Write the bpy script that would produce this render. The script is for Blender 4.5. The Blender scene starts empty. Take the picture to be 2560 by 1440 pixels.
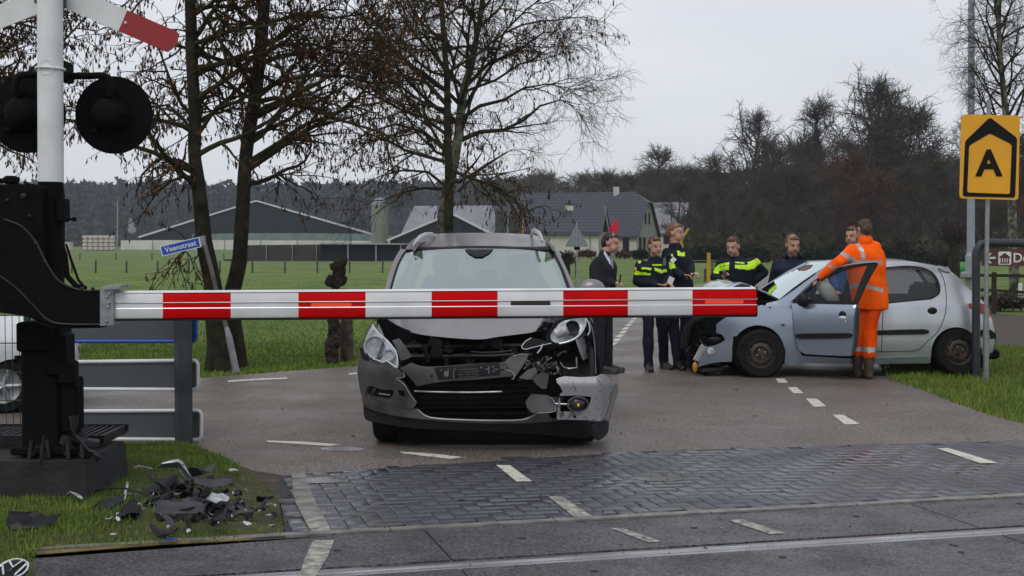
import bpy, bmesh, math, random
import numpy as np
from mathutils import Vector, Matrix, noise
from mathutils.geometry import delaunay_2d_cdt
R = math.radians
SC = bpy.context.scene
COL = SC.collection
random.seed(7)

# ---------------------------------------------------------------- camera, world, sun, exposure
FPX = 3400.0                      # focal length in photo pixels (photo 2560 wide)
CAMZ = 1.6
PITCH = math.atan(115.0 / FPX)    # horizon lies 115 px above the middle of the picture
cam_d = bpy.data.cameras.new('camera'); cam = bpy.data.objects.new('camera', cam_d); COL.objects.link(cam)
cam.location = (0, 0, CAMZ); cam.rotation_euler = (math.pi/2 - PITCH, 0, 0)
cam_d.sensor_width = 36; cam_d.lens = FPX / 2560 * 36; cam_d.clip_start = 0.1; cam_d.clip_end = 3000
SC.camera = cam

W_ = bpy.data.worlds.new('World'); SC.world = W_; W_.use_nodes = True
nt = W_.node_tree; nt.nodes.clear()
wo = nt.nodes.new('ShaderNodeOutputWorld'); bg = nt.nodes.new('ShaderNodeBackground')
sky = nt.nodes.new('ShaderNodeTexSky'); sky.sky_type = 'NISHITA'; sky.sun_disc = False
SUN_EL, SUN_AZ = R(52), R(200)
sky.sun_elevation = SUN_EL; sky.sun_rotation = SUN_AZ
skm = nt.nodes.new('ShaderNodeVectorMath'); skm.operation = 'SCALE'; skm.inputs['Scale'].default_value = 0.09
nt.links.new(sky.outputs[0], skm.inputs[0])
tc = nt.nodes.new('ShaderNodeTexCoord')
mp = nt.nodes.new('ShaderNodeMapping'); mp.inputs['Scale'].default_value = (1, 1, 3.0)
nz = nt.nodes.new('ShaderNodeTexNoise'); nz.inputs['Scale'].default_value = 1.6; nz.inputs['Detail'].default_value = 4
rp = nt.nodes.new('ShaderNodeValToRGB')
rp.color_ramp.elements[0].position = 0.3; rp.color_ramp.elements[0].color = (0.62, 0.645, 0.71, 1)
rp.color_ramp.elements[1].position = 0.7; rp.color_ramp.elements[1].color = (0.85, 0.865, 0.92, 1)
nt.links.new(tc.outputs['Generated'], mp.inputs[0]); nt.links.new(mp.outputs[0], nz.inputs[0]); nt.links.new(nz.outputs[0], rp.inputs[0])
mx = nt.nodes.new('ShaderNodeMix'); mx.data_type = 'RGBA'; mx.inputs[0].default_value = 0.10
nt.links.new(rp.outputs[0], mx.inputs[6]); nt.links.new(skm.outputs[0], mx.inputs[7])
nt.links.new(mx.outputs[2], bg.inputs[0]); bg.inputs[1].default_value = 1.0
nt.links.new(bg.outputs[0], wo.inputs[0])

sd = bpy.data.lights.new('sun', 'SUN'); sun = bpy.data.objects.new('sun', sd); COL.objects.link(sun)
sd.energy = 1.15; sd.angle = R(30); sd.color = (1.0, 0.97, 0.93)
sdir = Vector((math.sin(SUN_AZ)*math.cos(SUN_EL), math.cos(SUN_AZ)*math.cos(SUN_EL), math.sin(SUN_EL)))
sun.rotation_euler = sdir.to_track_quat('Z', 'Y').to_euler(); sun.location = (0, -5, 20)
SC.view_settings.view_transform = 'Standard'; SC.view_settings.look = 'None'
SC.view_settings.exposure = 0.0; SC.view_settings.gamma = 1.0
SC.render.engine = 'CYCLES'

# ---------------------------------------------------------------- geometry of the view (to measure the place from the photo)
_F = Vector((0, math.cos(PITCH), -math.sin(PITCH))); _U = Vector((0, math.sin(PITCH), math.cos(PITCH))); _C = Vector((0, 0, CAMZ))
def ray(u, v): return _F + Vector(((u-1280)/FPX, 0, 0)) + _U*(-(v-720)/FPX)
def W(u, v, Y): d = ray(u, v); return _C + d*(Y/d.y)
def G(u, v, z=0.0): d = ray(u, v); return _C + d*((z-CAMZ)/d.z)
def PX(p):
    q = Vector(p) - _C; zz = q.dot(_F)
    return 1280 + FPX*q.x/zz, 720 - FPX*q.dot(_U)/zz

# ---------------------------------------------------------------- tags
def tag(o, label=None, cat=None, group=None, kind=None):
    if label: o['label'] = label
    if cat: o['category'] = cat
    if group: o['group'] = group
    if kind: o['kind'] = kind
    return o
def empty(name, loc, label=None, cat=None, group=None, kind=None):
    o = bpy.data.objects.new(name, None); COL.objects.link(o); o.location = loc; o.empty_display_size = .2
    return tag(o, label, cat, group, kind)
def wloc(o):
    l = Vector(o.location)
    while o.parent: o = o.parent; l = l + o.location
    return l
def kids(o): return [c for c in bpy.data.objects if c.parent == o]
def copy_tree(o, parent=None):
    c = o.copy(); COL.objects.link(c); c.parent = parent
    for ch in kids(o): copy_tree(ch, c)
    return c

# ---------------------------------------------------------------- materials
MATS = {}
def pbr(name, c, c2=None, scale=6.0, rough=0.6, rough2=None, metal=0.0, bump=0.0, bscale=40.0, coat=0.0, detail=4, dist=0.0, emit=None, estr=0, spec=0.5, lo=.35, hi=.65, alpha=None, island=0.0):
    if name in MATS: return MATS[name]
    m = bpy.data.materials.new(name); m.use_nodes = True; n = m.node_tree; b = n.nodes['Principled BSDF']
    b.inputs['Roughness'].default_value = rough; b.inputs['Metallic'].default_value = metal
    b.inputs['Base Color'].default_value = (*c, 1); b.inputs['Coat Weight'].default_value = coat
    b.inputs['Specular IOR Level'].default_value = spec; b.inputs['Coat Roughness'].default_value = 0.08
    tcn = n.nodes.new('ShaderNodeTexCoord')
    last = None
    if c2 is not None or rough2 is not None:
        t = n.nodes.new('ShaderNodeTexNoise'); t.inputs['Scale'].default_value = scale; t.inputs['Detail'].default_value = detail; t.inputs['Distortion'].default_value = dist
        n.links.new(tcn.outputs['Object'], t.inputs['Vector'])
        if c2 is not None:
            r = n.nodes.new('ShaderNodeValToRGB'); r.color_ramp.elements[0].position = lo; r.color_ramp.elements[1].position = hi
            r.color_ramp.elements[0].color = (*c, 1); r.color_ramp.elements[1].color = (*c2, 1)
            n.links.new(t.outputs[0], r.inputs[0]); n.links.new(r.outputs[0], b.inputs['Base Color']); last = r.outputs[0]
        if rough2 is not None:
            q = n.nodes.new('ShaderNodeMapRange'); q.inputs[1].default_value = lo; q.inputs[2].default_value = hi
            q.inputs[3].default_value = rough; q.inputs[4].default_value = rough2
            n.links.new(t.outputs[0], q.inputs[0]); n.links.new(q.outputs[0], b.inputs['Roughness'])
    if island and last:
        g = n.nodes.new('ShaderNodeNewGeometry'); h = n.nodes.new('ShaderNodeHueSaturation')
        q = n.nodes.new('ShaderNodeMapRange'); q.inputs[3].default_value = 1-island; q.inputs[4].default_value = 1+island
        n.links.new(g.outputs['Random Per Island'], q.inputs[0]); n.links.new(q.outputs[0], h.inputs['Value'])
        n.links.new(last, h.inputs['Color']); n.links.new(h.outputs[0], b.inputs['Base Color'])
    if bump:
        t2 = n.nodes.new('ShaderNodeTexNoise'); t2.inputs['Scale'].default_value = bscale; t2.inputs['Detail'].default_value = 4
        bp = n.nodes.new('ShaderNodeBump'); bp.inputs['Strength'].default_value = bump; bp.inputs['Distance'].default_value = 0.02
        n.links.new(tcn.outputs['Object'], t2.inputs['Vector']); n.links.new(t2.outputs[0], bp.inputs['Height']); n.links.new(bp.outputs[0], b.inputs['Normal'])
    if emit:
        b.inputs['Emission Color'].default_value = (*emit, 1); b.inputs['Emission Strength'].default_value = estr
    if alpha is not None: b.inputs['Alpha'].default_value = alpha
    MATS[name] = m; return m
def glass(name, tint=(0.6, 0.68, 0.68), refl=0.18, rough=0.03, rcol=(.9, .95, .97)):
    if name in MATS: return MATS[name]
    m = bpy.data.materials.new(name); m.use_nodes = True; n = m.node_tree; n.nodes.clear()
    o = n.nodes.new('ShaderNodeOutputMaterial'); a = n.nodes.new('ShaderNodeBsdfTransparent'); g = n.nodes.new('ShaderNodeBsdfGlossy')
    a.inputs[0].default_value = (*tint, 1); g.inputs[0].default_value = (*rcol, 1); g.inputs['Roughness'].default_value = rough
    lw_ = n.nodes.new('ShaderNodeLayerWeight'); f = n.nodes.new('ShaderNodeMath'); f.operation = 'POWER'; f.inputs[1].default_value = 3.5; n.links.new(lw_.outputs['Facing'], f.inputs[0])
    ad = n.nodes.new('ShaderNodeMath'); ad.operation = 'ADD'; ad.inputs[1].default_value = refl; ad.use_clamp = True
    mxs = n.nodes.new('ShaderNodeMixShader'); n.links.new(f.outputs[0], ad.inputs[0]); n.links.new(ad.outputs[0], mxs.inputs[0])
    n.links.new(a.outputs[0], mxs.inputs[1]); n.links.new(g.outputs[0], mxs.inputs[2]); n.links.new(mxs.outputs[0], o.inputs[0])
    MATS[name] = m; return m

# ---------------------------------------------------------------- mesh builder (all coordinates are world coordinates)
class MB:
    def __init__(s): s.v = []; s.f = []; s.m = []; s.mi = 0
    def add(s, vs, fs, mi=None):
        k = len(s.v); s.v.extend([tuple(p) for p in vs]); mi = s.mi if mi is None else mi
        for f in fs: s.f.append(tuple(i+k for i in f)); s.m.append(mi)
    def box(s, c, size, rot=None, bev=0.0, mi=None):
        hx, hy, hz = [q/2 for q in size]; c = Vector(c); M = rot if rot is not None else Matrix.Identity(3)
        if bev <= 0:
            vs = [c + M @ Vector((x*hx, y*hy, z*hz)) for z in (-1, 1) for (x, y) in ((-1,-1),(1,-1),(1,1),(-1,1))]
            s.add(vs, [(3,2,1,0),(4,5,6,7),(0,1,5,4),(1,2,6,5),(2,3,7,6),(3,0,4,7)], mi); return
        b = min(bev, hx*.9, hy*.9, hz*.9); vs = []
        for (zz, k) in ((-hz, b), (-hz+b, 0), (hz-b, 0), (hz, b)):
            ax, ay = hx-k, hy-k
            for (x, y) in ((-ax+b,-ay),(ax-b,-ay),(ax,-ay+b),(ax,ay-b),(ax-b,ay),(-ax+b,ay),(-ax,ay-b),(-ax,-ay+b)):
                vs.append(c + M @ Vector((x, y, zz)))
        fs = [tuple(range(7,-1,-1)), tuple(range(24,32))]
        for r in range(3):
            for i in range(8): j = (i+1) % 8; fs.append((r*8+i, r*8+j, r*8+8+j, r*8+8+i))
        s.add(vs, fs, mi)
    def tube(s, pts, rad, n=8, cap=True, mi=None, sq=None):
        pts = [Vector(p) for p in pts]; m = len(pts)
        if not hasattr(rad, '__len__'): rad = [rad]*m
        vs = []; prev = None
        for i, p in enumerate(pts):
            t = (pts[min(i+1, m-1)] - pts[max(i-1, 0)])
            t = t.normalized() if t.length > 1e-9 else Vector((0,0,1))
            if prev is None:
                a = Vector((0,0,1)) if abs(t.z) < .9 else Vector((1,0,0)); e1 = t.cross(a).normalized()
            else:
                e1 = prev - t*prev.dot(t); e1 = e1.normalized() if e1.length > 1e-6 else t.orthogonal().normalized()
            prev = e1; e2 = t.cross(e1)
            for k in range(n):
                an = 2*math.pi*k/n; vs.append(p + (e1*math.cos(an) + e2*math.sin(an)*(sq or 1))*rad[i])
        fs = [(i*n+k, i*n+(k+1)%n, (i+1)*n+(k+1)%n, (i+1)*n+k) for i in range(m-1) for k in range(n)]
        if cap: fs += [tuple(range(n-1,-1,-1)), tuple(range((m-1)*n, m*n))]
        s.add(vs, fs, mi)
    def capsule(s, a, ra, b, rb, n=12, mi=None):
        a = Vector(a); b = Vector(b); d = (b-a); L = d.length
        d = d/L if L > 1e-6 else Vector((0,0,1))
        P = []; Q = []
        for k in range(5): an = -math.pi/2 + k*math.pi/2/4; P.append(a + d*(ra*math.sin(an))); Q.append(max(ra*math.cos(an), ra*.02))
        for k in range(5): an = k*math.pi/2/4; P.append(b + d*(rb*math.sin(an))); Q.append(max(rb*math.cos(an), rb*.02))
        if L < 1e-6: L = 0
        # own frame, robust to short steps
        e1 = d.cross(Vector((0,0,1)) if abs(d.z) < .9 else Vector((1,0,0))).normalized(); e2 = d.cross(e1); vs = []
        for p, r in zip(P, Q):
            for k in range(n): an = 2*math.pi*k/n; vs.append(p + (e1*math.cos(an)+e2*math.sin(an))*r)
        m = len(P)
        fs = [(i*n+k, i*n+(k+1)%n, (i+1)*n+(k+1)%n, (i+1)*n+k) for i in range(m-1) for k in range(n)]
        fs += [tuple(range(n-1,-1,-1)), tuple(range((m-1)*n, m*n))]
        s.add(vs, fs, mi)
    def ell(s, c, rx, ry, rz, yaw=0, nu=16, nv=10, M=None, mi=None):
        c = Vector(c); M = M if M is not None else Matrix.Rotation(yaw, 3, 'Z'); vs = [c + M @ Vector((0,0,-rz))]
        for j in range(1, nv):
            t = -math.pi/2 + math.pi*j/nv
            for i in range(nu):
                a = 2*math.pi*i/nu; vs.append(c + M @ Vector((rx*math.cos(t)*math.cos(a), ry*math.cos(t)*math.sin(a), rz*math.sin(t))))
        vs.append(c + M @ Vector((0,0,rz))); fs = [(0, 1+(i+1)%nu, 1+i) for i in range(nu)]
        for j in range(nv-2):
            for i in range(nu): fs.append((1+j*nu+i, 1+j*nu+(i+1)%nu, 1+(j+1)*nu+(i+1)%nu, 1+(j+1)*nu+i))
        t = 1+(nv-2)*nu; fs += [(t+i, t+(i+1)%nu, len(vs)-1) for i in range(nu)]
        s.add(vs, fs, mi)
    def lathe(s, c, axis, prof, n=24, mi=None, caps=True):
        """prof = [(radius, along axis), ...]"""
        c = Vector(c); d = Vector(axis).normalized(); e1 = d.cross(Vector((0,0,1)) if abs(d.z) < .9 else Vector((1,0,0))).normalized(); e2 = d.cross(e1)
        vs = []
        for (r, h) in prof:
            for k in range(n): an = 2*math.pi*k/n; vs.append(c + d*h + (e1*math.cos(an)+e2*math.sin(an))*max(r, 1e-4))
        m = len(prof); fs = [(i*n+k, i*n+(k+1)%n, (i+1)*n+(k+1)%n, (i+1)*n+k) for i in range(m-1) for k in range(n)]
        if caps: fs += [tuple(range(n-1,-1,-1)), tuple(range((m-1)*n, m*n))]
        s.add(vs, fs, mi)
    def prism(s, poly, off, mi=None):
        """poly: world points of one face; off: extrusion vector"""
        off = Vector(off); a = [Vector(p) for p in poly]; n = len(a)
        s.add(a + [p+off for p in a], [tuple(range(n)), tuple(range(2*n-1, n-1, -1))] + [(i, (i+1)%n, n+(i+1)%n, n+i)[::-1] for i in range(n)], mi)
    def build(s, name, mats, parent=None, origin=None, smooth=True, auto=40, fix=True, thing=None):
        if not isinstance(mats, (list, tuple)): mats = [mats]
        o0 = wloc(parent) if parent else Vector(origin if origin is not None else (0,0,0))
        me = bpy.data.meshes.new(name)
        arr = np.array(s.v, dtype=float) - np.array(o0)
        me.from_pydata(arr.tolist(), [], s.f)
        for m in mats: me.materials.append(m)
        if len(mats) > 1: me.polygons.foreach_set('material_index', s.m)
        if fix:
            bm = bmesh.new(); bm.from_mesh(me); bmesh.ops.recalc_face_normals(bm, faces=bm.faces); bm.to_mesh(me); bm.free()
        if smooth:
            me.polygons.foreach_set('use_smooth', [True]*len(me.polygons))
            if auto is not None:
                try: me.set_sharp_from_angle(angle=R(auto))
                except Exception: pass
        me.update()
        o = bpy.data.objects.new(name, me); COL.objects.link(o)
        if parent: o.parent = parent
        else: o.location = o0
        return o

def npmesh(name, V, F, mat, parent=None, origin=(0,0,0), smooth=False, mi=None):
    """fast mesh from numpy arrays; F is (n,3) or (n,4)"""
    me = bpy.data.meshes.new(name); o0 = wloc(parent) if parent else Vector(origin)
    V = np.asarray(V, dtype=np.float32) - np.array(o0, dtype=np.float32); F = np.asarray(F, dtype=np.int32); k = F.shape[1]
    me.vertices.add(len(V)); me.vertices.foreach_set('co', V.ravel())
    me.loops.add(F.size); me.loops.foreach_set('vertex_index', F.ravel())
    me.polygons.add(len(F)); me.polygons.foreach_set('loop_start', np.arange(0, F.size, k, dtype=np.int32))
    mats = mat if isinstance(mat, (list, tuple)) else [mat]
    for m in mats: me.materials.append(m)
    if mi is not None: me.polygons.foreach_set('material_index', np.asarray(mi, dtype=np.int32))
    if smooth: me.polygons.foreach_set('use_smooth', np.ones(len(F), dtype=bool))
    me.update(calc_edges=True); me.validate()
    o = bpy.data.objects.new(name, me); COL.objects.link(o)
    if parent: o.parent = parent
    else: o.location = o0
    return o

# ---------------------------------------------------------------- outlines
def sm(pts, closed=True, step=10.0):
    """smooth outline through points; a third element marks a sharp corner"""
    n = len(pts); out = []
    rng = n if closed else n-1
    for i in range(rng):
        p1 = pts[i]; p2 = pts[(i+1) % n]; p0 = pts[(i-1) % n] if (closed or i > 0) else p1; p3 = pts[(i+2) % n] if (closed or i+2 < n) else p2
        if len(p1) > 2: p0 = p1
        if len(p2) > 2: p3 = p2
        a, b, c, d = [Vector(p[:2]) for p in (p0, p1, p2, p3)]
        k = max(1, int((c-b).length/step))
        for j in range(k):
            t = j/k
            q = 0.5*((2*b) + (c-a)*t + (2*a-5*b+4*c-d)*t*t + (3*b-a-3*c+d)*t**3)
            out.append((q.x, q.y))
    if not closed: out.append(tuple(pts[-1][:2]))
    return out
def inside(p, poly):
    x, y = p[0], p[1]; c = False; j = len(poly)-1
    for i in range(len(poly)):
        xi, yi = poly[i][0], poly[i][1]; xj, yj = poly[j][0], poly[j][1]
        if (yi > y) != (yj > y) and x < (xj-xi)*(y-yi)/(yj-yi)+xi: c = not c
        j = i
    return c
def fillpoly(poly, holes=(), step=12.0):
    """triangulated outline with inner points: returns 2-D vertices and triangles"""
    vs = [Vector(p) for p in poly]; ed = [(i, (i+1) % len(poly)) for i in range(len(poly))]
    for h in holes:
        k = len(vs); vs += [Vector(p) for p in h]; ed += [(k+i, k+(i+1) % len(h)) for i in range(len(h))]
    xs = [p[0] for p in poly]; ys = [p[1] for p in poly]
    x = min(xs)+step*.5
    row = 0
    B = vs[:]
    while x < max(xs):
        y = min(ys)+step*(.5 if row % 2 else .9)
        while y < max(ys):
            if inside((x, y), poly) and not any(inside((x, y), h) for h in holes):
                if min((b.x-x)**2+(b.y-y)**2 for b in B) > (step*.35)**2: vs.append(Vector((x, y)))
            y += step
        x += step*.9; row += 1
    r = delaunay_2d_cdt(vs, ed, [], 0, 1e-4)
    V2 = [tuple(p) for p in r[0]]; T = []
    for f in r[2]:
        c = (sum(V2[i][0] for i in f)/3, sum(V2[i][1] for i in f)/3)
        if inside(c, poly) and not any(inside(c, h) for h in holes): T.append(tuple(f))
    return V2, T
def sheet(mb, poly, fn, thick=0.01, holes=(), step=12.0, back=None, mi=None, wave=0.0, wsc=3.0):
    """curved plate with an outline: fn(u,v) -> world point; thick pushes the back side away"""
    V2, T = fillpoly(poly, holes, step)
    P = [Vector(fn(*p)) for p in V2]
    if wave:
        P = [p + Vector((0, noise.noise(p*wsc)*wave, noise.noise(p*wsc+Vector((9,3,1)))*wave*.0)) for p in P]
    if thick == 0: mb.add(P, list(T), mi); return
    n = len(P); b = Vector(back) if back is not None else Vector((0, 1, 0))
    Q = [p + b*thick for p in P]
    cnt = {}
    for t in T:
        for i in range(3):
            a, c = t[i], t[(i+1) % 3]; cnt[(min(a,c), max(a,c))] = cnt.get((min(a,c), max(a,c)), 0)+1
    fs = list(T) + [(t[2]+n, t[1]+n, t[0]+n) for t in T]
    for t in T:
        for i in range(3):
            a, c = t[i], t[(i+1) % 3]
            if cnt[(min(a,c), max(a,c))] == 1: fs.append((c, a, a+n, c+n))
    mb.add(P+Q, fs, mi)
def ellp(cx, cy, rx, ry, n=20, rot=0):
    return [(cx+rx*math.cos(2*math.pi*i/n)*math.cos(rot)-ry*math.sin(2*math.pi*i/n)*math.sin(rot), cy+rx*math.cos(2*math.pi*i/n)*math.sin(rot)+ry*math.sin(2*math.pi*i/n)*math.cos(rot)) for i in range(n)]
def remesh(mb, name, mats, parent, voxel, pick=None, wr=0.0, wsc=14.0, sm_it=2):
    """melts overlapping shapes into one continuous surface"""
    o = mb.build('tmp', [mats[0]], None, smooth=False, fix=False)
    md = o.modifiers.new('r', 'REMESH'); md.mode = 'VOXEL'; md.voxel_size = voxel
    if sm_it: s2 = o.modifiers.new('s', 'SMOOTH'); s2.iterations = sm_it; s2.factor = .5
    dg = bpy.context.evaluated_depsgraph_get(); me = bpy.data.meshes.new_from_object(o.evaluated_get(dg))
    om = o.data; bpy.data.objects.remove(o); bpy.data.meshes.remove(om)
    me.name = name; me.materials.clear()
    for m in mats: me.materials.append(m)
    o0 = wloc(parent)
    if wr:
        for v in me.vertices:
            p = v.co*wsc; q = Vector((p.x, p.y, p.z*.55))
            v.co = v.co + v.normal*((noise.noise(q)+.5*noise.noise(q*2.3+Vector((5,1,2))))*wr)
    if pick:
        for p in me.polygons: p.material_index = pick(p.center, p.normal)
    me.transform(Matrix.Translation(-o0)); me.polygons.foreach_set('use_smooth', [True]*len(me.polygons)); me.update()
    r = bpy.data.objects.new(name, me); COL.objects.link(r); r.parent = parent; return r
def text_mesh(mb, s, fn, size, mi=None, off=(0,0), spacing=1.0, bold=0.0, thick=0.003):
    """letters as thin solid shapes; fn(x,y,z) -> world point"""
    c = bpy.data.curves.new('t', 'FONT'); c.body = s; c.size = size; c.extrude = thick; c.space_character = spacing; c.offset = bold; c.resolution_u = 3
    o = bpy.data.objects.new('t', c); COL.objects.link(o); dg = bpy.context.evaluated_depsgraph_get(); dg.update()
    me = bpy.data.meshes.new_from_object(o.evaluated_get(dg))
    mb.add([fn(v.co.x+off[0], v.co.y+off[1], v.co.z) for v in me.vertices], [tuple(p.vertices) for p in me.polygons], mi)
    w = max((v.co.x for v in me.vertices), default=0)
    bpy.data.objects.remove(o); bpy.data.curves.remove(c); bpy.data.meshes.remove(me); return w
# ================================================================ THE GROUND
def asphalt(name, c1, c2, r1, r2, sc=0.7):
    m = bpy.data.materials.new(name); m.use_nodes = True; n = m.node_tree; b = n.nodes['Principled BSDF']; L = n.links
    t = n.nodes.new('ShaderNodeTexCoord')
    A = n.nodes.new('ShaderNodeTexNoise'); A.inputs['Scale'].default_value = sc; A.inputs['Detail'].default_value = 6; A.inputs['Roughness'].default_value = .7
    S = n.nodes.new('ShaderNodeTexNoise'); S.inputs['Scale'].default_value = 48; S.inputs['Detail'].default_value = 2
    V = n.nodes.new('ShaderNodeTexVoronoi'); V.inputs['Scale'].default_value = 95
    L.new(t.outputs['Object'], A.inputs[0]); L.new(t.outputs['Object'], S.inputs[0]); L.new(t.outputs['Object'], V.inputs[0])
    r = n.nodes.new('ShaderNodeValToRGB'); r.color_ramp.elements[0].color = (*c1, 1); r.color_ramp.elements[1].color = (*c2, 1)
    r.color_ramp.elements[0].position = .36; r.color_ramp.elements[1].position = .66; L.new(A.outputs[0], r.inputs[0])
    r2_ = n.nodes.new('ShaderNodeValToRGB'); r2_.color_ramp.elements[0].color = (.50,.50,.50,1); r2_.color_ramp.elements[1].color = (1.75,1.68,1.6,1)
    r2_.color_ramp.elements[0].position = .38; r2_.color_ramp.elements[1].position = .64; L.new(S.outputs[0], r2_.inputs[0])
    mm = n.nodes.new('ShaderNodeMix'); mm.data_type = 'RGBA'; mm.blend_type = 'MULTIPLY'; mm.inputs[0].default_value = 1
    L.new(r.outputs[0], mm.inputs[6]); L.new(r2_.outputs[0], mm.inputs[7]); L.new(mm.outputs[2], b.inputs['Base Color'])
    q = n.nodes.new('ShaderNodeMapRange'); q.inputs[1].default_value = .35; q.inputs[2].default_value = .62; q.inputs[3].default_value = r1; q.inputs[4].default_value = r2
    A2 = n.nodes.new('ShaderNodeTexNoise'); A2.inputs['Scale'].default_value = sc*1.7; A2.inputs['Detail'].default_value = 5
    mp_ = n.nodes.new('ShaderNodeMapping'); mp_.inputs['Location'].default_value = (7, 3, 0); L.new(t.outputs['Object'], mp_.inputs[0]); L.new(mp_.outputs[0], A2.inputs[0])
    L.new(A2.outputs[0], q.inputs[0]); L.new(q.outputs[0], b.inputs['Roughness'])
    bp = n.nodes.new('ShaderNodeBump'); bp.inputs['Strength'].default_value = .55; bp.inputs['Distance'].default_value = .006
    L.new(V.outputs['Distance'], bp.inputs['Height']); L.new(bp.outputs[0], b.inputs['Normal'])
    return m
M_ASPH = asphalt('asphalt', (.098,.085,.075), (.142,.124,.108), .62, .40)
M_PANEL = asphalt('track_panel_concrete', (.034,.034,.039), (.080,.078,.086), .60, .30, 1.6)
M_SOIL = pbr('soil', (.035,.026,.018), (.075,.06,.04), 9, .95, bump=.6, bscale=30)
M_GRASS = pbr('meadow', (.042,.100,.003), (.125,.170,.008), .5, .9, bump=.8, bscale=26, detail=8)
M_GRASSFAR = M_GRASS
M_BLADE = pbr('grass_blade', (.068,.145,.010), (.145,.205,.020), 2.2, .7, island=.45)
M_BLADE2 = pbr('mossy_blade', (.050,.070,.008), (.17,.15,.018), 3.0, .8, island=.5)
M_PAINT = pbr('road_paint', (.24,.225,.19), (.58,.56,.48), 16, .6, bump=.2, bscale=80, detail=8, lo=.30, hi=.46)
M_PAINTW = pbr('worn_road_paint', (.13,.125,.12), (.42,.40,.34), 22, .55, detail=8)
M_KERB = pbr('kerb_concrete', (.12,.115,.11), (.24,.225,.20), 7, .55, rough2=.35, bump=.3, bscale=60)

def flat(name, poly, z, mat, kind='structure', thick=None, step=None):
    mb = MB(); n = len(poly); mb.add([(p[0], p[1], z) for p in poly], [tuple(range(n))])
    o = mb.build(name, mat, smooth=False, fix=False)
    if o.data.polygons[0].normal.z < 0: o.data.flip_normals()
    return tag(o, kind=kind)
def gp(pts): return [G(u, v) for u, v in pts]

# meadow: one sheet to the horizon
mb = MB(); mb.add([(-900,-40,0),(900,-40,0),(900,680,0),(-900,680,0)], [(0,1,2,3)]); tag(mb.build('ground', M_GRASS, smooth=False), kind='structure')

ROADL = [(-1500,1010),(-400,985),(200,958),(505,945),(700,930),(890,916),(1100,896),(1350,848),(1500,797),(1620,746),(1750,711),(1900,688),(2060,668),(2300,650),(2600,636)]
ROADR = [(2700,638),(2480,655),(2350,678),(2290,720),(2260,790),(2240,860),(2222,915),(2240,950),(2300,972),(2400,1012),(2480,1040),(2560,1060),(2900,1130),(3800,1230)]
road = gp(sm(ROADL, False, 60)) + gp(sm(ROADR, False, 60)) + gp([(4200,1500),(2500,1700),(500,1700),(-1500,1700),(-1500,1400)])
# triangulated sheet, 4 mm above the meadow
from mathutils.geometry import tessellate_polygon
def flat2(name, pts3, z, mat, kind='structure'):
    P = [Vector((p[0], p[1], 0)) for p in pts3]; T = tessellate_polygon([P]); mb = MB(); mb.add([(p.x, p.y, z) for p in P], [tuple(t) for t in T])
    o = mb.build(name, mat, smooth=False, fix=False)
    bm = bmesh.new(); bm.from_mesh(o.data)
    for f in bm.faces:
        if f.normal.z < 0: f.normal_flip()
    bm.to_mesh(o.data); bm.free(); return tag(o, kind=kind) if kind else o
flat2('road', road, 0.004, M_ASPH)

# track frame: t along the rails, n across (away from camera)
ra, rb = G(1150, 1412), G(2560, 1325); TD = (rb-ra).normalized(); TN = Vector((-TD.y, TD.x, 0))
if TN.y < 0: TN = -TN
def TP(t, n, z=0): p = ra + TD*t + TN*n; return Vector((p.x, p.y, z))
def tco(p): q = Vector(p)-ra; return q.dot(TD), q.dot(TN)
n_out = tco(G(1900, 1285))[1]; n_kerb = n_out + .075
n_brk = tco(G(1600, 1130))[1]
# stone block paving: real blocks in herringbone
M_BRICK = pbr('paving_brick', (.040,.041,.050), (.075,.076,.090), 1.3, .50, rough2=.17, bump=.12, bscale=50, island=.18, spec=.6)
brick_poly = [G(700,1192), G(1000,1170), G(1280,1152), G(1600,1131), G(2560,1104), G(3400,1080), G(3400,1190), TP(12,n_kerb), TP(-2.2,n_kerb), G(835,1342), G(715,1352), G(700,1250)]
M_BED = pbr('dark_paving_bed', (.020,.020,.023), (.035,.035,.040), 20, .8)
flat2('paving_bed', brick_poly, 0.0075, M_BED)
flat2('bare_soil', gp(sm([(585,1172),(640,1180),(720,1196),(745,1250),(785,1345),(700,1356),(560,1362),(610,1290)],True,20)), .0055, M_SOIL)
V = []; F = []
def brick(cx, cy, w, h):
    g = .003; z0 = .006; z1 = .016 + random.uniform(-.0008,.0008); b = .004
    cs = []
    tl = [random.uniform(-.0006,.0006) for _ in range(4)]
    for (q, zz) in ((0, z0), (0, z1-b*.6), (b, z1)):
        for i, (sx, sy) in enumerate(((-1,-1),(1,-1),(1,1),(-1,1))):
            x = cx+sx*(w/2-g-q); y = cy+sy*(h/2-g-q); p = TP(x, y); cs.append((p.x, p.y, zz+(tl[i] if zz > z0 else 0)))
    k = len(V); V.extend(cs)
    for r in range(2):
        for i in range(4): j = (i+1) % 4; F.append((k+r*4+i, k+r*4+j, k+r*4+4+j, k+r*4+4+i))
    F.append((k+8, k+9, k+10, k+11))
bl, bs = .21, .105
bpoly2 = [tco(p) for p in brick_poly]
def okb(x, y, w, h): return all(inside((x+sx*w*.3, y+sy*h*.3), bpoly2) for sx in (-1,1) for sy in (-1,1))
for i in range(-30, 110):
    for j in range(-30, 60):
        # herringbone (block 2x1) laid square to the track
        x0 = i*bs; y0 = j*bs
        k = (i - j) % 4
        if k == 0 and okb(x0+bs, y0+bs/2, bl, bs): brick(x0+bs, y0+bs/2, bl, bs)
        if k == 3 and okb(x0+bs/2, y0+bs, bs, bl): brick(x0+bs/2, y0+bs, bs, bl)
tag(npmesh('brick_paving', V, F, M_BRICK), kind='structure')
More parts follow.
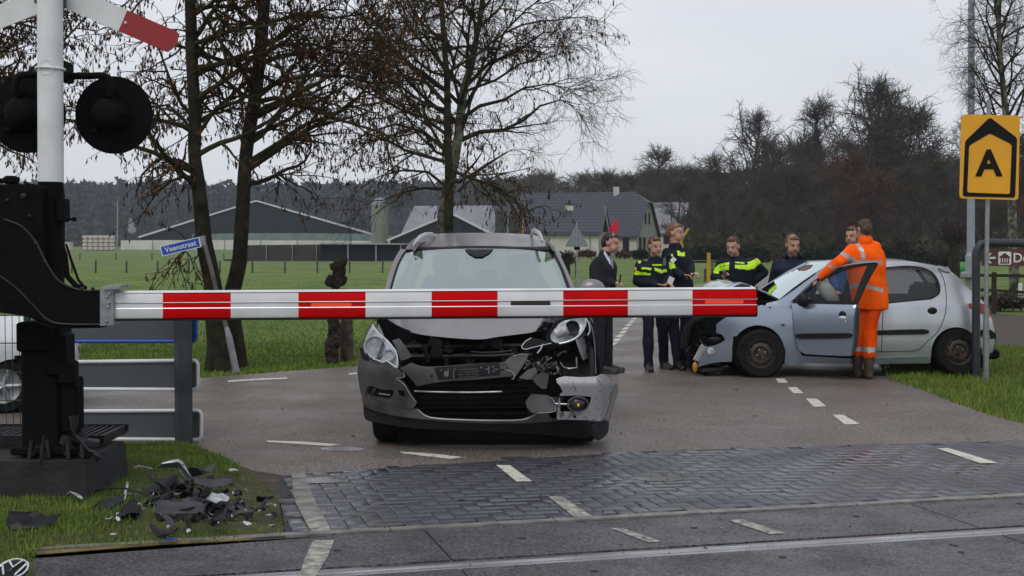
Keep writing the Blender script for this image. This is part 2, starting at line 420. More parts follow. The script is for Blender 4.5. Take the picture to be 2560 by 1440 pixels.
# left band of larger setts and kerb
def slab(mb, a, b, c, d, z0, z1, g=.004):
    P = [Vector(x) for x in (a, b, c, d)]; m = sum(P, Vector())/4; P = [p+(m-p).normalized()*g for p in P]
    mb.add([(p.x, p.y, z0) for p in P]+[(p.x, p.y, z1) for p in P], [(3,2,1,0),(4,5,6,7),(0,1,5,4),(1,2,6,5),(2,3,7,6),(3,0,4,7)])
def strip(name, pl, pr, n, mat, z0, z1, paint=()):
    mb = MB()
    def at(pp, t):
        t *= len(pp)-1; i = min(int(t), len(pp)-2); return pp[i].lerp(pp[i+1], t-i)
    for i in range(n): slab(mb, at(pl, i/n), at(pr, i/n), at(pr, (i+1)/n), at(pl, (i+1)/n), z0, z1 + random.uniform(-.001,.001)); 
    for i in range(n): 
        for q in range(6): mb.m[i*6+q] = 1 if i in paint else 0
    return tag(mb.build(name, [mat, M_PAINTW], smooth=False), kind='structure')
strip('kerb_strip', gp([(728,1192),(735,1260),(780,1345)]), gp([(762,1190),(785,1255),(832,1343)]), 9, M_KERB, .018, .024, (7,8))
strip('kerb', [TP(-2.1, n_out), TP(13, n_out)], [TP(-2.1, n_kerb), TP(13, n_kerb)], 16, M_KERB, .004, .026)
# concrete track panels with steel rails between them
mb = MB()
Lp = G(88,1398); tl_, nl_ = tco(Lp)
gauge_n = 0.0
edges = [-9.2, -3.2, -.03, 2.96, 5.9, 8.9, 13]
for a, b in zip(edges[:-1], edges[1:]):
    g = .006
    for (n0, n1) in ((.050, n_out-.006), (-1.45, -.14)):
        if a < -3.3 and n0 > 0: continue
        if a < -9: pass
        mb.add([TP(a+g,n0,.0),TP(b-g,n0,.0),TP(b-g,n1,.0),TP(a+g,n1,.0),TP(a+g,n0,.016),TP(b-g,n0,.016),TP(b-g,n1,.016),TP(a+g,n1,.016)],
               [(3,2,1,0),(4,5,6,7),(0,1,5,4),(1,2,6,5),(2,3,7,6),(3,0,4,7)])
P = [G(88,1400), G(712,1356), G(838,1347), TP(-3.2,n_out-.006), TP(-3.2,.055), TP(-8,.055)]
n = len(P); mb.add([(p.x,p.y,0) for p in P]+[(p.x,p.y,.016) for p in P], [tuple(range(n,2*n))]+[(i,(i+1)%n,n+(i+1)%n,n+i) for i in range(n)])
P = [TP(-3.2,n_out-.006), G(838,1347), TP(-2.2, n_out-.006)]
tag(mb.build('track_panels', M_PANEL, smooth=False), kind='structure')
mb = MB(); P = [G(838,1347), TP(-2.2,n_out), TP(-3.1,n_out)]
M_RAIL = pbr('rail_steel', (.30,.29,.295), (.46,.46,.48), 3, .34, metal=.8, rough2=.22)
M_BLACKR = pbr('black_rubber', (.012,.012,.013), (.03,.03,.03), 8, .8)
mb = MB(); mb.box((ra+TD*2)+Vector((0,0,-.02)), (30, .19, .03), Matrix.Rotation(math.atan2(TD.y,TD.x),3,'Z')); tag(mb.build('rail_groove', M_BLACKR, smooth=False), kind='structure')
rot = Matrix.Rotation(math.atan2(TD.y,TD.x),3,'Z')
mb = MB(); mb.box(TP(2,-.040,.0), (30,.10,.036), rot, .010); mb.box(TP(2,-.105,-.003), (30,.055,.034), rot, .006)
tag(mb.build('rail', M_RAIL), kind='structure')
# small holes, joint line, wooden edge beam at the left
mb = MB()
for (u,v) in ((1735,1327),(1957,1401),(2386,1372),(1305,1353),(1485,1436),(843,1384),(2140,1298),(2550,1266)):
    c = G(u,v); mb.lathe((c.x,c.y,.0165), (0,0,1), [(.02,0),(.02,.002)], 12)
tag(mb.build('lifting_holes', M_BLACKR), kind='structure')
M_WOOD = pbr('edge_beam', (.035,.026,.014), (.20,.14,.05), 5, .85, bump=.5, bscale=30, detail=8)
mb = MB()
for (a, b) in (((85,1396),(398,1371)),((402,1371),(712,1352))):
    A = G(*a); B = G(*b); d = (B-A); mb.box((A+B)/2+Vector((0,.03,.008)), (d.length-.01,.05,.035), Matrix.Rotation(math.atan2(d.y,d.x),3,'Z'), .006)
eb = mb.build('edge_beam', M_WOOD); tag(eb, kind='structure')

# road markings: 4 mm sheets
MK = {'asph': 0.008, 'brick': 0.0205, 'panel': 0.0195}
def marks(name, quads, z, mat):
    mb = MB()
    for q in quads:
        P = [G(u, v, z) for u, v in q]; mb.add([(p.x,p.y,z) for p in P], [tuple(range(len(P)))])
    o = mb.build(name, mat, smooth=False, fix=False)
    for p in o.data.polygons:
        if p.normal.z < 0: o.data.flip_normals(); break
    return tag(o, kind='structure')
qs = []
for (u, v) in ((1586,796),(1579,804),(1572,812),(1564,821),(1558,830),(1550,839.5),(1541,850),(1531,860)):
    k = (v-760)/100; w = 4+5*k*.9; h = 1.8+2*k; qs.append([(u-w+1.5*h,v-h),(u+w+1.5*h,v-h),(u+w-1.5*h,v+h),(u-w-1.5*h,v+h)])
for (u, v) in ((1594,788),(1600,781),(1606,774)): qs.append([(u-3,v-2),(u+4,v-2),(u+2,v+2),(u-5,v+2)])
qs += [[(1939,946),(1961,946),(1970,957),(1946,957)],[(1969,968),(1992,968),(2009,983),(1984,983)],[(2014,996),(2043,997),(2066,1016),(2035,1017)],[(2080,1036),(2108,1037),(2150,1060),(2112,1061)]]
qs += [[(569,951),(650,946),(718,943.5),(718,947),(650,950),(569,955)],[(872,933),(893,931),(893,934.5),(872,937)],[(668,1101),(760,1104),(853,1111),(820,1115),(750,1110),(668,1105)],
       [(1000,1129),(1060,1132),(1110,1137),(1158,1143),(1128,1147),(1060,1140),(1005,1133)]]
marks('road_markings', qs, MK['asph'], M_PAINT)
marks('paving_markings', [[(1240,1162),(1275,1163),(1330,1203),(1292,1204)],[(2343,1121),(2372,1120),(2495,1157),(2450,1158)]], MK['brick'], M_PAINT)
marks('worn_paving_marking', [[(1370,1240),(1405,1241),(1480,1290),(1435,1292)]], MK['brick'], M_PAINTW)
marks('worn_panel_markings', [[(1525,1320),(1558,1320),(1655,1354),(1620,1355)],[(1820,1300),(1855,1298),(1965,1333),(1925,1335)],[(783,1350),(836,1350),(818,1395),(790,1440),(748,1440),(762,1395)]], MK['panel'], M_PAINTW)
# puddles
M_PUD = pbr('puddle', (.07,.065,.062), None, 1, .22, spec=.6)
for (u,v,w,h) in ((855,1122,55,6),(1650,1197,60,6),(800,1201,50,7),(1290,1145,40,4)):
    z = .0065 if v < 1150 else .0185
    P = [G(u+w*math.cos(a)*(1+.25*noise.noise(Vector((a,u,0)))), v+h*math.sin(a)*(1+.3*noise.noise(Vector((a,v,3)))), z) for a in [2*math.pi*i/24 for i in range(24)]]
    flat2('puddle', P, z, M_PUD)

# grass island (foreground left) : raised turf + blades
isl_px = [(-700,1500),(-700,1200),(-300,1120),(60,1105),(250,1112),(470,1112),(540,1135),(610,1172),(655,1205),(705,1260),(722,1350),(560,1364),(400,1372),(90,1395),(84,1500)]
isl = [ (p.x,p.y) for p in gp(isl_px)]
M_TURF = pbr('turf', (.022,.034,.007), (.065,.06,.018), 5, .95, bump=.9, bscale=30, detail=8)
V2, T = fillpoly(isl, (), .12)
def dist_edge(p, poly):
    m = 9e9
    for i in range(len(poly)):
        a = Vector(poly[i]); b = Vector(poly[(i+1) % len(poly)]); d = b-a; t = max(0, min(1, (Vector(p)-a).dot(d)/max(d.length_squared,1e-9))); m = min(m, (a+d*t-Vector(p)).length)
    return m
def isl_h(x, y):
    e = dist_edge((x, y), isl); return .005 + .05*min(1, e/.35) + .018*noise.noise(Vector((x*3, y*3, 0)))*min(1, e/.2)
mb = MB(); mb.add([(x, y, isl_h(x, y)) for x, y in V2], T); o = mb.build('turf', M_TURF, auto=None, fix=False)
if o.data.polygons[0].normal.z < 0: o.data.flip_normals()
tag(o, kind='structure')
def blades(name, pts, hmin, hmax, w, mat, label, lean=.5):
    """pts: list of (x,y,z). many thin bent blades in one mesh"""
    P = np.array(pts, dtype=float); n = len(P); rg = np.random.default_rng(len(P)+5)
    a = rg.uniform(0, 2*np.pi, n); h = rg.uniform(hmin, hmax, n); ln = rg.uniform(.1, lean, n)*h; la = rg.uniform(0, 2*np.pi, n); ww = w*rg.uniform(.6, 1.4, n)
    dx = np.cos(a)*ww; dy = np.sin(a)*ww; Vv = np.zeros((n, 5, 3))
    Vv[:,0] = P + np.stack([-dx,-dy,0*h],1); Vv[:,1] = P + np.stack([dx,dy,0*h],1)
    mid = P + np.stack([np.cos(la)*ln*.4, np.sin(la)*ln*.4, h*.6],1)
    Vv[:,2] = mid + np.stack([dx*.7,dy*.7,0*h],1); Vv[:,3] = mid - np.stack([dx*.7,dy*.7,0*h],1)
    Vv[:,4] = P + np.stack([np.cos(la)*ln, np.sin(la)*ln, h],1)
    b = np.arange(n)*5; F = np.concatenate([np.stack([b,b+1,b+2],1), np.stack([b,b+2,b+3],1), np.stack([b+3,b+2,b+4],1)])
    return tag(npmesh(name, Vv.reshape(-1,3), F, mat), label, 'grass', kind='stuff')
pts = []; pts2 = []
pile = G(520,1265); 
while len(pts) + len(pts2) < 42000:
    x = random.uniform(-3.6, -.9); y = random.uniform(6.2, 11.2)
    if not inside((x,y), isl): continue
    u, v = PX((x,y,0))
    if u < -60: continue
    d = 1.0
    if u > 330 and 1200 < v < 1345: d = .22
    if u > 600: d = .10
    if noise.noise(Vector((x*2.2,y*2.2,4))) < -.25: d *= .45
    if random.random() > d: continue
    tall = noise.noise(Vector((x*1.5, y*1.5, 9))) + (.35 if v < 1180 else 0) + (.3 if u < 230 else 0)
    z = isl_h(x, y) - .004
    (pts if random.random() < .45 + tall else pts2).append((x, y, z))
blades('grass', pts, .012, .045, .0022, M_BLADE, 'tall green grass tufts around the black barrier pedestal')
blades('moss_grass', pts2, .008, .022, .003, M_BLADE2, 'short yellowish mossy grass under the car debris')
# verge on the right and the field edge
pts = []
ver = [(p.x,p.y) for p in gp([(2196,912),(2222,955),(2300,975),(2400,1015),(2480,1042),(2560,1062),(2900,1140),(2900,880),(2480,866),(2330,890)])]
while len(pts) < 30000:
    x = random.uniform(3.8, 9); y = random.uniform(11.2, 21)
    if inside((x,y), ver): pts.append((x, y, 0.0))
blades('yellow_verge_grass', pts[::2], .02, .06, .004, M_BLADE2, 'yellowish mossy grass mixed into the verge at the right')
blades('verge_grass', pts[1::2], .03, .085, .004, M_BLADE, 'rough green grass verge beside the road under the silver hatchback')
pts = []; rp2 = [(p.x,p.y) for p in road]
while len(pts) < 60000:
    v = 640 + 320*random.random()**1.0; u = random.uniform(60, 2300); p = G(u, v)
    if p.y > 60 or inside((p.x,p.y), rp2): continue
    if random.random() > (1.0 if v > 860 else .55): continue
    pts.append((p.x, p.y, 0))
blades('meadow_grass', pts, .02, .055, .007, M_BLADE, 'short wet green grass of the meadow beyond the road')
# dark soil drive behind the verge at right
flat2('soil_path', gp([(2470,866),(2900,880),(2900,812),(2560,790),(2474,782)]), .006, M_SOIL)
flat2('path', gp([(2474,770),(2900,775),(2900,755),(2474,752)]), .006, M_KERB)
# ================================================================ LEVEL CROSSING EQUIPMENT AND SIGNS
M_WHITE = pbr('white_lacquer', (.72,.72,.74), (.62,.62,.63), 5, .42, bump=.05, bscale=60)
M_RED = pbr('red_reflective', (.60,.002,.004), (.52,.002,.003), 6, .6, spec=.08)
M_DRED = pbr('dull_red', (.30,.012,.018), (.26,.010,.014), 6, .5)
M_BLK = pbr('black_coating', (.004,.004,.0045), (.007,.007,.0075), 9, .65, rough2=.8, spec=.06)
M_BLKM = pbr('matt_black', (.003,.003,.0035), (.005,.005,.006), 9, .8, spec=.08)
M_GALV = pbr('galvanised_steel', (.22,.23,.24), (.34,.35,.36), 12, .45, metal=.5, rough2=.3)
M_ALU = pbr('aluminium', (.55,.55,.56), None, 1, .35, metal=.7)
M_LED = pbr('red_led', (.8,.02,.01), None, 1, .4, emit=(1,.10,.05), estr=.5)
M_LEDOFF = pbr('unlit_led', (.03,.03,.028), (.10,.10,.09), 200, .4)
M_CONC = pbr('dark_concrete', (.010,.010,.012), (.024,.023,.023), 6, .9, bump=.5, bscale=35, detail=8)
M_PGREY = pbr('panel_back_grey', (.070,.080,.086), (.088,.098,.102), 2, .45)
M_BLUE = pbr('sign_blue', (.008,.06,.42), (.006,.05,.36), 6, .4)
M_POST = pbr('grey_steel_post', (.030,.032,.034), (.070,.074,.076), 3, .6, detail=8, spec=.25)
M_DPOST = pbr('black_steel', (.010,.010,.011), (.028,.028,.030), 9, .5, spec=.25)

# ---- barrier
bar = empty('level_crossing_barrier', G(140,1250), 'black barrier machine with its red and white striped boom lowered across the road', 'barrier')
Y0, Y1 = 8.0, 8.22
def BW(u, v, off=0): Y = Y0 + (Y1-Y0)*(u-283)/1608; return W(u, v, Y+off)
def lerp(a, b, t): return a+(b-a)*t
def btop(u): return lerp(727.5, 718, (u-283)/1608)
def bbot(u): return lerp(799.5, 789.5, (u-283)/1608)
bnd = [283, 407, 577, 746, 914, 1079, 1244, 1408, 1570, 1731, 1891]
prof = [(0, .16), (.02, .05), (.07, .012), (.15, .0), (.40,-.006), (.415,.006), (.62,.006), (.635,-.006), (.86, .0), (.95, .012), (1.0, .05), (1.02, .16)]
mb = MB()
for i in range(10):
    a, b = bnd[i], bnd[i+1]; vs = []
    for u in (a, b):
        for (t, o) in prof: vs.append(BW(u, lerp(btop(u), bbot(u), t), o*.5))
    n = len(prof); mb.add(vs, [(k, k+1, n+k+1, n+k) for k in range(n-1)] + [(n-1, 0, n, 2*n-1)] + ([tuple(range(n))] if i == 0 else []) + ([tuple(range(2*n-1, n-1, -1))] if i == 9 else []), i % 2)
mb.build('boom', [M_WHITE, M_RED], bar, auto=25)
mb = MB()                                                  # white top cap of the boom: lies proud of the stripes
mb.prism([BW(283,btop(283)-.5,.03), BW(1891,btop(1891)-.5,.03), BW(1891,btop(1891)+4.5,-.001), BW(283,btop(283)+5,-.001)], (0,.006,0))
mb.build('boom_edge', M_WHITE, bar, smooth=False)
for t in (.415, .62):
    mb = MB(); mb.tube([BW(283, lerp(btop(283),bbot(283),t), .002), BW(1893, lerp(btop(1893),bbot(1893),t), .002)], .0042, 6)
    mb.build('boom_rail', M_ALU, bar)
mb = MB(); mb.prism([BW(1891,btop(1891)-1,0), BW(1894,btop(1891)-1,0), BW(1894,bbot(1891)+1,0), BW(1891,bbot(1891)+1,0)], (0,.085,0)); mb.build('boom_end_cap', M_BLK, bar, smooth=False)
mb = MB(); mb.prism([BW(283,bbot(283)-.5,.01), BW(1891,bbot(1891)-.5,.01), BW(1891,bbot(1891)+3,.02), BW(283,bbot(283)+3,.02)], (0,.06,0)); mb.build('boom_underside', M_POST, bar, smooth=False)  # grey strip along the boom's underside
def led(u0, u1, v0, v1, m, nm):
    mb = MB(); nx = 26; ny = 4
    mb.mi = 0; mb.prism([BW(u0,v0,.0015),BW(u1,v0,.0015),BW(u1,v1,.0015),BW(u0,v1,.0015)], (0,.006,0))
    for i in range(nx):
        for j in range(ny):
            c = BW(lerp(u0,u1,(i+.5)/nx), lerp(v0,v1,(j+.5)/ny), .0); mb.box(c, (.0065,.004,.0042), mi=1)
    mb.build(nm, [M_BLKM if m is M_LEDOFF else M_DRED, m], bar, smooth=False)
led(778, 879, 757.5, 767, M_LED, 'warning_light'); led(1763, 1859, 750.5, 759.5, M_LED, 'warning_light'); led(1277, 1376, 752, 763, M_LEDOFF, 'unlit_warning_light')
# clamp box between arm and boom
mb = MB(); mb.prism([W(250,722,7.97),W(283,720,7.97),W(284,812,7.97),W(250,815,7.97)], (0,.14,0)); mb.prism([W(255,715,7.94),W(301,713,7.94),W(301,722,7.94),W(255,724,7.94)], (0,.2,0))
for (u,v) in ((267,742),(272,757),(266,803),(274,735),(270,768)): mb.lathe(W(u,v,7.965),(0,-1,0),[(.008,0),(.008,.008),(.004,.010)],8)
mb.build('boom_clamp', M_GALV, bar, auto=30)
# swan-neck arm : two plates and a filler
arm = sm([(-160,560),(-60,540),(10,545),(55,565),(90,605),(118,660),(150,703),(200,723),(252,724,1),(252,812,1),(165,812),(120,806),(80,790),(30,755),(-40,735),(-160,730)], True, 14)
mb = MB(); sheet(mb, arm, lambda u,v: W(u,v,7.99), .022, step=30); sheet(mb, arm, lambda u,v: W(u,v,8.14), .022, step=30)
mb.build('lift_arm', M_BLK, bar, auto=35)
mb = MB(); P = sm([(10,548),(55,567),(90,607),(118,662),(150,705),(200,725),(250,726)], False, 12)
mb.tube([W(u,v,7.985) for u,v in P], .006, 6); P = sm([(0,690),(40,720),(80,760),(120,800),(160,810),(250,811)], False, 12); mb.tube([W(u,v,7.985) for u,v in P], .006, 6)
for (u,v) in ((90,610),(205,724),(232,724),(112,655)): mb.ell(W(u,v-2,7.985), .011,.011,.011)
mb.build('arm_edge', M_DPOST, bar)
mb = MB(); sheet(mb, sm([(-160,700),(-20,735),(60,770),(110,808),(250,813,1),(250,820,1),(120,818),(60,790),(-160,760)],True,14), lambda u,v: W(u,v,8.0), .14, step=30)
mb.tube([W(150,600,8.2),W(162,640,8.2),W(168,690,8.2),W(190,715,8.2),W(215,722,8.2)], .018, 8)
mb.tube([W(165,610,8.2),W(178,650,8.2),W(196,700,8.2),W(215,722,8.2)], .008, 8)
mb.build('arm_brace', M_BLK, bar)
# housing and column
mb = MB(); hous = sm([(-330,470,1),(85,460),(104,470),(106,500),(104,760,1),(-330,760,1)],True,20)
sheet(mb, hous, lambda u,v: W(u,v,8.26), .42, step=60); mb.build('housing', M_BLK, bar, auto=35)
mb = MB(); mb.box(W(28,450,8.35), (.075,.09,.05), bev=.012); mb.box(W(-10,452,8.35), (.12,.07,.03), bev=.01); mb.tube([W(60,455,8.35),W(75,462,8.35)], .008, 6)
mb.build('housing_cap', M_BLK, bar)
mb = MB()
for (u,v,r) in ((60,490,.018),(30,590,.014),(75,540,.010),(20,500,.010)): mb.lathe(W(u,v,8.258),(0,-1,0),[(r,0),(r,.012),(r*.5,.016)],10)
mb.tube([W(u,v,8.25) for u,v in sm([(0,600),(30,640),(36,680),(20,720),(40,750)],False,10)], .007, 6)
mb.build('housing_bolts', M_DPOST, bar)
mb = MB()
mb.box((W(118,980,8.42)), (.24,.26,.85), bev=.02); mb.box(W(150,885,8.36), (.13,.2,.26), bev=.015); mb.box(W(100,840,8.36), (.22,.22,.18), bev=.012)
mb.box(W(172,930,8.3), (.09,.12,.14), bev=.01); mb.box(W(182,1010,8.34), (.10,.14,.34), bev=.012)
mb.box(W(135,1118,8.42), (.42,.36,.05), bev=.01)
mb.build('machine_column', M_BLK, bar, auto=30)
mb = MB(); P = sm([(188,962),(199,968),(201,1020),(200,1065),(192,1082)],False,10); mb.tube([W(u,v,8.22) for u,v in P], .012, 8); mb.build('grab_handle', M_BLK, bar)
random.seed(11)
mb = MB()
for k in range(16):
    u = random.uniform(70,235); v = random.uniform(1085,1140); c = W(u,v,8.3+random.uniform(-.06,.1))
    mb.box(c, (random.uniform(.03,.1),random.uniform(.03,.1),random.uniform(.02,.09)), Matrix.Rotation(random.uniform(0,3),3,Vector((random.random(),random.random(),1)).normalized()), .006)
for k in range(4):
    u = 78+k*41+random.uniform(-9,9); mb.tube([W(u,1100,8.22), W(u+random.uniform(-8,8),1146,8.2)], .012, 6); mb.lathe(W(u,1138,8.22),(0,0,1),[(.022,0),(.022,.02)],6)
for k in range(4): mb.tube([W(u,v,8.2+.02*k) for u,v in sm([(175+k*6,1040),(185+k*8,1085+k*4),(205+k*6,1105),(225,1128-k*3),(240,1130)],False,8)], .008, 6)
mb.build('base_fittings', M_DPOST, bar)
mb = MB(); mb.tube([W(u,v,8.16) for u,v in sm([(112,1090),(107,1110),(103,1145),(101,1190),(103,1245)],False,10)], .010, 8); mb.build('ground_cable', M_DPOST, bar)

# ---- concrete pedestal
ped = MB(); zt = .275
def pedb(m, u0, u1, Yf, Yb, z0, z1, k=0.0):
    xl = W(u0,1200,Yf).x; xr = W(u1,1200,Yf).x
    m.add([(xl,Yf,z0),(xr+k,Yf-k,z0),(xr+k,Yb,z0),(xl,Yb,z0),(xl,Yf,z1),(xr,Yf,z1),(xr,Yb,z1),(xl,Yb,z1)], [(3,2,1,0),(4,5,6,7),(0,1,5,4),(1,2,6,5),(2,3,7,6),(3,0,4,7)])
pedb(ped, -420, 214, 8.15, 9.0, -.1, zt-.02, .03); pedb(ped, -420, 212, 8.155, 8.99, zt-.022, zt+.004)
pd = ped.build('concrete_pedestal', M_CONC, None, origin=G(100,1265), smooth=False); tag(pd, 'dark concrete block carrying the black barrier machine', 'pedestal')
mb = MB()
xr = W(285,1100,8.95).x; z = .34
for i in range(26):
    xx = xr - .02 - i*.045; mb.box((xx, 8.93, z), (.018, .56, .03))
mb.box((xr-.6, 8.66, z), (1.25,.02,.05)); mb.box((xr-.6, 9.2, z), (1.25,.02,.05)); mb.box((xr+.002, 8.93, z-.01), (.02,.56,.055))
mb.box((xr-.1, 8.8, z/2-.02), (.05,.05,z)); 
gr = mb.build('service_platform', M_DPOST, None, origin=(xr-.5,8.93,0), smooth=False); tag(gr, 'grey slatted steel platform behind the barrier machine', 'platform')

# ---- signal mast
mast = empty('crossing_signal_mast', G(127,1265), 'white and black signal mast with two black round lamps and a striped cross', 'signal')
YM = 8.42
def polebox(u0, v0, u1, v1, ua, ub):  # tapered along the pole
    return
mb = MB(); mb.tube([W(127,455,YM), W(124,-260,YM)], [.0772,.0765], 24); mb.build('upper_pole', M_WHITE, mast)
mb = MB(); mb.tube([W(127,455,YM), W(128,1150,YM)], [.0768,.079], 24); mb.build('lower_pole', M_BLK, mast)
mb = MB()
an = [2*math.pi*i/28 for i in range(29)]; c = W(126,172,YM); mb.tube([c+Vector((.086*math.cos(a),.086*math.sin(a),-.004*math.cos(a))) for a in an], .008, 6)
mb.tube([c+Vector((.045*math.cos(a), -.080, .045*math.sin(a))) for a in an], .0015, 5); mb.build('pole_ring', M_WHITE, mast)
mb = MB(); mb.box(W(158,528,YM-.03), (.05,.12,.13), bev=.008); mb.box(W(160,505,YM-.03), (.04,.1,.04), bev=.006)
mb.lathe(W(165,548,YM-.06),(1,0,0),[(.008,0),(.008,.04),(.014,.042),(.014,.062)],10); mb.lathe(W(128,508,YM),(0,0,1),[(.084,0),(.084,.02)],24); mb.build('pole_clamp', M_BLK, mast)
YL = 8.72
mb = MB(); mb.box(W(163,180,YL-.14), (.05,.2,.13), bev=.01)
mb.tube([W(u,v,YL-.12) for u,v in sm([(160,190),(220,190),(255,189),(272,196),(278,212),(278,240)],False,8)], .022, 10)
mb.tube([W(u,v,YL-.12) for u,v in sm([(160,186),(100,186),(60,187),(44,196),(39,215),(39,240)],False,8)], .022, 10)
mb.build('lamp_bracket', M_BLK, mast)
for (cu, cv) in ((286,288),(68,286)):
    c = W(cu, cv, YL); s = FPX/YL
    n = 48; mb = MB()
    mb.lathe(c, (0,-1,0), [(.245,-.012),(.247,.0),(.247,.010),(.240,.012),(.10,.014)], n)
    lp = mb.build('signal_lamp', M_BLKM, mast)
    mb = MB(); mb.lathe(c+Vector((-.02,-.012,0)), (0,-1,0), [(.118,0),(.118,.03),(.105,.05),(.095,.06),(.090,.10),(.07,.125),(.04,.135),(.003,.137)], 32)
    mb.box(c+Vector((.085,-.06,.01)), (.03,.04,.05), bev=.006); mb.box(c+Vector((-.15,-.05,.0)), (.04,.03,.02), bev=.004); mb.box(c+Vector((-.12,-.03,-.1)), (.05,.03,.03), bev=.004)
    mb.box(c+Vector((-.02,-.05,.125)), (.05,.05,.05), bev=.008)
    mb.build('lamp_housing', M_BLK, lp)
    mb = MB(); mb.tube([c+Vector((0,.02,0)), c+Vector((0,.26,-.01))], [.125,.135], 28, cap=False); mb.build('lamp_hood', M_BLKM, lp)
    mb = MB(); mb.lathe(c+Vector((0,.012,0)), (0,1,0), [(.12,0),(.11,.02),(.06,.04),(.002,.045)], 28); mb.build('lamp_lens', pbr('dark_red_lens',(.12,.004,.004),None,1,.15), lp)
# cross boards
def board(cu, cv, ang, Y, nm, half=332, hw=28.5, red=136):
    ca, sa = math.cos(ang), math.sin(ang)
    def bp(a, b): return (cu + a*ca - b*sa, cv + a*sa + b*ca)
    mb = MB()
    mb.prism([W(*bp(x,y),Y) for x,y in ((-half+red,-hw),(half-red,-hw),(half-red,hw),(-half+red,hw))], (0,.012,0), mi=0)
    for s_ in (-1, 1):
        pts = [(s_*(half-red),-hw),(s_*(half-red),hw),(s_*(half-4),hw),(s_*(half+4),hw*.62),(s_*(half+12),0),(s_*(half+6),-hw*.7),(s_*(half-3),-hw)]
        mb.prism([W(*bp(x,y),Y) for x,y in pts], (0,.012,0), mi=1)
    o = mb.build(nm, [M_WHITE, M_DRED], mast, smooth=False)
    mb = MB()
    for s_ in (-1, 1):
        mb.ell(W(*bp(s_*(half-red-4+12), 2), Y-.001), .009,.004,.009, nu=10, nv=6)
    mb.build('board_bolt', M_WHITE, o)
board(127,-26,R(23.3),YM+.12,'cross_board'); board(127,-9,R(-21.6),YM+.135,'cross_board')
mb = MB(); mb.box(W(152,8,YM+.08), (.06,.05,.06), bev=.006); mb.box(W(95,3,YM+.08), (.03,.05,.03)); mb.build('board_bracket', M_POST, mast)

# ---- direction sign seen from behind
sg = empty('direction_sign', G(458,1112), 'back of a grey three-panel direction sign on dark posts', 'road sign')
YS = 10.72
mb = MB(); px_ = W(458,900,YS)
mb.box((px_.x, YS, .57), (.118,.118,1.18), Matrix.Rotation(R(28),3,'Z'), .010); mb.build('post', M_POST, sg, auto=25)
mb = MB(); px2 = W(112,900,YS+.12); mb.box((px2.x, YS+.12, .57), (.155,.15,1.18), bev=.012); mb.build('post', M_POST, sg, auto=25)
def rpanel(u0, u1, v0l, v1l, v0r, v1r, rim, nm, extra=None):
    Yp = YS+.10
    def f(u, v): return W(u, v, Yp)
    r = 12; o = []
    for (cx, cy, a0) in ((u1-r, v0r+r, -90),(u1-r, v1r-r, 0),(u0+r, v1l-r, 90),(u0+r, v0l+r, 180)):
        for k in range(5): a = R(a0+k*22.5); o.append((cx+r*math.cos(a), cy+r*math.sin(a)))
    mb = MB(); sheet(mb, o, f, .02, step=200); p = mb.build(nm, M_PGREY, sg, auto=30)
    mb = MB(); mb.tube([f(*q)+Vector((0,-.006,0)) for q in o+[o[0]]], .0150, 8, cap=False); mb.build('panel_rim', rim, p)
rpanel(135, 490, 748, 853, 746, 853, M_BLUE, 'sign_panel')
rpanel(135, 495, 905, 972, 901, 974, M_WHITE, 'sign_panel')
rpanel(135, 504, 1028, 1096, 1026, 1099, M_WHITE, 'sign_panel')
mb = MB(); mb.box(W(487,1046,YS+.09), (.04,.01,.045)); mb.build('sticker', M_POST, sg, smooth=False)

# ---- green mesh fence
M_GREEN = pbr('green_powder_coat', (.006,.028,.018), (.01,.035,.022), 5, .5)
fe = empty('mesh_fence', G(68,1092), 'dark green wire mesh fence left of the barrier machine', 'fence')
YF = 11.15
mb = MB(); p = W(70,900,YF); mb.box((p.x, YF, .66), (.05,.06,1.34), bev=.005); mb.lathe((p.x,YF,1.33),(0,0,1),[(.03,0),(.03,.02),(.01,.03)],10); mb.build('post', M_GREEN, fe)
mb = MB(); p = W(-640,900,YF); mb.box((p.x, YF, .66), (.05,.06,1.34), bev=.005); mb.build('post', M_GREEN, fe)
mb = MB()
for i in range(40):
    x = W(50-17.6*i,900,YF).x; mb.tube([(x,YF-.01,.06),(x,YF-.01,1.3)], .0032, 5)
for z in (.08,.30,.53,.77,1.0,1.27):
    for dy in (-.02, 0): mb.tube([(W(66,900,YF).x,YF+dy,z),(W(-640,900,YF).x,YF+dy,z)], .004, 5)
mb.build('wire_mesh', M_GREEN, fe)
mb = MB(); mb.box(W(50,894,YF-.03), (.085,.04,.035), bev=.006); mb.box(W(60,752,YF-.03), (.085,.04,.035), bev=.006); mb.build('fence_clamp', M_BLK, fe)

# ---- leaning street name sign
M_BARKP = pbr('mossy_pole', (.05,.04,.03), (.16,.15,.13), 4, .6)
ns = empty('street_name_sign', G(590,930), 'leaning grey pole with the blue Veenstraat name plate', 'street sign')
YN = 16.45
mb = MB(); mb.tube([W(591,932,YN), W(572,840,YN)], [.044,.042], 12); mb.tube([W(573,845,YN), W(566,818,YN)], [.042,.028], 12); mb.build('pole_base', M_GALV, ns)
mb = MB(); mb.tube([W(u,v,YN) for u,v in ((566,820),(545,745),(530,680),(512,612),(506,592))], [.027]*5, 10); mb.build('pole', M_BARKP, ns)
mb = MB(); o = [(496,592),(510,589),(514,612),(501,616)]; mb.prism([W(u,v,YN-.03) for u,v in o], (0,.07,0)); mb.build('plate_bracket', M_GALV, ns, smooth=False)
ang = math.atan2(-24, 99)
def nsf(x, y, z=0):   # x,y in px along the plate, from its lower left corner
    u = 405.5 + x*math.cos(ang) + y*math.sin(ang); v = 641 + x*math.sin(ang) - y*math.cos(ang)
    return W(u, v, YN-.045-z)
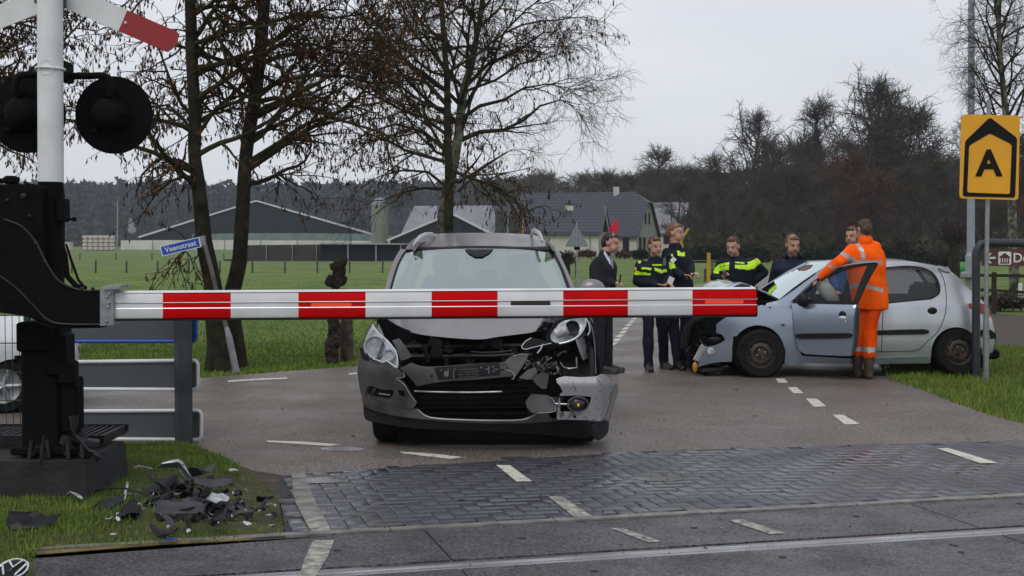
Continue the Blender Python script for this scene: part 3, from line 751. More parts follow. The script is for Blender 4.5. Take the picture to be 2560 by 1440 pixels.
mb = MB(); mb.prism([nsf(0,0),nsf(101,0),nsf(101,26),nsf(0,26)], (0,.02,0)); pl = mb.build('name_plate', M_WHITE, ns, smooth=False)
mb = MB(); mb.prism([nsf(2.2,2,.002),nsf(98,2,.002),nsf(98,24,.002),nsf(2.2,24,.002)], (0,.003,0)); mb.build('blue_field', M_BLUE, pl, smooth=False)
mb = MB(); text_mesh(mb, 'Veenstraat', lambda x,y,z: nsf(x,y,.004+z*.2), 18, off=(10,7.5), spacing=1.02, bold=.25); mb.build('lettering', M_WHITE, pl, smooth=False)

# ---- yellow diversion sign A
M_YEL = pbr('sign_yellow', (.78,.36,.008), (.72,.33,.008), 3, .4)
M_INK = pbr('sign_black', (.006,.006,.007), None, 1, .5, spec=.15)
YA = 15.75
ya = empty('diversion_sign', G(2465,950), 'yellow sign with black arrow frame and letter A on a slim grey post', 'road sign')
mb = MB(); mb.tube([W(2465,952,YA), W(2465,770,YA)], .034, 12); mb.tube([W(2465,790,YA), W(2472,250,YA)], .025, 12); mb.lathe(W(2465,845,YA),(0,0,1),[(.042,0),(.042,.03)],12); mb.build('post', M_GALV, ya)
def rr(c, r, k=5):
    out = []; n = len(c)
    for i in range(n):
        p = Vector(c[i]); a = (Vector(c[i-1])-p).normalized(); b = (Vector(c[(i+1)%n])-p).normalized()
        for j in range(k+1):
            t = j/k; q0 = p+a*r; q1 = p+b*r; q = q0*(1-t)**2 + p*2*t*(1-t) + q1*t*t; out.append((q.x,q.y))
    return out
yo = rr([(2404,286),(2550,289),(2546,500),(2399,496)], 10)
mb = MB(); sheet(mb, yo, lambda u,v: W(u,v,YA-.05), .02, step=400); plt = mb.build('sign_plate', M_YEL, ya, auto=30)
outer = rr([(2475,293),(2543,345),(2538,494),(2407,491),(2413,353)], 7); inner = rr([(2475,333),(2530,361),(2525,485),(2418,481),(2423,364)], 6)
mb = MB(); sheet(mb, outer, lambda u,v: W(u,v,YA-.056), .005, holes=[inner], step=400); mb.build('arrow_frame', M_INK, plt, smooth=False)
mb = MB(); text_mesh(mb, 'A', lambda x,y,z: W(2442.5+x, 438-y, YA-.057-z*.2), 90, bold=3.0); ao = mb.build('letter', M_INK, plt, smooth=False)

# ---- black frame with brown destination sign
M_ANTH = pbr('anthracite_tube', (.022,.026,.034), (.03,.034,.044), 4, .42)
YD = 15.93
dsn = empty('destination_sign', G(2440,940), 'brown destination sign with arrow and building icon in a black tube frame', 'road sign')
mb = MB(); P = sm([(2440,946),(2440,800),(2440,660),(2441,628),(2452,610),(2475,607),(2600,608),(2800,609),(2822,615),(2830,640),(2830,950)],False,12)
mb.tube([W(u,v,YD) for u,v in P], .048, 14); mb.build('tube_frame', M_ANTH, dsn)
M_BRN = pbr('sign_brown', (.085,.028,.016), (.07,.022,.013), 5, .45)
mb = MB(); sheet(mb, rr([(2456,622),(2815,626),(2815,668),(2456,665)],4), lambda u,v: W(u,v,YD-.02), .03, step=900); dp = mb.build('sign_plate', M_BRN, dsn, auto=30)
mb = MB()
def DW(u, v, z=0): return W(u, v, YD-.0235-z)
def dpoly(q, mi=0, z=0): mb.prism([DW(u,v,z) for u,v in q], (0,.004,0), mi)
dpoly([(2463,643),(2489,642),(2489,647),(2463,648)]); dpoly([(2463,645.5),(2474,633),(2480,633),(2468.5,645.5)]); dpoly([(2463,645.5),(2468.5,645.5),(2480,658),(2474,658)])
sheet(mb, rr([(2496,629),(2528,629),(2528,662),(2496,662)],4), lambda u,v: DW(u,v), .004, step=400)
text_mesh(mb, 'De', lambda x,y,z: DW(2532+x, 655.5-y, z*.2), 33, bold=.35)
mb.build('white_symbols', M_WHITE, dp, smooth=False)
mb = MB()
dpoly([(2499,642),(2512,632),(2525,642),(2525,645),(2499,645)],0,.004)
for x in (2502,2508,2514,2520): dpoly([(x,645),(x+3,645),(x+3,658),(x,658)],0,.004)
dpoly([(2500,656),(2524,656),(2524,659),(2500,659)],0,.004); mb.build('building_icon', M_BRN, dp, smooth=False)
# ================================================================ CAR DEBRIS ON THE TURF
M_PLB = pbr('black_plastic', (.006,.006,.008), (.014,.014,.016), 9, .42, rough2=.6, spec=.28)
M_PLG = pbr('grey_plastic', (.030,.030,.034), (.05,.05,.055), 6, .5, spec=.35)
M_SILV = pbr('silver_paint_scuffed', (.32,.33,.36), (.08,.08,.085), 14, .35, metal=.4, dist=1.5, lo=.55, hi=.62)
M_CLEAR = pbr('clear_plastic_shard', (.50,.51,.54), (.24,.24,.26), 20, .15)
M_LAMPW = pbr('headlamp_white', (.62,.62,.65), (.25,.25,.27), 30, .18)
M_CHROME = pbr('chrome', (.75,.76,.78), None, 1, .08, metal=1)
def gz(u, v): p = G(u, v, .04); return Vector((p.x, p.y, .04))
def shard(name, uv, size, mat, label, seed, tilt=.5, lift=.03, fold=.35, group=None, th=.004, cat='car debris', spin=None):
    """crumpled broken plate: jagged outline, folded once, lying tilted"""
    rg = random.Random(seed); p0 = gz(*uv); n = rg.randint(7, 11); L, Wd = size; L *= 1.05; Wd *= 1.05
    o = []
    for i in range(n):
        a = 2*math.pi*i/n + rg.uniform(-.15,.15); k = rg.uniform(.65,1.1); o.append((L/2*k*math.cos(a), Wd/2*k*math.sin(a)))
    M = Matrix.Rotation(spin if spin is not None else rg.uniform(0,6.28),3,'Z') @ Matrix.Rotation(rg.uniform(-tilt,tilt),3,'X') @ Matrix.Rotation(rg.uniform(-tilt,tilt)*.7,3,'Y')
    fx = rg.uniform(-.2,.2)*L; kk = rg.uniform(-fold,fold)*1.6
    def fn(x, y):
        z = kk*abs(x-fx) + .25*fold*Wd*math.cos(y/Wd*2.6) + .12*min(L,Wd)*noise.noise(Vector((x/L*5,y/Wd*5,seed)))
        return M @ Vector((x, y, z))
    mb = MB(); V2, T = fillpoly(o, (), max(L, Wd)/9); P = [fn(*q) for q in V2]; lo = min(q.z for q in P)
    up = M @ Vector((0,0,1)); P = [q + p0 + Vector((0,0,lift-lo)) for q in P]; k = len(P); Q = [q - up*th for q in P]
    cnt = {}
    for t in T:
        for i in range(3): a, c = t[i], t[(i+1)%3]; cnt[(min(a,c),max(a,c))] = cnt.get((min(a,c),max(a,c)),0)+1
    fs = list(T)+[(t[2]+k,t[1]+k,t[0]+k) for t in T]
    for t in T:
        for i in range(3):
            a, c = t[i], t[(i+1)%3]
            if cnt[(min(a,c),max(a,c))] == 1: fs.append((c,a,a+k,c+k))
    mb.add(P+Q, fs); ob = mb.build(name, mat, None, origin=(p0.x,p0.y,0), auto=28); return tag(ob, label, cat, group)
shard('bumper_shard', (445,1243), (.30,.20), M_SILV, 'curved scuffed silver bumper piece in the middle of the debris pile', 3, lift=.10, fold=.45, spin=.3)
shard('trim_shard', (398,1240), (.26,.13), M_PLB, 'upright black fin-shaped trim shard left of the silver piece in the pile', 5, tilt=1.2, lift=.02)
shard('grille_shard', (470,1215), (.22,.12), M_PLB, 'black ribbed shard at the back of the debris pile', 8, tilt=.9, lift=.03)
shard('wheel_arch_shard', (510,1215), (.26,.14), M_PLG, 'dark grey domed liner shard at the top right of the debris pile', 12, lift=.06, fold=.6)
shard('bumper_strip_shard', (525,1240), (.26,.10), M_PLG, 'grey pointed bumper strip right of the silver piece', 15, lift=.06, spin=.15, fold=.25)
shard('flat_black_shard', (275,1275), (.28,.15), M_PLB, 'flat black shard between the lamp glass and the debris pile', 21, tilt=.3, lift=.02)
shard('wide_black_shard', (325,1300), (.30,.13), M_PLB, 'wide black shard under the small green weeds in the debris', 23, tilt=.3, lift=.015)
shard('torn_black_shard', (72,1328), (.30,.17), M_PLB, 'torn black plastic sheet alone at the far left of the turf', 27, tilt=.4, lift=.03, fold=.5)
shard('folded_black_shard', (500,1300), (.24,.12), M_PLB, 'folded black shard directly right of the square cover', 31, tilt=.5, lift=.02)
shard('crumpled_film', (545,1295), (.26,.13), M_CLEAR, 'crumpled translucent plastic film at the right of the debris pile', 33, tilt=.5, lift=.03, fold=.7)
shard('lamp_glass_shard', (192,1262), (.135,.075), M_LAMPW, 'white headlamp glass piece lying alone left of the debris pile', 41, tilt=.6, lift=.04, spin=-.7)
shard('white_strip_shard', (355,1183), (.13,.03), M_LAMPW, 'long white curved strip on the grass behind the debris pile', 43, tilt=.2, lift=.03, spin=.25)
shard('white_chip', (583,1188), (.08,.045), M_LAMPW, 'small white chip on the turf near the paving', 45, tilt=.3, lift=.03)
shard('dark_hub_shard', (405,1352), (.17,.13), M_PLB, 'round black fragment with blue edge at the front of the debris', 47, tilt=.6, lift=.03, fold=.6)
# square cover with rounded edges
c = gz(452,1305); mb = MB(); mb.box(c+Vector((0,0,.06)), (.27,.13,.085), Matrix.Rotation(.06,3,'Z') @ Matrix.Rotation(.25,3,'X'), .025)
mb.box(c+Vector((-.09,.03,.085)), (.07,.08,.05), Matrix.Rotation(.2,3,'X'), .015); tag(mb.build('cover', M_PLG, None, origin=(c.x,c.y,0)), 'dark grey rounded plastic cover at the front of the debris pile', 'car debris')
# long thin bars
for (a, b, r, m, nm, lb) in (((237,1240),(380,1258),.010,M_PLB,'trim_bar','long thin black trim bar lying left of the debris pile'),
                     ((310,1262),(318,1226),.008,M_LAMPW,'white_stick','thin white stick standing in the grass behind the trim bar'),
                     ((380,1275),(470,1240),.016,M_PLB,'black_tube_piece','bent black tube piece left in front of the silver bumper shard'),
                     ((480,1225),(452,1190),.014,M_PLB,'curved_black_strip','black strip leaning up at the back of the debris pile'),
                     ((505,1260),(575,1300),.012,M_PLB,'black_seal','black rubber seal strip at the right of the debris pile')):
    A = gz(*a)+Vector((0,0,.03)); B = gz(*b)+Vector((0,0,.05)); M_ = (A+B)/2+Vector((.01,.0,.03)); mb = MB(); mb.tube([A,A.lerp(M_,.5)+Vector((0,0,.006)),M_,M_.lerp(B,.5),B], r, 8, sq=.5); tag(mb.build(nm, m, None, origin=(A.x,A.y,0)), lb, 'car debris')
mb = MB(); c = gz(430,1355)+Vector((0,0,.03)); mb.tube([c+Vector((.042*math.cos(a+2.2),.02*math.sin(a+2.2),.01+.02*math.sin(a+2.2))) for a in [i*.25 for i in range(14)]], .005, 8)
tag(mb.build('blue_ring_piece', pbr('blue_plastic',(.01,.05,.35),None,1,.3), None, origin=(c.x,c.y,0)), 'small bright blue curved plastic ring at the front of the debris', 'car debris')
g1 = 'small black plastic fragments scattered through the debris pile'; rg = random.Random(5)
for i in range(120):
    u = rg.gauss(500, 78); v = rg.gauss(1280, 32)
    if not (230 < u < 700 and 1195 < v < 1350): continue
    shard('black_fragment', (u,v), (rg.uniform(.05,.16), rg.uniform(.02,.075)), M_PLB if rg.random() < .75 else M_PLG, 'small black plastic fragment scattered through the debris pile', 100+i, tilt=.8, lift=.01+rg.random()*.05*math.exp(-((u-480)/90)**2), fold=.5, group=g1)
g2 = 'tiny white and silver chips between the debris and the grass'
for i in range(40):
    u = rg.uniform(250, 690); v = rg.gauss(1290, 40)
    if not (1190 < v < 1352): continue
    shard('pale_chip', (u,v), (rg.uniform(.025,.06), rg.uniform(.01,.03)), M_LAMPW if rg.random() < .5 else M_CLEAR, 'tiny pale chip between the debris and the grass', 300+i, tilt=.8, lift=.025, fold=.4, group=g2)
# chrome round emblem piece at the lower left corner
em = empty('round_chrome_badge', gz(32,1444), 'round chrome car badge lying on the turf at the bottom left corner', 'car badge')
c = gz(32,1449)+Vector((0,0,.05)); X = Vector((1,0,.02)); Yv = Vector((0,.90,.44)).normalized()
def EB(x, y): return c + X*x + Yv*y
mb = MB(); N = X.cross(Yv)
mb.lathe(c, N, [(.074,-.012),(.076,0),(.070,.003),(.062,-.004),(.03,-.006)], 32); mb.build('badge_disc', M_PLB, em)
mb = MB(); mb.tube([EB(.069*math.cos(a), .069*math.sin(a)) for a in [2*math.pi*i/32 for i in range(33)]], .006, 8)
for q in (((-.030,.052),(0,.006),(.030,.052)), ((-.056,.030),(-.024,-.050),(0,-.006),(.024,-.050),(.056,.030))):
    mb.tube([EB(*p)+N*.003 for p in q], .0065, 6)
mb.build('badge_ring', M_CHROME, em)
# weeds in the pile
mb = MB(); rg = random.Random(9)
for i in range(60):
    c0 = gz(rg.gauss(318,26), rg.gauss(1288,9)); d = Vector((rg.uniform(-.4,.4), rg.uniform(-.4,.4), 1)).normalized()*rg.uniform(.03,.07)
    s_ = d.cross(Vector((0,1,0))).normalized()*rg.uniform(.004,.010); mb.add([c0, c0+d*.6+s_, c0+d, c0+d*.6-s_], [(0,1,2,3)])
tag(mb.build('weed_clump', pbr('weed_leaf',(.03,.075,.02),(.06,.12,.03),20,.7,island=.3), None, origin=gz(318,1288), smooth=False, fix=False), 'small green weed growing through the black shards', 'plant')
# ================================================================ DAMAGED GREY SUV (nose towards the camera)
M_GREYP = pbr('skylit_grey_metallic_paint', (.215,.205,.215), (.24,.23,.24), 2, .42, metal=.45, coat=.35, spec=.6)  # sky reflection on bonnet and roof lightened into the paint colour
M_GREYB = pbr('shaded_dirty_grey_paint', (.055,.051,.051), (.105,.10,.10), 5, .33, metal=.45, coat=.35, rough2=.55)  # darker copy of the same paint: shade and grime put into the colour
M_SCUFF = pbr('scuffed_grey_paint', (.24,.24,.25), (.035,.035,.037), 12, .42, metal=.3, detail=10, dist=1.6, lo=.55, hi=.70)
M_GREYT = pbr('torn_grey_plastic', (.075,.071,.073), (.12,.115,.118), 7, .38, metal=.4, coat=.3)
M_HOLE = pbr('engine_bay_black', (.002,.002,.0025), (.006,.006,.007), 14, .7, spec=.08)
M_TYRE = pbr('tyre_rubber', (.008,.008,.008), (.016,.016,.016), 14, .8, spec=.12, bump=.3, bscale=50)
M_WSG = glass('windscreen_glass', (.60,.66,.66), .42, .03, (.80,.90,.90))
M_DKG = glass('dark_glass', (.42,.46,.47), .05, .02)
M_CLG = glass('clear_lamp_glass', (.95,.96,.97), .0, .02, (.7,.7,.7))
M_REFL = pbr('lamp_reflector', (.74,.76,.80), (.50,.51,.54), 9, .30, metal=.15)
M_SEAT = pbr('seat_fabric', (.022,.024,.026), (.035,.037,.04), 12, .85)
M_TRIM = pbr('black_trim', (.006,.006,.007), (.012,.012,.013), 9, .55, spec=.22)
M_INT = pbr('cabin_grey', (.05,.055,.057), None, 1, .7)
M_MESHR = pbr('radiator', (.004,.004,.005), (.009,.009,.010), 60, .6, spec=.12)
suv = empty('wrecked_suv', G(1190,1110), 'grey SUV with crushed bonnet, torn bumper and dangling right bumper corner behind the boom', 'car')
D0 = 10.27; CX = 1195.0
def dB(u, v, add=0.0):          # bumper surface: bows back towards both flanks
    t = (u-CX)/302.0; return D0 + .38*abs(t)**3.2 + .10*max(0, (930-v)/130.0)**1.5 + .05*max(0,(v-1040)/60.0)**2 + add
def SB(add=0.0): return lambda u, v: W(u, v, dB(u, v, add))
def part(name, mat, poly, fn, th=.012, holes=(), step=12, auto=35, parent=suv, wave=0, **k):
    mb = MB(); sheet(mb, poly, fn, th, holes, step, wave=wave); return mb.build(name, mat, parent, auto=auto, **k)
# body shell behind the front : lower body lofted from cross sections in real metres
xl, xr = -1.155, .650; xc = (xl+xr)/2; hw = (xr-xl)/2
def sect(y, w, z0, z1, zs, tuck):   # one side: from sill to belt
    return [(-w+tuck, z0), (-w, z0+.12), (-w-.005, zs), (-w+.02, z1-.12), (-w+.06, z1)]
mb = MB(); rows = []
st = [(.30,.80,.36,.86),(.55,.87,.34,.95),(.9,.895,.33,.99),(1.4,.90,.30,1.02),(2.2,.90,.28,1.04),(3.2,.90,.28,1.06),(3.9,.88,.32,1.08),(4.25,.80,.40,1.08)]
for sd_ in (-1, 1):
    vs = []
    for (dy, w, z0, z1) in st:
        for (x, z) in sect(dy, w, z0, z1, .68, .05): vs.append((xc + (x if sd_ < 0 else -x), D0+dy, z))
    n = 5; fs = [(i*n+k, i*n+k+1, (i+1)*n+k+1, (i+1)*n+k) for i in range(len(st)-1) for k in range(n-1)]
    # wheel arches are cut by leaving the low faces of the arch stations out
    mb.add(vs, [f for f in fs if not (f[0]//n in (0,) and f[0] % n < 2)])
vs = [(xc-.74,D0+4.25,.42),(xc+.74,D0+4.25,.42),(xc+.76,D0+4.22,1.08),(xc-.76,D0+4.22,1.08)]; mb.add(vs, [(0,1,2,3)])
mb.build('body_side', M_GREYP, suv, fix=False)
mb = MB(); mb.box((xc, D0+2.4, .30), (1.55, 3.6, .12), bev=.03); mb.box((xc, D0+.70, .50), (1.35,.08,.50)); mb.box((xc,D0+1.5,.62),(1.5,.06,.75)); mb.build('underbody', M_HOLE, suv)
# interior
mb = MB(); mb.box((xc, D0+1.32, .98), (1.45,.5,.16), bev=.06); mb.box((xc, D0+2.4, .55), (1.5,1.6,.3), bev=.05); mb.build('dashboard', M_TRIM, suv)
def seat(x, y, nm='front_seat'):
    mb = MB(); mb.box((x, y, .98), (.46,.16,.62), Matrix.Rotation(-.2,3,'X'), .07); mb.box((x,y-.3,.66),(.48,.5,.16),bev=.06); s_ = mb.build(nm, M_SEAT, suv)
    mb = MB(); mb.box((x, y+.08, 1.40), (.25,.09,.18), Matrix.Rotation(-.15,3,'X'), .04); mb.build('headrest', M_SEAT, s_)
seat(xc-.36, D0+2.25); seat(xc+.36, D0+2.25)
mb = MB(); mb.box((xc, D0+3.1, .98), (1.25,.15,.5), Matrix.Rotation(-.25,3,'X'), .06); rs = mb.build('rear_seat', M_SEAT, suv)
for x in (-.4, 0, .4):
    mb = MB(); mb.box((xc+x, D0+3.18, 1.26), (.22,.08,.13), bev=.035); mb.build('headrest', M_SEAT, rs)
mb = MB(); c = Vector((xc+.36, D0+1.68, 1.08)); e1 = Vector((1,0,0)); e2 = Vector((0,.42,.9)).normalized()
mb.tube([c+e1*(.19*math.cos(a))+e2*(.19*math.sin(a)) for a in [2*math.pi*i/28 for i in range(29)]], .016, 8); mb.box(c, (.32,.03,.06), bev=.01); mb.box(c+Vector((0,0,.0)), (.14,.05,.13), bev=.02); mb.build('steering_wheel', M_TRIM, suv)
# windscreen: slopes from the cowl (y+1.15) to the roof (y+1.92)
def dW(u, v): t = (760-v)/(760-626); return D0 + 1.10 + .85*t + .10*((u-CX)/200)**2
def SW(add=0.0): return lambda u, v: W(u, v, dW(u, v)+add)
ws = sm([(973,760,1),(980,722),(997,665),(1013,634),(1022,629),(1110,622),(1195,620.5),(1290,622),(1370,629),(1379,634),(1397,665),(1418,722),(1432,760,1)], True, 14)
part('windscreen', M_WSG, ws, SW(), 0, step=22)
wso = sm([(957,762,1),(965,720),(985,664),(1003,632),(1012,624),(1100,616),(1195,614),(1290,616),(1378,624),(1390,632),(1411,664),(1436,720),(1450,762,1)], True, 12)
ws2 = sm([(973,761,1),(980,722),(997,665),(1013,634),(1022,629),(1110,622),(1195,620.5),(1290,622),(1370,629),(1379,634),(1397,665),(1418,722),(1432,761,1)], True, 12)
part('windscreen_seal', M_TRIM, sm([(966,761,1),(974,722),(992,663),(1009,631),(1018,625),(1110,618),(1195,616.5),(1290,618),(1373,625),(1384,631),(1404,663),(1427,722),(1441,761,1)],True,12), SW(-.004), .02, holes=[ws2], step=60)
part('pillar', M_GREYP, sm([(966,762,1),(974,722),(992,663),(1009,631),(1018,625),(1003,622),(990,640),(976,672),(963,718),(952,762,1)],True,10), SW(.01), .05)
part('pillar', M_GREYP, sm([(1441,762,1),(1427,722),(1404,663),(1384,631),(1373,625),(1389,622),(1404,645),(1420,680),(1436,718),(1452,762,1)],True,10), SW(.01), .05)
mb = MB(); mb.prism([SW(-.02)(u,v) for u,v in ((1163,623),(1232,623),(1222,633),(1206,642),(1188,642),(1172,633))], (0,.05,0)); mb.box(SW(.10)(1197,640), (.25,.04,.07), bev=.02); mb.build('rear_view_mirror', M_TRIM, suv)
# roof: from the screen top to the back, bulging up
def dR(u, v): 
    t = max(0, (625-v)/(625-583)); return D0 + 1.93 + 1.9*t**1.3 + .08*((u-CX)/200)**2
rf = sm([(1012,624),(1100,616.5),(1195,614.5),(1290,616.5),(1380,624),(1366,604),(1345,591),(1320,586),(1255,582.5),(1190,582),(1120,583),(1065,587.5),(1035,597),(1022,608)],True,12)
part('roof', M_GREYP, rf, lambda u, v: W(u, v, dR(u, v)), .02, step=12)
def rail(P, nm='roof_rail'):
    mb = MB(); mb.tube([W(u, v, D0+1.95+dy) for u, v, dy in P], [.012]+[.017]*(len(P)-2)+[.014], 8, sq=1.4)
    mb.build(nm, M_ALU, suv)
rail([(1034,616,0),(1041,603,.05),(1050,593,.15),(1064,587,.35),(1080,586.5,.8),(1090,590,1.7)])
rail([(1356,604,0),(1352,592,.05),(1346,582,.15),(1338,577,.35),(1333,577,.8),(1328,588,1.7)])
mb = MB(); mb.tube([W(1205,584,D0+3.5), W(1206,560,D0+3.7)], .003, 5); mb.build('aerial', M_TRIM, suv)
mb = MB(); mb.prism([(xc-.60,D0+2.02,1.525),(xc+.60,D0+2.02,1.525),(xc+.60,D0+3.9,1.56),(xc-.60,D0+3.9,1.56)], (0,0,.03)); mb.build('headliner', M_INT, suv, smooth=False)
# side windows, tail window
for s_ in (-1, 1):
    X0, X1 = xc+s_*.84, xc+s_*.64
    mb = MB()
    for (a, b) in ((1.45,2.35),(2.42,3.3),(3.37,3.95)): mb.add([(X0,D0+a,1.05),(X0,D0+b,1.05),(X1,D0+min(b,3.8),1.52),(X1,D0+(a if a > 1.5 else 2.0),1.52)], [(0,1,2,3)])
    mb.build('side_window', M_DKG, suv, fix=False)
    mb = MB(); 
    for y in (2.385, 3.335): mb.prism([(X0,D0+y-.05,1.05),(X0,D0+y+.05,1.05),(X1,D0+y+.05,1.56),(X1,D0+y-.05,1.56)], (-s_*.03,0,0))
    mb.prism([(X0,D0+3.95,1.05),(X0,D0+4.25,1.05),(X1,D0+3.95,1.58),(X1,D0+3.75,1.58)], (-s_*.03,0,0))
    mb.prism([(X1,D0+1.95,1.52),(X1,D0+3.95,1.52),(X1-s_*.05,D0+3.95,1.62),(X1-s_*.05,D0+1.95,1.60)], (-s_*.02,0,0)); mb.build('side_pillar', M_GREYP, suv, smooth=False)
mb = MB(); mb.add([(xc-.62,D0+4.22,1.1),(xc+.62,D0+4.22,1.1),(xc+.52,D0+3.98,1.5),(xc-.52,D0+3.98,1.5)], [(0,1,2,3)]); mb.build('tail_window', M_WSG, suv, fix=False)
mb = MB(); mb.prism([(xc-.66,D0+3.9,1.5),(xc+.66,D0+3.9,1.5),(xc+.62,D0+3.9,1.64),(xc-.62,D0+3.9,1.64)], (0,.1,0)); mb.build('tail_spoiler', M_GREYP, suv, smooth=False)
# wing mirror (right in the photo) and stub of the other
mb = MB(); mb.ell(W(1479,722,D0+1.45), .115,.07,.085, nu=20); mb.build('wing_mirror', M_GREYP, suv)
# bonnet: front lip bowed down and crumpled, rises to the cowl
def dH(u, v): t = max(-.1, (849-v)/(849-745.0)); return D0 + .34 + .85*t + .25*abs((u-CX)/240)**2.5
bn = sm([(950,745,1),(951,770),(962,797),(985,812),(1015,826),(1045,835),(1080,840),(1120,844),(1160,847),(1205,848),(1245,842),(1285,837),(1330,831),(1355,822),(1374,806),(1392,780),(1446,745,1)],True,10)
def fH(u, v):
    d = dH(u, v); e = max(0, 1-(849-v)/26.0)
    crease = .05*math.exp(-((u-(1000+(v-797)*.3))/9)**2) - .04*math.exp(-((u-(1335+(v-800)*.3))/12)**2)
    return W(u, v, d + .015*e*e + crease + .03*noise.noise(Vector((u*.02, v*.03, 0))))
part('bonnet', M_GREYP, bn, fH, .02, step=8, auto=60)
part('bonnet_crease', M_GREYB, sm([(1340,828,1),(1360,795,1),(1402,793,1),(1395,812),(1376,806),(1366,826)],True,8), lambda u,v: W(u,v,D0+.5+.06*noise.noise(Vector((u*.08,v*.08,1)))), .02, step=7)
# black engine bay behind everything
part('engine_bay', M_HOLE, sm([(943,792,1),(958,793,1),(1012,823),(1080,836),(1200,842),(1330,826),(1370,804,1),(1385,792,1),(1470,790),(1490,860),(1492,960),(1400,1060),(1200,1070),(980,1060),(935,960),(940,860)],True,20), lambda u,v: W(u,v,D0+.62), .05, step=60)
mb = MB(); rg = random.Random(4)
def tb(pts, r, d): mb.tube([W(u, v, D0+d) for u, v in pts], r, 7)
for (u0,u1,v,d) in ((1010,1320,868,.50),(1020,1330,892,.46)): tb([(u0,v),(u1,v-4)], .022, d)
tb([(1060,862),(1070,905)], .02, .44); tb([(1250,856),(1262,912)], .018, .45)
for k in range(30):
    u = rg.uniform(1010,1470); v = rg.uniform(850,915); mb.box(W(u,v,D0+rg.uniform(.44,.58)), (rg.uniform(.03,.12),.04,rg.uniform(.02,.09)), Matrix.Rotation(rg.uniform(-.5,.5),3,'Y'), .005)
mb.build('engine_parts', pbr('engine_plastic',(.004,.004,.005),(.010,.010,.011),20,.5,spec=.18), suv)
mb = MB(); tb([(1178,879),(1205,881),(1245,880),(1280,876)], .004, .36); tb([(1180,889),(1230,890),(1285,884)], .005, .37); mb.build('latch_bar', M_POST, suv)
mb = MB()
for i in range(26): u = 1060+i*8.5; mb.tube([W(u,1000,D0+.5), W(u,1042,D0+.5)], .003, 4)
for i in range(6): v = 965+i*14; mb.tube([W(1045,v,D0+.49), W(1340,v-2,D0+.49)], .004, 4)
mb.build('radiator', M_MESHR, suv)
# left (in the photo) wing and bumper corner
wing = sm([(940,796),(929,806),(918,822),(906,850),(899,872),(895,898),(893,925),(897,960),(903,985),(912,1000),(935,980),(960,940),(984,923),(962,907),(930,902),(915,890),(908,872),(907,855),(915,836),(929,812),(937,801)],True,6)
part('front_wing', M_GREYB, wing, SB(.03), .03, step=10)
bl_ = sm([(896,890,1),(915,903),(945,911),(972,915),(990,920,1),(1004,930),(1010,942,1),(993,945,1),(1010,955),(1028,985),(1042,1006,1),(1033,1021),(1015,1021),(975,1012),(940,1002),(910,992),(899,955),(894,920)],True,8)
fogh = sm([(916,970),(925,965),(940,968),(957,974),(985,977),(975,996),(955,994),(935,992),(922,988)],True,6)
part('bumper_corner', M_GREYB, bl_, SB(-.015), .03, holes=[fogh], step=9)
part('fog_lamp_recess', M_TRIM, sm([(905,962),(960,966),(996,974),(985,1002),(930,998),(910,990)],True,9), SB(.045), .01, step=20)
mb = MB(); c = SB(.02)(932,985); mb.lathe(c+Vector((0,.03,0)), Vector((-.2,-1,0)), [(.052,0),(.055,.025),(.046,.03),(.04,.02),(.003,.01)], 24); mb.build('fog_lamp', M_PLB, suv)
mb = MB(); mb.tube([SB(.0)(948,984), SB(.01)(975,988)], .005, 6); mb.tube([SB(-.004)(u,v) for u,v in sm([(914,988),(925,997),(960,1008),(1003,1020)],False,8)], .003, 5); mb.build('fog_lamp_bar', M_GALV, suv)
mb = MB(); sheet(mb, [(994,974),(1010,977),(1013,990),(999,989)], SB(-.018), .01, step=20); mb.build('bumper_hole', M_HOLE, suv, smooth=False)
mb = MB(); 
for P in ([(990,945),(1000,953),(1012,963),(1024,984),(1041,1007)],[(1008,931),(1012,941),(1004,945),(996,944)],[(896,898),(893,930),(897,962)]): mb.tube([SB(-.018)(u,v) for u,v in sm(P,False,6)], .0028, 5)
mb.build('torn_edge', pbr('bare_plastic_edge',(.22,.21,.20),(.4,.4,.4),30,.5), suv)
# headlamp left
hl = sm([(931,813,1),(938,824),(950,838),(965,851),(985,873),(991,884),(994,905),(993,918,1),(978,909),(962,903),(945,903),(930,897),(920,888),(913,872),(912,857),(918,838)],True,7)
part('lamp_reflector', M_REFL, hl, lambda u,v: W(u,v,dB(u,v)+.12), .02, step=9)
hp = bpy.data.objects['lamp_reflector']
mb = MB(); c = W(938,868,dB(938,868)+.085); mb.lathe(c, (-.25,-1,.1), [(.087,0),(.092,.015),(.085,.02),(.06,-.01),(.03,-.02),(.002,-.022)], 28)
c = W(974,888,dB(974,888)+.08); mb.lathe(c, (-.25,-1,.1), [(.045,0),(.048,.012),(.04,.014),(.02,-.01),(.002,-.012)], 24); mb.build('lamp_bulb_bowl', pbr('lamp_bowl',(.50,.52,.56),(.34,.35,.38),30,.25,metal=.2), hp)
part('headlamp_glass', M_CLG, hl, SB(.0), 0, step=10)
mb = MB(); mb.tube([SB(-.003)(u,v) for u,v in sm([(931,812),(938,823),(950,837),(966,850),(986,873),(991,884),(994,905),(993,919),(978,910),(966,902),(958,906),(945,901),(932,897)],False,5)], .006, 6); mb.build('headlamp_rim', M_REFL, hp)
part('grille_wing', M_GREYB, sm([(980,851,1),(998,846,1),(1012,864),(1029,891,1),(1020,897,1),(1003,902,1),(997,888),(990,868)],True,7), SB(.05), .012, step=9)
part('side_marker', M_TRIM, sm([(900,870),(908,868),(916,880),(925,897),(920,900),(908,897),(902,885)],True,6), SB(.022), .01, step=20)
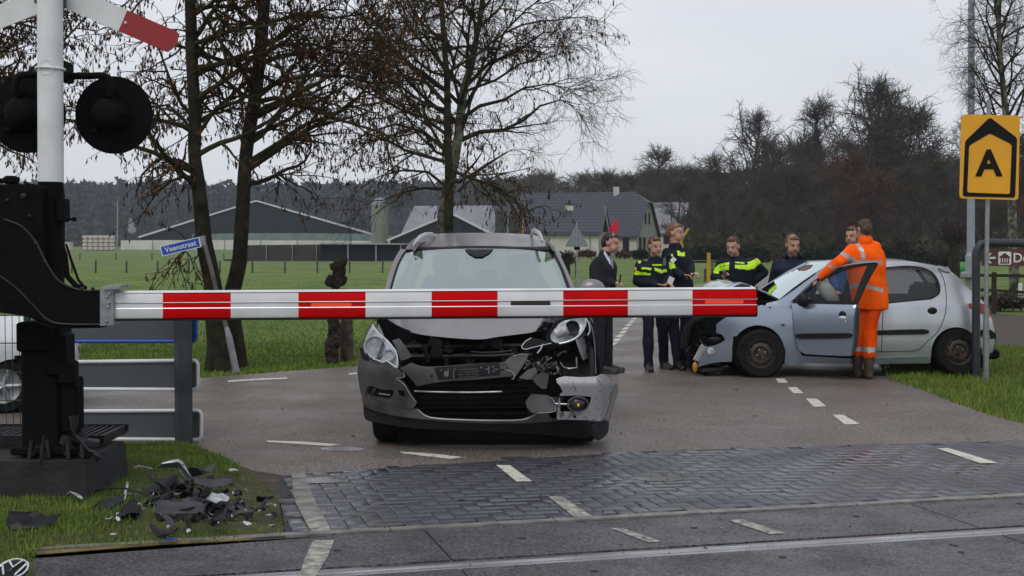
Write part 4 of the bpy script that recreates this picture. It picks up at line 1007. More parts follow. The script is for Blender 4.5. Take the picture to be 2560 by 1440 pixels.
# centre bumper bar with the empty plate holder
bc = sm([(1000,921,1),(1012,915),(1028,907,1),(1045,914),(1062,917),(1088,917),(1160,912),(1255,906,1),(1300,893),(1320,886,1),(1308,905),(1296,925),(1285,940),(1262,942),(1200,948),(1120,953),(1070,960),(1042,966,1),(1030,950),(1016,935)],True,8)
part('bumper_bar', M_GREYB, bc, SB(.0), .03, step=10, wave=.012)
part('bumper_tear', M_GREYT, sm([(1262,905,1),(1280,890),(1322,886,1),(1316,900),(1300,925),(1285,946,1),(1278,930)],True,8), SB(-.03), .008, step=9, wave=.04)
def PH(u, v): return W(u, v, dB(u, v)-.012)
part('plate_holder', M_PLB, rr([(1085,919),(1248,906),(1252,938),(1096,950)],3), PH, .014, step=30); hold = bpy.data.objects['plate_holder']
mb = MB()
for i in range(9):
    for j in range(4):
        u = 1147+i*5.6+(j%2)*2.8; v = 925+j*6.2-(u-1147)*.08; mb.box(PH(u,v)+Vector((0,-.002,0)), (.010,.004,.0035), Matrix.Rotation(.6,3,'Y'))
for (u,v) in ((1103,926),(1137,924),(1203,919),(1233,917),(1234,929)): mb.ell(PH(u,v)+Vector((0,-.003,0)), .006,.004,.006, nu=8, nv=6)
for (u,v,w,h) in ((1115,935,10,12),(1120,931,2,16),(1222,925,2,20),(1216,923,8,3),(1240,923,8,2),(1134,936,1.5,18)): mb.box(PH(u,v)+Vector((0,-.002,0)), (w/331,.004,h/331))
mb.build('holder_clips', pbr('worn_clip_grey',(.06,.06,.065),(.30,.30,.31),60,.4), hold)
mb = MB(); mb.lathe(SB(-.002)(1079,940),(0,-1,0),[(.010,0),(.011,.003),(.008,.004),(.002,.002)],14); mb.lathe(SB(-.034)(1256,925),(0,-1,0),[(.010,0),(.010,.003),(.002,.001)],14); mb.build('parking_sensor', M_PLB, suv)
# lower grille louvre, lower lip, black spoiler
mb = MB(); mb.tube([SB(.06)(u,v) for u,v in sm([(1036,978),(1100,980),(1180,981),(1255,979)],False,20)], .007, 6); mb.build('grille_bar', M_GALV, suv)
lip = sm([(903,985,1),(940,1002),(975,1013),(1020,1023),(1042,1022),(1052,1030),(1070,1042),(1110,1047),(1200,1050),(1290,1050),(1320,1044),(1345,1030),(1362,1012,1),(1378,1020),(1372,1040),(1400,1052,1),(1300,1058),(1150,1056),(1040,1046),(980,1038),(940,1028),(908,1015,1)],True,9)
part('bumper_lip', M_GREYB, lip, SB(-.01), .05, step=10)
mb = MB(); mb.tube([SB(-.012)(u,v) for u,v in sm([(1044,1024),(1054,1033),(1072,1043),(1115,1048),(1200,1051),(1290,1051),(1322,1045),(1346,1031)],False,9)], .006, 6); mb.build('lip_edge', M_GREYP, suv)
sp = sm([(908,1012,1),(940,1026),(980,1036),(1040,1045),(1150,1055),(1300,1058),(1400,1052),(1480,1053),(1512,1058),(1522,1062,1),(1520,1078),(1508,1095),(1494,1101),(1480,1096),(1440,1094),(1330,1084),(1200,1076),(1060,1072),(990,1064),(940,1056),(913,1048)],True,10)
part('spoiler', M_PLB, sp, SB(.02), .14, step=14)
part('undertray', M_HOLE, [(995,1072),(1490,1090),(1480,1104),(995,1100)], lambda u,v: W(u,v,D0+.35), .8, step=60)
# hanging bumper corner (right in the photo)
def dC(u, v):
    t = max(0,(u-1500)/45.0); return D0 - .02 + .02*(1510-u)/120 + .30*t**1.3 + .05*max(0,(960-v)/30)
def SCn(add=0.0): return lambda u, v: W(u, v, dC(u, v)+add)
hb = sm([(1390,948,1),(1410,941),(1450,943),(1490,941),(1497,938,1),(1509,935),(1525,947),(1545,965,1),(1541,985),(1533,1010),(1524,1040),(1519,1062,1),(1500,1053),(1450,1050),(1392,1049,1),(1392,1034,1),(1395,1010),(1400,985),(1407,980,1),(1400,965,1),(1392,956)],True,8)
rec = sm([(1400,990,1),(1440,989),(1478,992,1),(1474,1010),(1460,1028),(1440,1029),(1400,1029,1)],True,7)
part('hanging_bumper_corner', M_SCUFF, hb, SCn(), .015, holes=[rec], step=8)
hbo = bpy.data.objects['hanging_bumper_corner']; tag(hbo, 'scuffed light grey bumper corner hanging low with the fog lamp')
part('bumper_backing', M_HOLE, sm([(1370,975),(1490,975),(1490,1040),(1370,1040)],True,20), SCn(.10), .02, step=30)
part('bumper_flange', M_GREYP, sm([(1509,1057,1),(1524,1015),(1534,975),(1541,957,1),(1547,970),(1541,995),(1531,1025),(1521,1062,1)],True,8), SCn(-.012), .01, step=20)
mb = MB(); c = SCn(.0)(1445,1011); cs = [c+Vector((.080*math.cos(a)*.98, 0, .056*math.sin(a))) for a in [2*math.pi*i/32 for i in range(33)]]; mb.tube(cs, .0065, 7); mb.build('fog_lamp_ring', M_GREYT, hbo)
mb = MB(); mb.ell(c+Vector((0,.045,0)), .078,.04,.054, nu=24); mb.build('fog_lamp_bowl', pbr('fog_bowl',(.02,.02,.02),(.05,.045,.04),14,.15), hbo)
mb = MB(); mb.ell(c+Vector((.003,.004,-.006)), .009,.004,.013, nu=8, nv=6); mb.build('fog_bulb', pbr('yellow_bulb',(.8,.6,.02),None,1,.3), hbo)
mb = MB(); mb.tube([SCn(.01)(1385,1009), SCn(.01)(1424,1011)], .007, 6); mb.build('fog_bar', M_GALV, hbo)
mb = MB(); mb.lathe(SCn(-.001)(1437,1042),(0,-1,0),[(.010,0),(.010,.002)],14); mb.build('sensor_hole', M_HOLE, hbo)
part('bumper_hanging_edge', M_PLB, sm([(1512,1050,1),(1523,1055,1),(1520,1080),(1508,1095),(1494,1101),(1484,1094),(1480,1062,1)],True,7), SCn(-.03), .1, step=12)
# torn pieces in the middle
part('torn_panel', M_GREYT, sm([(1314,1005,1),(1322,992),(1330,985,1),(1370,989),(1382,1000),(1388,1020,1),(1380,1028),(1350,1031),(1330,1032,1),(1318,1020)],True,7), SB(-.09), .006, step=9, wave=.05)
part('torn_inner_panel', M_GREYT, sm([(1378,990,1),(1408,994,1),(1400,1030,1),(1385,1032,1),(1389,1012)],True,7), SB(-.03), .006, step=9)
part('black_patch', M_HOLE, sm([(1320,948),(1345,946),(1400,956,1),(1392,972,1),(1403,985,1),(1395,992),(1350,985),(1330,975),(1300,955)],True,7), SB(-.05), .01, step=14)
part('torn_bracket', M_GREYT, sm([(1297,945,1),(1320,925),(1340,920,1),(1346,945,1),(1330,949),(1310,948)],True,7), SB(-.07), .006, step=8, wave=.05)
part('torn_tongue', M_GREYB, sm([(1332,950,1),(1352,932),(1372,936),(1371,948),(1366,972,1),(1358,973),(1345,965)],True,7), SB(-.11), .006, step=8, wave=.05)
mb = MB(); rg = random.Random(17)
for k in range(26):
    u = rg.gauss(1362,24); v = rg.gauss(918,14); d = rg.uniform(-.06,.12); s1 = Vector((rg.uniform(-.05,.05), rg.uniform(-.03,.03), rg.uniform(-.05,.05)))
    p = W(u,v,D0+.12+d); mb.tube([p, p+s1*.6+Vector((0,0,.01)), p+s1*1.2], rg.uniform(.003,.010), 6)
for k in range(14):
    u = rg.uniform(1330,1400); v = rg.uniform(900,945); mb.box(W(u,v,D0+.1+rg.uniform(0,.1)), (rg.uniform(.02,.07),.02,rg.uniform(.02,.05)), Matrix.Rotation(rg.uniform(0,3),3,'Y'), .004)
mb.build('broken_bits', pbr('mixed_broken_bits',(.012,.012,.012),(.22,.22,.23),34,.35,lo=.52,hi=.66), suv)
mb = MB(); mb.tube([SB(-.05)(u,v) for u,v in sm([(1268,925),(1280,930),(1286,938),(1283,948),(1279,946)],False,4)], .004, 6)
mb.tube([SB(-.03)(u,v) for u,v in sm([(1322,886),(1300,886),(1283,890)],False,5)], .003, 5)
mb.tube([SB(-.095)(u,v) for u,v in sm([(1345,1033),(1380,1030),(1389,1022),(1386,1006),(1378,994)],False,5)], .004, 5); mb.build('torn_edge', bpy.data.materials['bare_plastic_edge'], suv)
# right wing, headlamp knocked out of place, exposed wheel
part('crumpled_wing', M_TRIM, sm([(1462,796,1),(1478,800),(1486,830),(1490,870),(1494,940,1),(1486,942),(1484,890),(1478,850),(1468,820)],True,8), lambda u,v: W(u,v,D0+.55+.02*noise.noise(Vector((u*.1,v*.1,2)))), .30, step=9)
part('crumpled_inner_wing', M_TRIM, sm([(1400,862),(1440,850),(1470,838),(1482,850),(1484,905),(1470,915),(1462,890),(1430,880),(1405,880)],True,8), lambda u,v: W(u,v,D0+.50+.05*noise.noise(Vector((u*.06,v*.06,2)))), .03, step=9)
hr = sm([(1376,838),(1388,822),(1402,806),(1425,799),(1462,794,1),(1463,806),(1455,826),(1441,842),(1420,852),(1396,858),(1380,852)],True,7)
part('lamp_housing', M_TRIM, sm([(1365,842),(1385,812),(1400,798),(1468,790),(1472,806),(1461,832),(1443,850),(1420,862),(1392,866),(1372,858)],True,8), lambda u,v: W(u,v,D0+.36), .10, step=14)
part('lamp_reflector', M_REFL, hr, lambda u,v: W(u,v,D0+.345+.03*noise.noise(Vector((u*.05,v*.05,0)))), .01, step=8); hrp = bpy.data.objects['lamp_reflector.001']
mb = MB(); mb.lathe(W(1430,820,D0+.33), (.1,-1,.1), [(.058,0),(.06,.012),(.052,.014),(.03,.0),(.003,-.01)], 24); mb.build('lamp_bulb_bowl', M_PLB, hrp)
mb = MB(); mb.tube([W(1390,834,D0+.31), W(1419,822,D0+.30)], [.040,.042], 16); mb.build('lamp_barrel', M_LAMPW, hrp)
mb = MB(); mb.tube([W(u,v,D0+.30) for u,v in sm([(1463,795),(1464,808),(1456,828),(1441,844),(1420,854),(1398,859)],False,5)], .0075, 6); mb.build('lamp_rim', M_REFL, hrp)
part('lamp_glass_fragment', M_TRIM, sm([(1305,868,1),(1316,852),(1330,845),(1350,848),(1375,856,1),(1360,862),(1335,868),(1312,874)],True,6), SB(-.02), 0, step=9)
mb = MB(); mb.tube([SB(-.02)(u,v) for u,v in sm([(1378,858),(1360,862),(1335,868),(1313,873),(1304,868),(1313,854),(1328,845)],False,5)], .003, 6)
mb.tube([SB(-.02)(u,v) for u,v in sm([(1357,860),(1352,872),(1343,883)],False,5)], .005, 6); mb.tube([W(u,v,D0+.33) for u,v in sm([(1464,794),(1473,812),(1474,830),(1469,838)],False,5)], .006, 6); mb.build('lamp_trim', M_REFL, suv)
mb = MB(); mb.tube([W(u,v,D0+.30) for u,v in ((1441,893),(1442,919),(1420,922))], .007, 6); mb.tube([W(u,v,D0+.3) for u,v in sm([(1400,905),(1410,918),(1428,921)],False,5)], .005, 6); mb.tube([W(u,v,D0+.52) for u,v in sm([(1472,800),(1482,830),(1487,870),(1489,935)],False,8)], .005, 5); mb.build('bracket_and_wing_highlight', M_GALV, suv)  # last tube paints a highlight along the crumpled wing's edge
# wheels: width along x
def xwheel(cx, cy, r, w, nm='wheel'):
    c = Vector((cx, cy, r)); mb = MB()
    mb.lathe(c-Vector((w/2,0,0)), (1,0,0), [(r*.62,0),(r*.9,.0),(r*.97,.02),(r,.045),(r,w-.045),(r*.97,w-.02),(r*.9,w),(r*.62,w)], 40, caps=False); o = mb.build(nm, M_TYRE, suv)
    mb = MB(); mb.lathe(c-Vector((w/2-.02,0,0)), (1,0,0), [(.03,.02),(r*.5,.03),(r*.63,0),(r*.63,w-.04),(r*.5,w-.07),(.03,w-.06)], 30); mb.build('rim', M_ALU, o)
for (x, dy) in ((xl+.17,.66),(xr-.15,.66),(xl+.15,3.48),(xr-.15,3.48)): xwheel(x, D0+dy, .345, .235)
mb = MB(); c = Vector((xr-.03, D0+.66, .345))
mb.tube([c+Vector((0,.44*math.cos(a),.44*math.sin(a))) for a in [R(5)+R(170)*i/16 for i in range(17)]], .02, 8); mb.build('wheel_arch_edge', M_TRIM, suv)
# ================================================================ SILVER HATCHBACK, side on
M_SILVER = pbr('silver_blue_paint', (.34,.395,.48), (.31,.36,.44), 2, .24, metal=.65, coat=.6)
M_SILPALE = pbr('silver_grey_paint', (.52,.545,.585), (.42,.44,.475), 3, .27, metal=.6, coat=.4)  # paler, greyer copy of the silver for the rear flank
HX = G(1905,946); TH = R(3.0)                      # the car runs a little away from the camera
HA = Vector((math.cos(TH), math.sin(TH), 0)); HB = Vector((-HA.y, HA.x, 0))     # along (to the tail), and across (away)
hat = empty('wrecked_hatchback', (HX.x+1.0*HA.x+.8*HB.x, HX.y+HA.y*1.0+.8*HB.y, 0), 'silver hatchback with smashed nose and open front door across the road', 'car')
ZC = 1.45
def lat(z, a):             # how far the flank stands back from the widest line
    t = .035*max(0,(.45-z)/.25)**2 if z < .45 else 0
    if z > .86: t += .42*(z-.86) + .5*max(0, z-1.22)**1.3
    if z > .6: t += .04*((z-.6)/.3)**2 if z < .9 else .04
    if a < .25: t += .22*((.25-a)/.85)**2.0
    if a > 2.3: t += .12*((a-2.3)/.9)**2.2
    return t
def HS(off=0.0):
    def f(u, v):
        L = off; d = ray(u, v)
        for _ in range(4):
            q = (HX + HB*L - _C); t = q.dot(HB)/d.dot(HB); p = _C + d*t; a = (p-HX).dot(HA); L = off + lat(p.z, a)
        return p
    return f
def coords(p): q = Vector(p)-HX; return q.dot(HA), q.dot(HB), q.z
def HP(a, b, z): return Vector((HX.x, HX.y, 0)) + HA*a + HB*b + Vector((0,0,z))
WID = 1.62
def mirror_pt(p): a, b, z = coords(p); return HP(a, WID-b, z)
def hpart(name, mat, poly, off=0.0, th=.012, holes=(), step=10, parent=hat, both=False, auto=35, wave=0):
    mb = MB(); sheet(mb, poly, HS(off), th, holes, step, back=HB, wave=wave)
    if both:
        m2 = MB(); m2.add([mirror_pt(p) for p in mb.v], [f[::-1] for f in mb.f]); m2.build(name, mat, parent, auto=auto)
    return mb.build(name, mat, parent, auto=auto)
# body side with wheel arches
def arc(cx, cy, rx, ry, a0, a1, n=14): return [(cx+rx*math.cos(R(a0+(a1-a0)*i/n)), cy+ry*math.sin(R(a0+(a1-a0)*i/n))) for i in range(n+1)]
front = sm([(2014,900,1),(2000,880),(1992,860),(1986,815),(1979,752,1),(1955,747,1),(1935,754),(1915,758),(1893,766),(1850,777),(1814,794),(1793,809),(1768,826),(1766,836,1),(1790,832),(1806,838),(1812,848),(1811,853,1),(1833,841,1)],False,8)
fa = [(1833,843),(1830,904)]
wing = front + [(1830,845)] + arc(1895,880,66,66,-148,-5,16)[1:] + [(1962,902)]
# front wing
hpart('front_wing', M_SILVER, front + arc(1895,882,67,69,-143,16,18) , 0, .015, both=True)
# rear quarter + roof edge as one painted side, with the rear door window as a hole
rw = sm([(2208,757,1),(2212,700),(2218,672,1),(2264,668),(2300,671),(2326,682),(2340,700),(2346,718),(2343,733),(2326,744,1)],True,8)
side = sm([(2140,909,1),(2140,757,1),(2163,709),(2190,662,1),(2206,652),(2264,652),(2316,660),(2352,668),(2374,676,1),(2400,697),(2431,731),(2452,748),(2468,765),(2478,790),(2484,812),(2488,832),(2486,862),(2481,880),(2470,888,1)],False,9)
sidep = side + arc(2390,884,62,66,2,-172,20) + [(2326,900),(2322,909)]
hpart('body_side', M_SILPALE, sidep, .004, .015, holes=[rw])
# sill
hpart('sill', M_SILVER, sm([(1962,884,1),(2000,889),(2070,893),(2140,896),(2322,890,1),(2328,906,1),(2200,910),(1962,908,1)],True,14), -.004, .02)
# far side of the body, plain
far = sm([(1962,908,1),(1958,748,1),(2431,745,1),(2468,765),(2488,832),(2481,880),(2455,886,1)],False,12)+arc(2390,884,62,66,2,-172,14)+[(2326,904)]
mb = MB(); sheet(mb, far, HS(.0), .015, step=24, back=HB); V0 = [mirror_pt(p) for p in mb.v]; F0 = [f[::-1] for f in mb.f]; mb = MB(); mb.add(V0, F0); mb.build('far_body_side', M_SILVER, hat)
# roof skin, screen, tailgate built across the car
def across(name, mat, prof, ins=0.0, crown=0.0, th=0, nx=8, auto=50, glassy=False):
    """prof: outline points (u,v) on the flank plane; swept across the width"""
    mb = MB(); base = [coords(HS(0)(u, v)) for u, v in prof]; vs = []
    for (a, b, z) in base:
        for k in range(nx+1):
            t = k/nx; bb = lerp(b+ins, WID-b-ins, t); vs.append(HP(a, bb, z + crown*math.sin(math.pi*t)))
    m = nx+1; mb.add(vs, [(i*m+k, i*m+k+1, (i+1)*m+k+1, (i+1)*m+k) for i in range(len(base)-1) for k in range(nx)]); return mb.build(name, mat, hat, auto=auto, fix=False)
across('roof', M_SILVER, sm([(2078,660),(2120,653),(2206,650),(2264,650.5),(2316,658),(2361,666),(2376,674)],False,12), crown=.012)
across('tailgate', M_SILVER, sm([(2457,752),(2472,775),(2482,805),(2490,832),(2487,870),(2476,892)],False,8))
across('tailgate_window', M_DKG, [(2378,678),(2431,730),(2457,752)], ins=.03)
across('windscreen', M_WSG, sm([(1952,748),(1992,716),(2040,683),(2078,660)],False,8), ins=.06, crown=.015)
# near screen pillar
hpart('screen_pillar', M_SILVER, sm([(1950,750,1),(1990,722),(2035,689),(2072,664),(2090,658,1),(2190,651,1),(2192,659,1),(2120,664),(2080,676),(2030,709),(1990,745),(1976,756,1)],True,9), .01, .03)
mb = MB(); P = [(1952,750),(1990,721),(2035,688),(2076,662)]; mb.tube([mirror_pt(HS(.02)(u,v)) for u,v in P], .022, 8); mb.tube([mirror_pt(HS(.02)(u,v)) for u,v in [(2076,662),(2190,655),(2316,660),(2376,676)]], .03, 8); mb.tube([mirror_pt(HS(.02)(u,v)) for u,v in [(2376,676),(2431,731)]], .03, 8); mb.tube([mirror_pt(HS(.02)(u,v)) for u,v in [(2200,655),(2205,757)]], .03, 8)
mb.build('far_pillar', M_SILVER, hat)
# rear door: window, seam, moulding, handle
hpart('rear_window', M_DKG, rw, .03, 0)
hpart('window_seal', M_TRIM, sm([(2203,760,1),(2207,700),(2213,668,1),(2264,664),(2302,667),(2330,679),(2345,698),(2351,718),(2348,736),(2328,748,1)],True,8), -.002, .01, holes=[rw])
mb = MB(); 
def seam(P, r=.0035): mb.tube([HS(-.001)(u,v) for u,v in sm(P,False,8)], r, 5)
seam([(2345,672),(2360,700),(2366,748),(2362,790),(2345,828),(2322,850),(2300,872),(2285,877),(2190,879)]); seam([(2206,664),(2208,760),(2204,878)])
mb.build('door_seam', M_TRIM, hat)
hpart('rear_moulding', M_TRIM, sm([(2188,828),(2200,826),(2310,823),(2323,826),(2322,833),(2310,836),(2200,838),(2188,838)],True,8), -.014, .014)
mb = MB(); mb.ell(HS(.0)(2331,777), .058,.012,.042, yaw=TH); mb.build('rear_door_handle', M_TRIM, hat)
mb = MB(); mb.ell(HS(.0)(1957,812), .025,.012,.016, yaw=TH); mb.build('side_repeater', pbr('smoked_amber',(.10,.07,.05),None,1,.3), hat)
hpart('tail_lamp', pbr('tail_lamp_red',(.45,.012,.03),(.30,.01,.02),20,.2), sm([(2421,760),(2440,757),(2460,760),(2470,772),(2479,790),(2466,788),(2440,776),(2424,768)],True,6), -.012, .05)
hpart('rear_bumper_strip', M_TRIM, sm([(2452,828),(2470,822),(2489,834),(2489,846),(2470,846),(2455,842)],True,6), -.012, .03)
hpart('rear_spoiler', M_SILVER, sm([(2345,664),(2374,672),(2377,680),(2356,676)],True,6), -.02, 1.3)
# open front door: hinged at the front edge, rear edge swung towards the camera
HG = HS(-.01)(1979,800); ag, bg_, zg = coords(HG); DA = R(42)
DAx = (HA*math.cos(DA) - HB*math.sin(DA)).normalized(); DNx = (HB*math.cos(DA) + HA*math.sin(DA)).normalized()
def DS(off=0.0):
    base = HP(ag, bg_, 0)
    def f(u, v):
        d = ray(u, v); L = off
        for _ in range(3):
            q = base + DNx*L - _C; t = q.dot(DNx)/d.dot(DNx); p = _C + d*t; L = off + (.42*(p.z-.86)+.04 if p.z > .86 else .04*max(0,(p.z-.6)/.3)**2)
        return p
    return f
door_e = [(1979,753,1),(1985,815),(1992,860),(2000,878),(2012,885,1),(2060,888),(2126,890,1),(2131,860),(2134,800),(2141,757,1)]
dw = sm([(1992,754,1),(2012,733),(2034,712),(2075,688),(2118,673),(2168,664,1),(2150,705),(2134,752,1)],True,8)
frame = sm([(1979,758,1),(2000,740),(2026,712),(2070,684),(2122,665),(2189,656,1),(2192,660,1),(2165,708),(2141,762,1)],True,8)
mb = MB(); sheet(mb, sm(door_e,False,9)+[(2141,757)], DS(), .05, step=10, back=DNx); fd = mb.build('front_door', M_SILVER, hat, auto=35)
mb = MB(); sheet(mb, frame, DS(-.003), .04, holes=[dw], step=30, back=DNx); mb.build('window_frame', M_TRIM, fd, auto=35)
mb = MB(); mb.tube([DS(-.012)(u,v) for u,v in sm([(1979,752),(1998,735),(2026,708),(2070,680),(2122,662),(2191,655)],False,8)], .016, 8, sq=.5); mb.build('frame_edge', M_SILVER, fd)
mb = MB(); sheet(mb, dw, DS(.015), 0, step=20, back=DNx); mb.build('door_window', glass('side_glass',(.66,.72,.72),.02,.02), fd)
mb = MB(); sheet(mb, sm([(2128,790),(2141,762),(2147,770),(2146,830),(2140,868),(2130,880)],True,8), DS(.05), .02, step=14, back=DNx); mb.build('door_trim', M_PLG, fd)
mb = MB(); sheet(mb, sm([(1988,836),(2000,834),(2124,833),(2130,836),(2129,843),(2118,845),(2000,847),(1989,844)],True,8), DS(-.014), .014, step=14, back=DNx); mb.build('door_moulding', M_TRIM, fd)
mb = MB(); mb.ell(DS(.0)(2106,787), .046,.014,.044, yaw=TH-DA); mb.build('door_handle', M_TRIM, fd)
mb = MB(); mb.ell(DS(-.004)(2106,794), .046,.012,.022, yaw=TH-DA); mb.tube([DS(-.01)(2114,800), DS(-.01)(2114,806)], .005, 6); mb.build('lock', M_REFL, fd)
mb = MB(); c = DS(-.09)(2007,750); mb.ell(c, .085,.07,.078, yaw=TH-DA-.3, nu=18); mm_ = mb.build('wing_mirror', M_TRIM, fd)
mb = MB(); mb.ell(c+Vector((.03,-.03,.005)), .04,.05,.05, yaw=TH-DA); mb.build('mirror_glass', pbr('mirror_face',(.18,.12,.13),(.25,.2,.2),9,.1), mm_)
# interior
mb = MB(); mb.box(HP(1.55,.8,.55), (2.0,1.35,.25), Matrix.Rotation(TH,3,'Z'), .04); mb.box(HP(.55,.8,.85), (.4,1.35,.25), Matrix.Rotation(TH,3,'Z'), .06)
mb.build('cabin_floor', M_TRIM, hat)
for b in (.42, 1.18):
    mb = MB(); mb.box(HP(1.42,b,.86), (.16,.44,.62), Matrix.Rotation(TH,3,'Z') @ Matrix.Rotation(.22,3,'Y'), .06); mb.box(HP(1.15,b,.58),(.5,.45,.16),Matrix.Rotation(TH,3,'Z'),.05); st_ = mb.build('front_seat', M_SEAT, hat)
    mb = MB(); mb.box(HP(1.52,b,1.22), (.09,.24,.17), Matrix.Rotation(TH,3,'Z'), .04); mb.build('headrest', M_SEAT, st_)
mb = MB(); mb.box(HP(2.25,.81,.82), (.16,1.2,.55), Matrix.Rotation(TH,3,'Z') @ Matrix.Rotation(.25,3,'Y'), .06); mb.build('rear_seat', M_SEAT, hat)
mb = MB(); mb.ell(HP(.86,.30,1.0), .09,.07,.20, M=Matrix.Rotation(TH,3,'Z') @ Matrix.Rotation(-.7,3,'Y')); mb.build('deflated_airbag', pbr('airbag_cloth',(.60,.60,.56),(.5,.5,.47),9,.8), hat)
# bonnet folded up into a tent, engine bay
def bonn(P0, P1, name, mat, w0=.12, w1=1.5, sag=.0):
    mb = MB(); A = [coords(HS(0)(u,v)) for u,v in P0]; nx = 6; vs = []
    for (a, b, z) in A:
        for k in range(nx+1): t = k/nx; vs.append(HP(a, lerp(w0, w1, t), z + sag*math.sin(math.pi*t) + .015*noise.noise(Vector((a*6,t*5,0)))))
    m = nx+1; mb.add(vs, [(i*m+k, i*m+k+1, (i+1)*m+k+1, (i+1)*m+k) for i in range(len(A)-1) for k in range(nx)])
    o = mb.build(name, mat, hat, fix=False, auto=30); s2 = o.modifiers.new('s','SOLIDIFY'); s2.thickness = .02; return o
bonn([(1952,747),(1915,731),(1885,716),(1872,711)], None, 'folded_bonnet', M_SILVER)
bonn([(1872,711),(1850,706),(1830,712),(1812,720),(1800,742),(1785,775)], None, 'bonnet_front', M_SILVER)
mb = MB(); rg = random.Random(3)
mb.box(HP(-.05,.80,.66), (1.15,1.25,.42), Matrix.Rotation(TH,3,'Z'), .05)
for k in range(34): mb.box(HP(rg.uniform(-.55,.15), rg.uniform(.08,.4), rg.uniform(.80,.95)), (rg.uniform(.05,.2),rg.uniform(.03,.1),rg.uniform(.03,.09)), Matrix.Rotation(rg.uniform(0,3),3,'Z'), .008)
mb.build('engine', M_HOLE, hat)
# nose: bumper side, lamp hole, fog lamp, torn front
hpart('front_bumper', M_SILVER, sm([(1833,841,1),(1822,846),(1800,858),(1785,864),(1768,866,1),(1757,885),(1748,905),(1744,918,1),(1760,913),(1790,906),(1829,904,1)],True,7), -.005, .02)
hpart('lamp_hole', M_HOLE, sm([(1763,840),(1775,833),(1795,832),(1810,839),(1812,848),(1803,857),(1782,862),(1768,862)],True,6), .05, .05)
mb = MB(); mb.ell(HS(.05)(1788,848), .09,.05,.045, yaw=TH); mb.build('broken_headlamp', M_PLB, hat)
mb = MB(); mb.lathe(HS(-.004)(1777,878), -HB-HA*.4, [(.040,-.01),(.044,.006),(.036,.010),(.01,.004),(.002,.003)], 20); mb.build('fog_lamp', M_LAMPW, hat)
mb = MB(); P = sm([(1800,806),(1775,797),(1752,796),(1730,808),(1717,835),(1712,870)],False,8); mb.tube([HS(.18)(u,v) for u,v in P], [.055]*len(P), 10)
P = sm([(1798,802),(1770,800),(1748,812),(1735,838),(1728,870),(1735,905),(1745,930)],False,8); mb.tube([HS(.40)(u,v) for u,v in P], .07, 8); mb.tube([HS(.75)(u,v) for u,v in P], .07, 8); mb.tube([HS(1.1)(u,v) for u,v in P], .07, 8)
mb.build('torn_front_frame', M_TRIM, hat)
part('front_core', M_HOLE, sm([(1728,830),(1760,812),(1800,818),(1830,845),(1830,900),(1790,925),(1750,935),(1730,905),(1722,870)],True,10), lambda u,v: HS(.22)(u,v), .5, step=30, parent=hat)
mb = MB()
for i in range(6):
    for j in range(3):
        u = 1737+i*3.6+j*4.2; v = 896-i*6.4+j*2.4-1; p = HS(.05)(u, v); mb.box(p, (.010,.012,.030), Matrix.Rotation(.45,3,'Y'))
for j in range(4): mb.tube([HS(.06)(1733+j*4.6,900+j*1.5), HS(.06)(1752+j*4.4,862+j*2.5)], .0035, 5)
mb.build('broken_grille', M_WHITE, hat, smooth=False)
mb = MB(); mb.ell(HS(.02)(1738,918), .035,.03,.065, nu=14); mb.build('turn_signal', pbr('amber_lens',(.50,.25,.01),(.38,.2,.01),20,.25), hat)
mb = MB(); rg = random.Random(6)
for k in range(26):
    p = HS(rg.uniform(.02,.2))(rg.gauss(1758,18), rg.gauss(862,28)); e = p+Vector((rg.uniform(-.1,.1),rg.uniform(-.05,.05),rg.uniform(-.09,.09))); mb.tube([p, (p+e)/2+Vector((.01,0,.015)), e], rg.uniform(.004,.014), 5)
for k in range(10): mb.box(HS(.1)(rg.uniform(1750,1800), rg.uniform(905,928)), (rg.uniform(.05,.15),.08,rg.uniform(.02,.05)), Matrix.Rotation(rg.uniform(-.4,.4),3,'Y'), .006)
mb.box(HS(.1)(1775,923), (.24,.3,.05), Matrix.Rotation(-.1,3,'Y'), .01)
mb.build('torn_bits', M_PLB, hat)
mb = MB(); mb.box(HP(1.3,.8,.26), (3.2,1.4,.12), Matrix.Rotation(TH,3,'Z'), .03); 
mb.build('underbody', M_HOLE, hat)
for a in (0.0, 2.44):   # dark wheel housings
    for b0, b1 in ((.10,.5),(WID-.10,WID-.5)): mb = MB(); mb.tube([HP(a,b0,.34), HP(a,b1,.34)], .335, 24); mb.build('wheel_housing', M_HOLE, hat)
M_RUST = pbr('rusty_steel_rim', (.030,.024,.020), (.075,.055,.045), 16, .55, metal=.4)
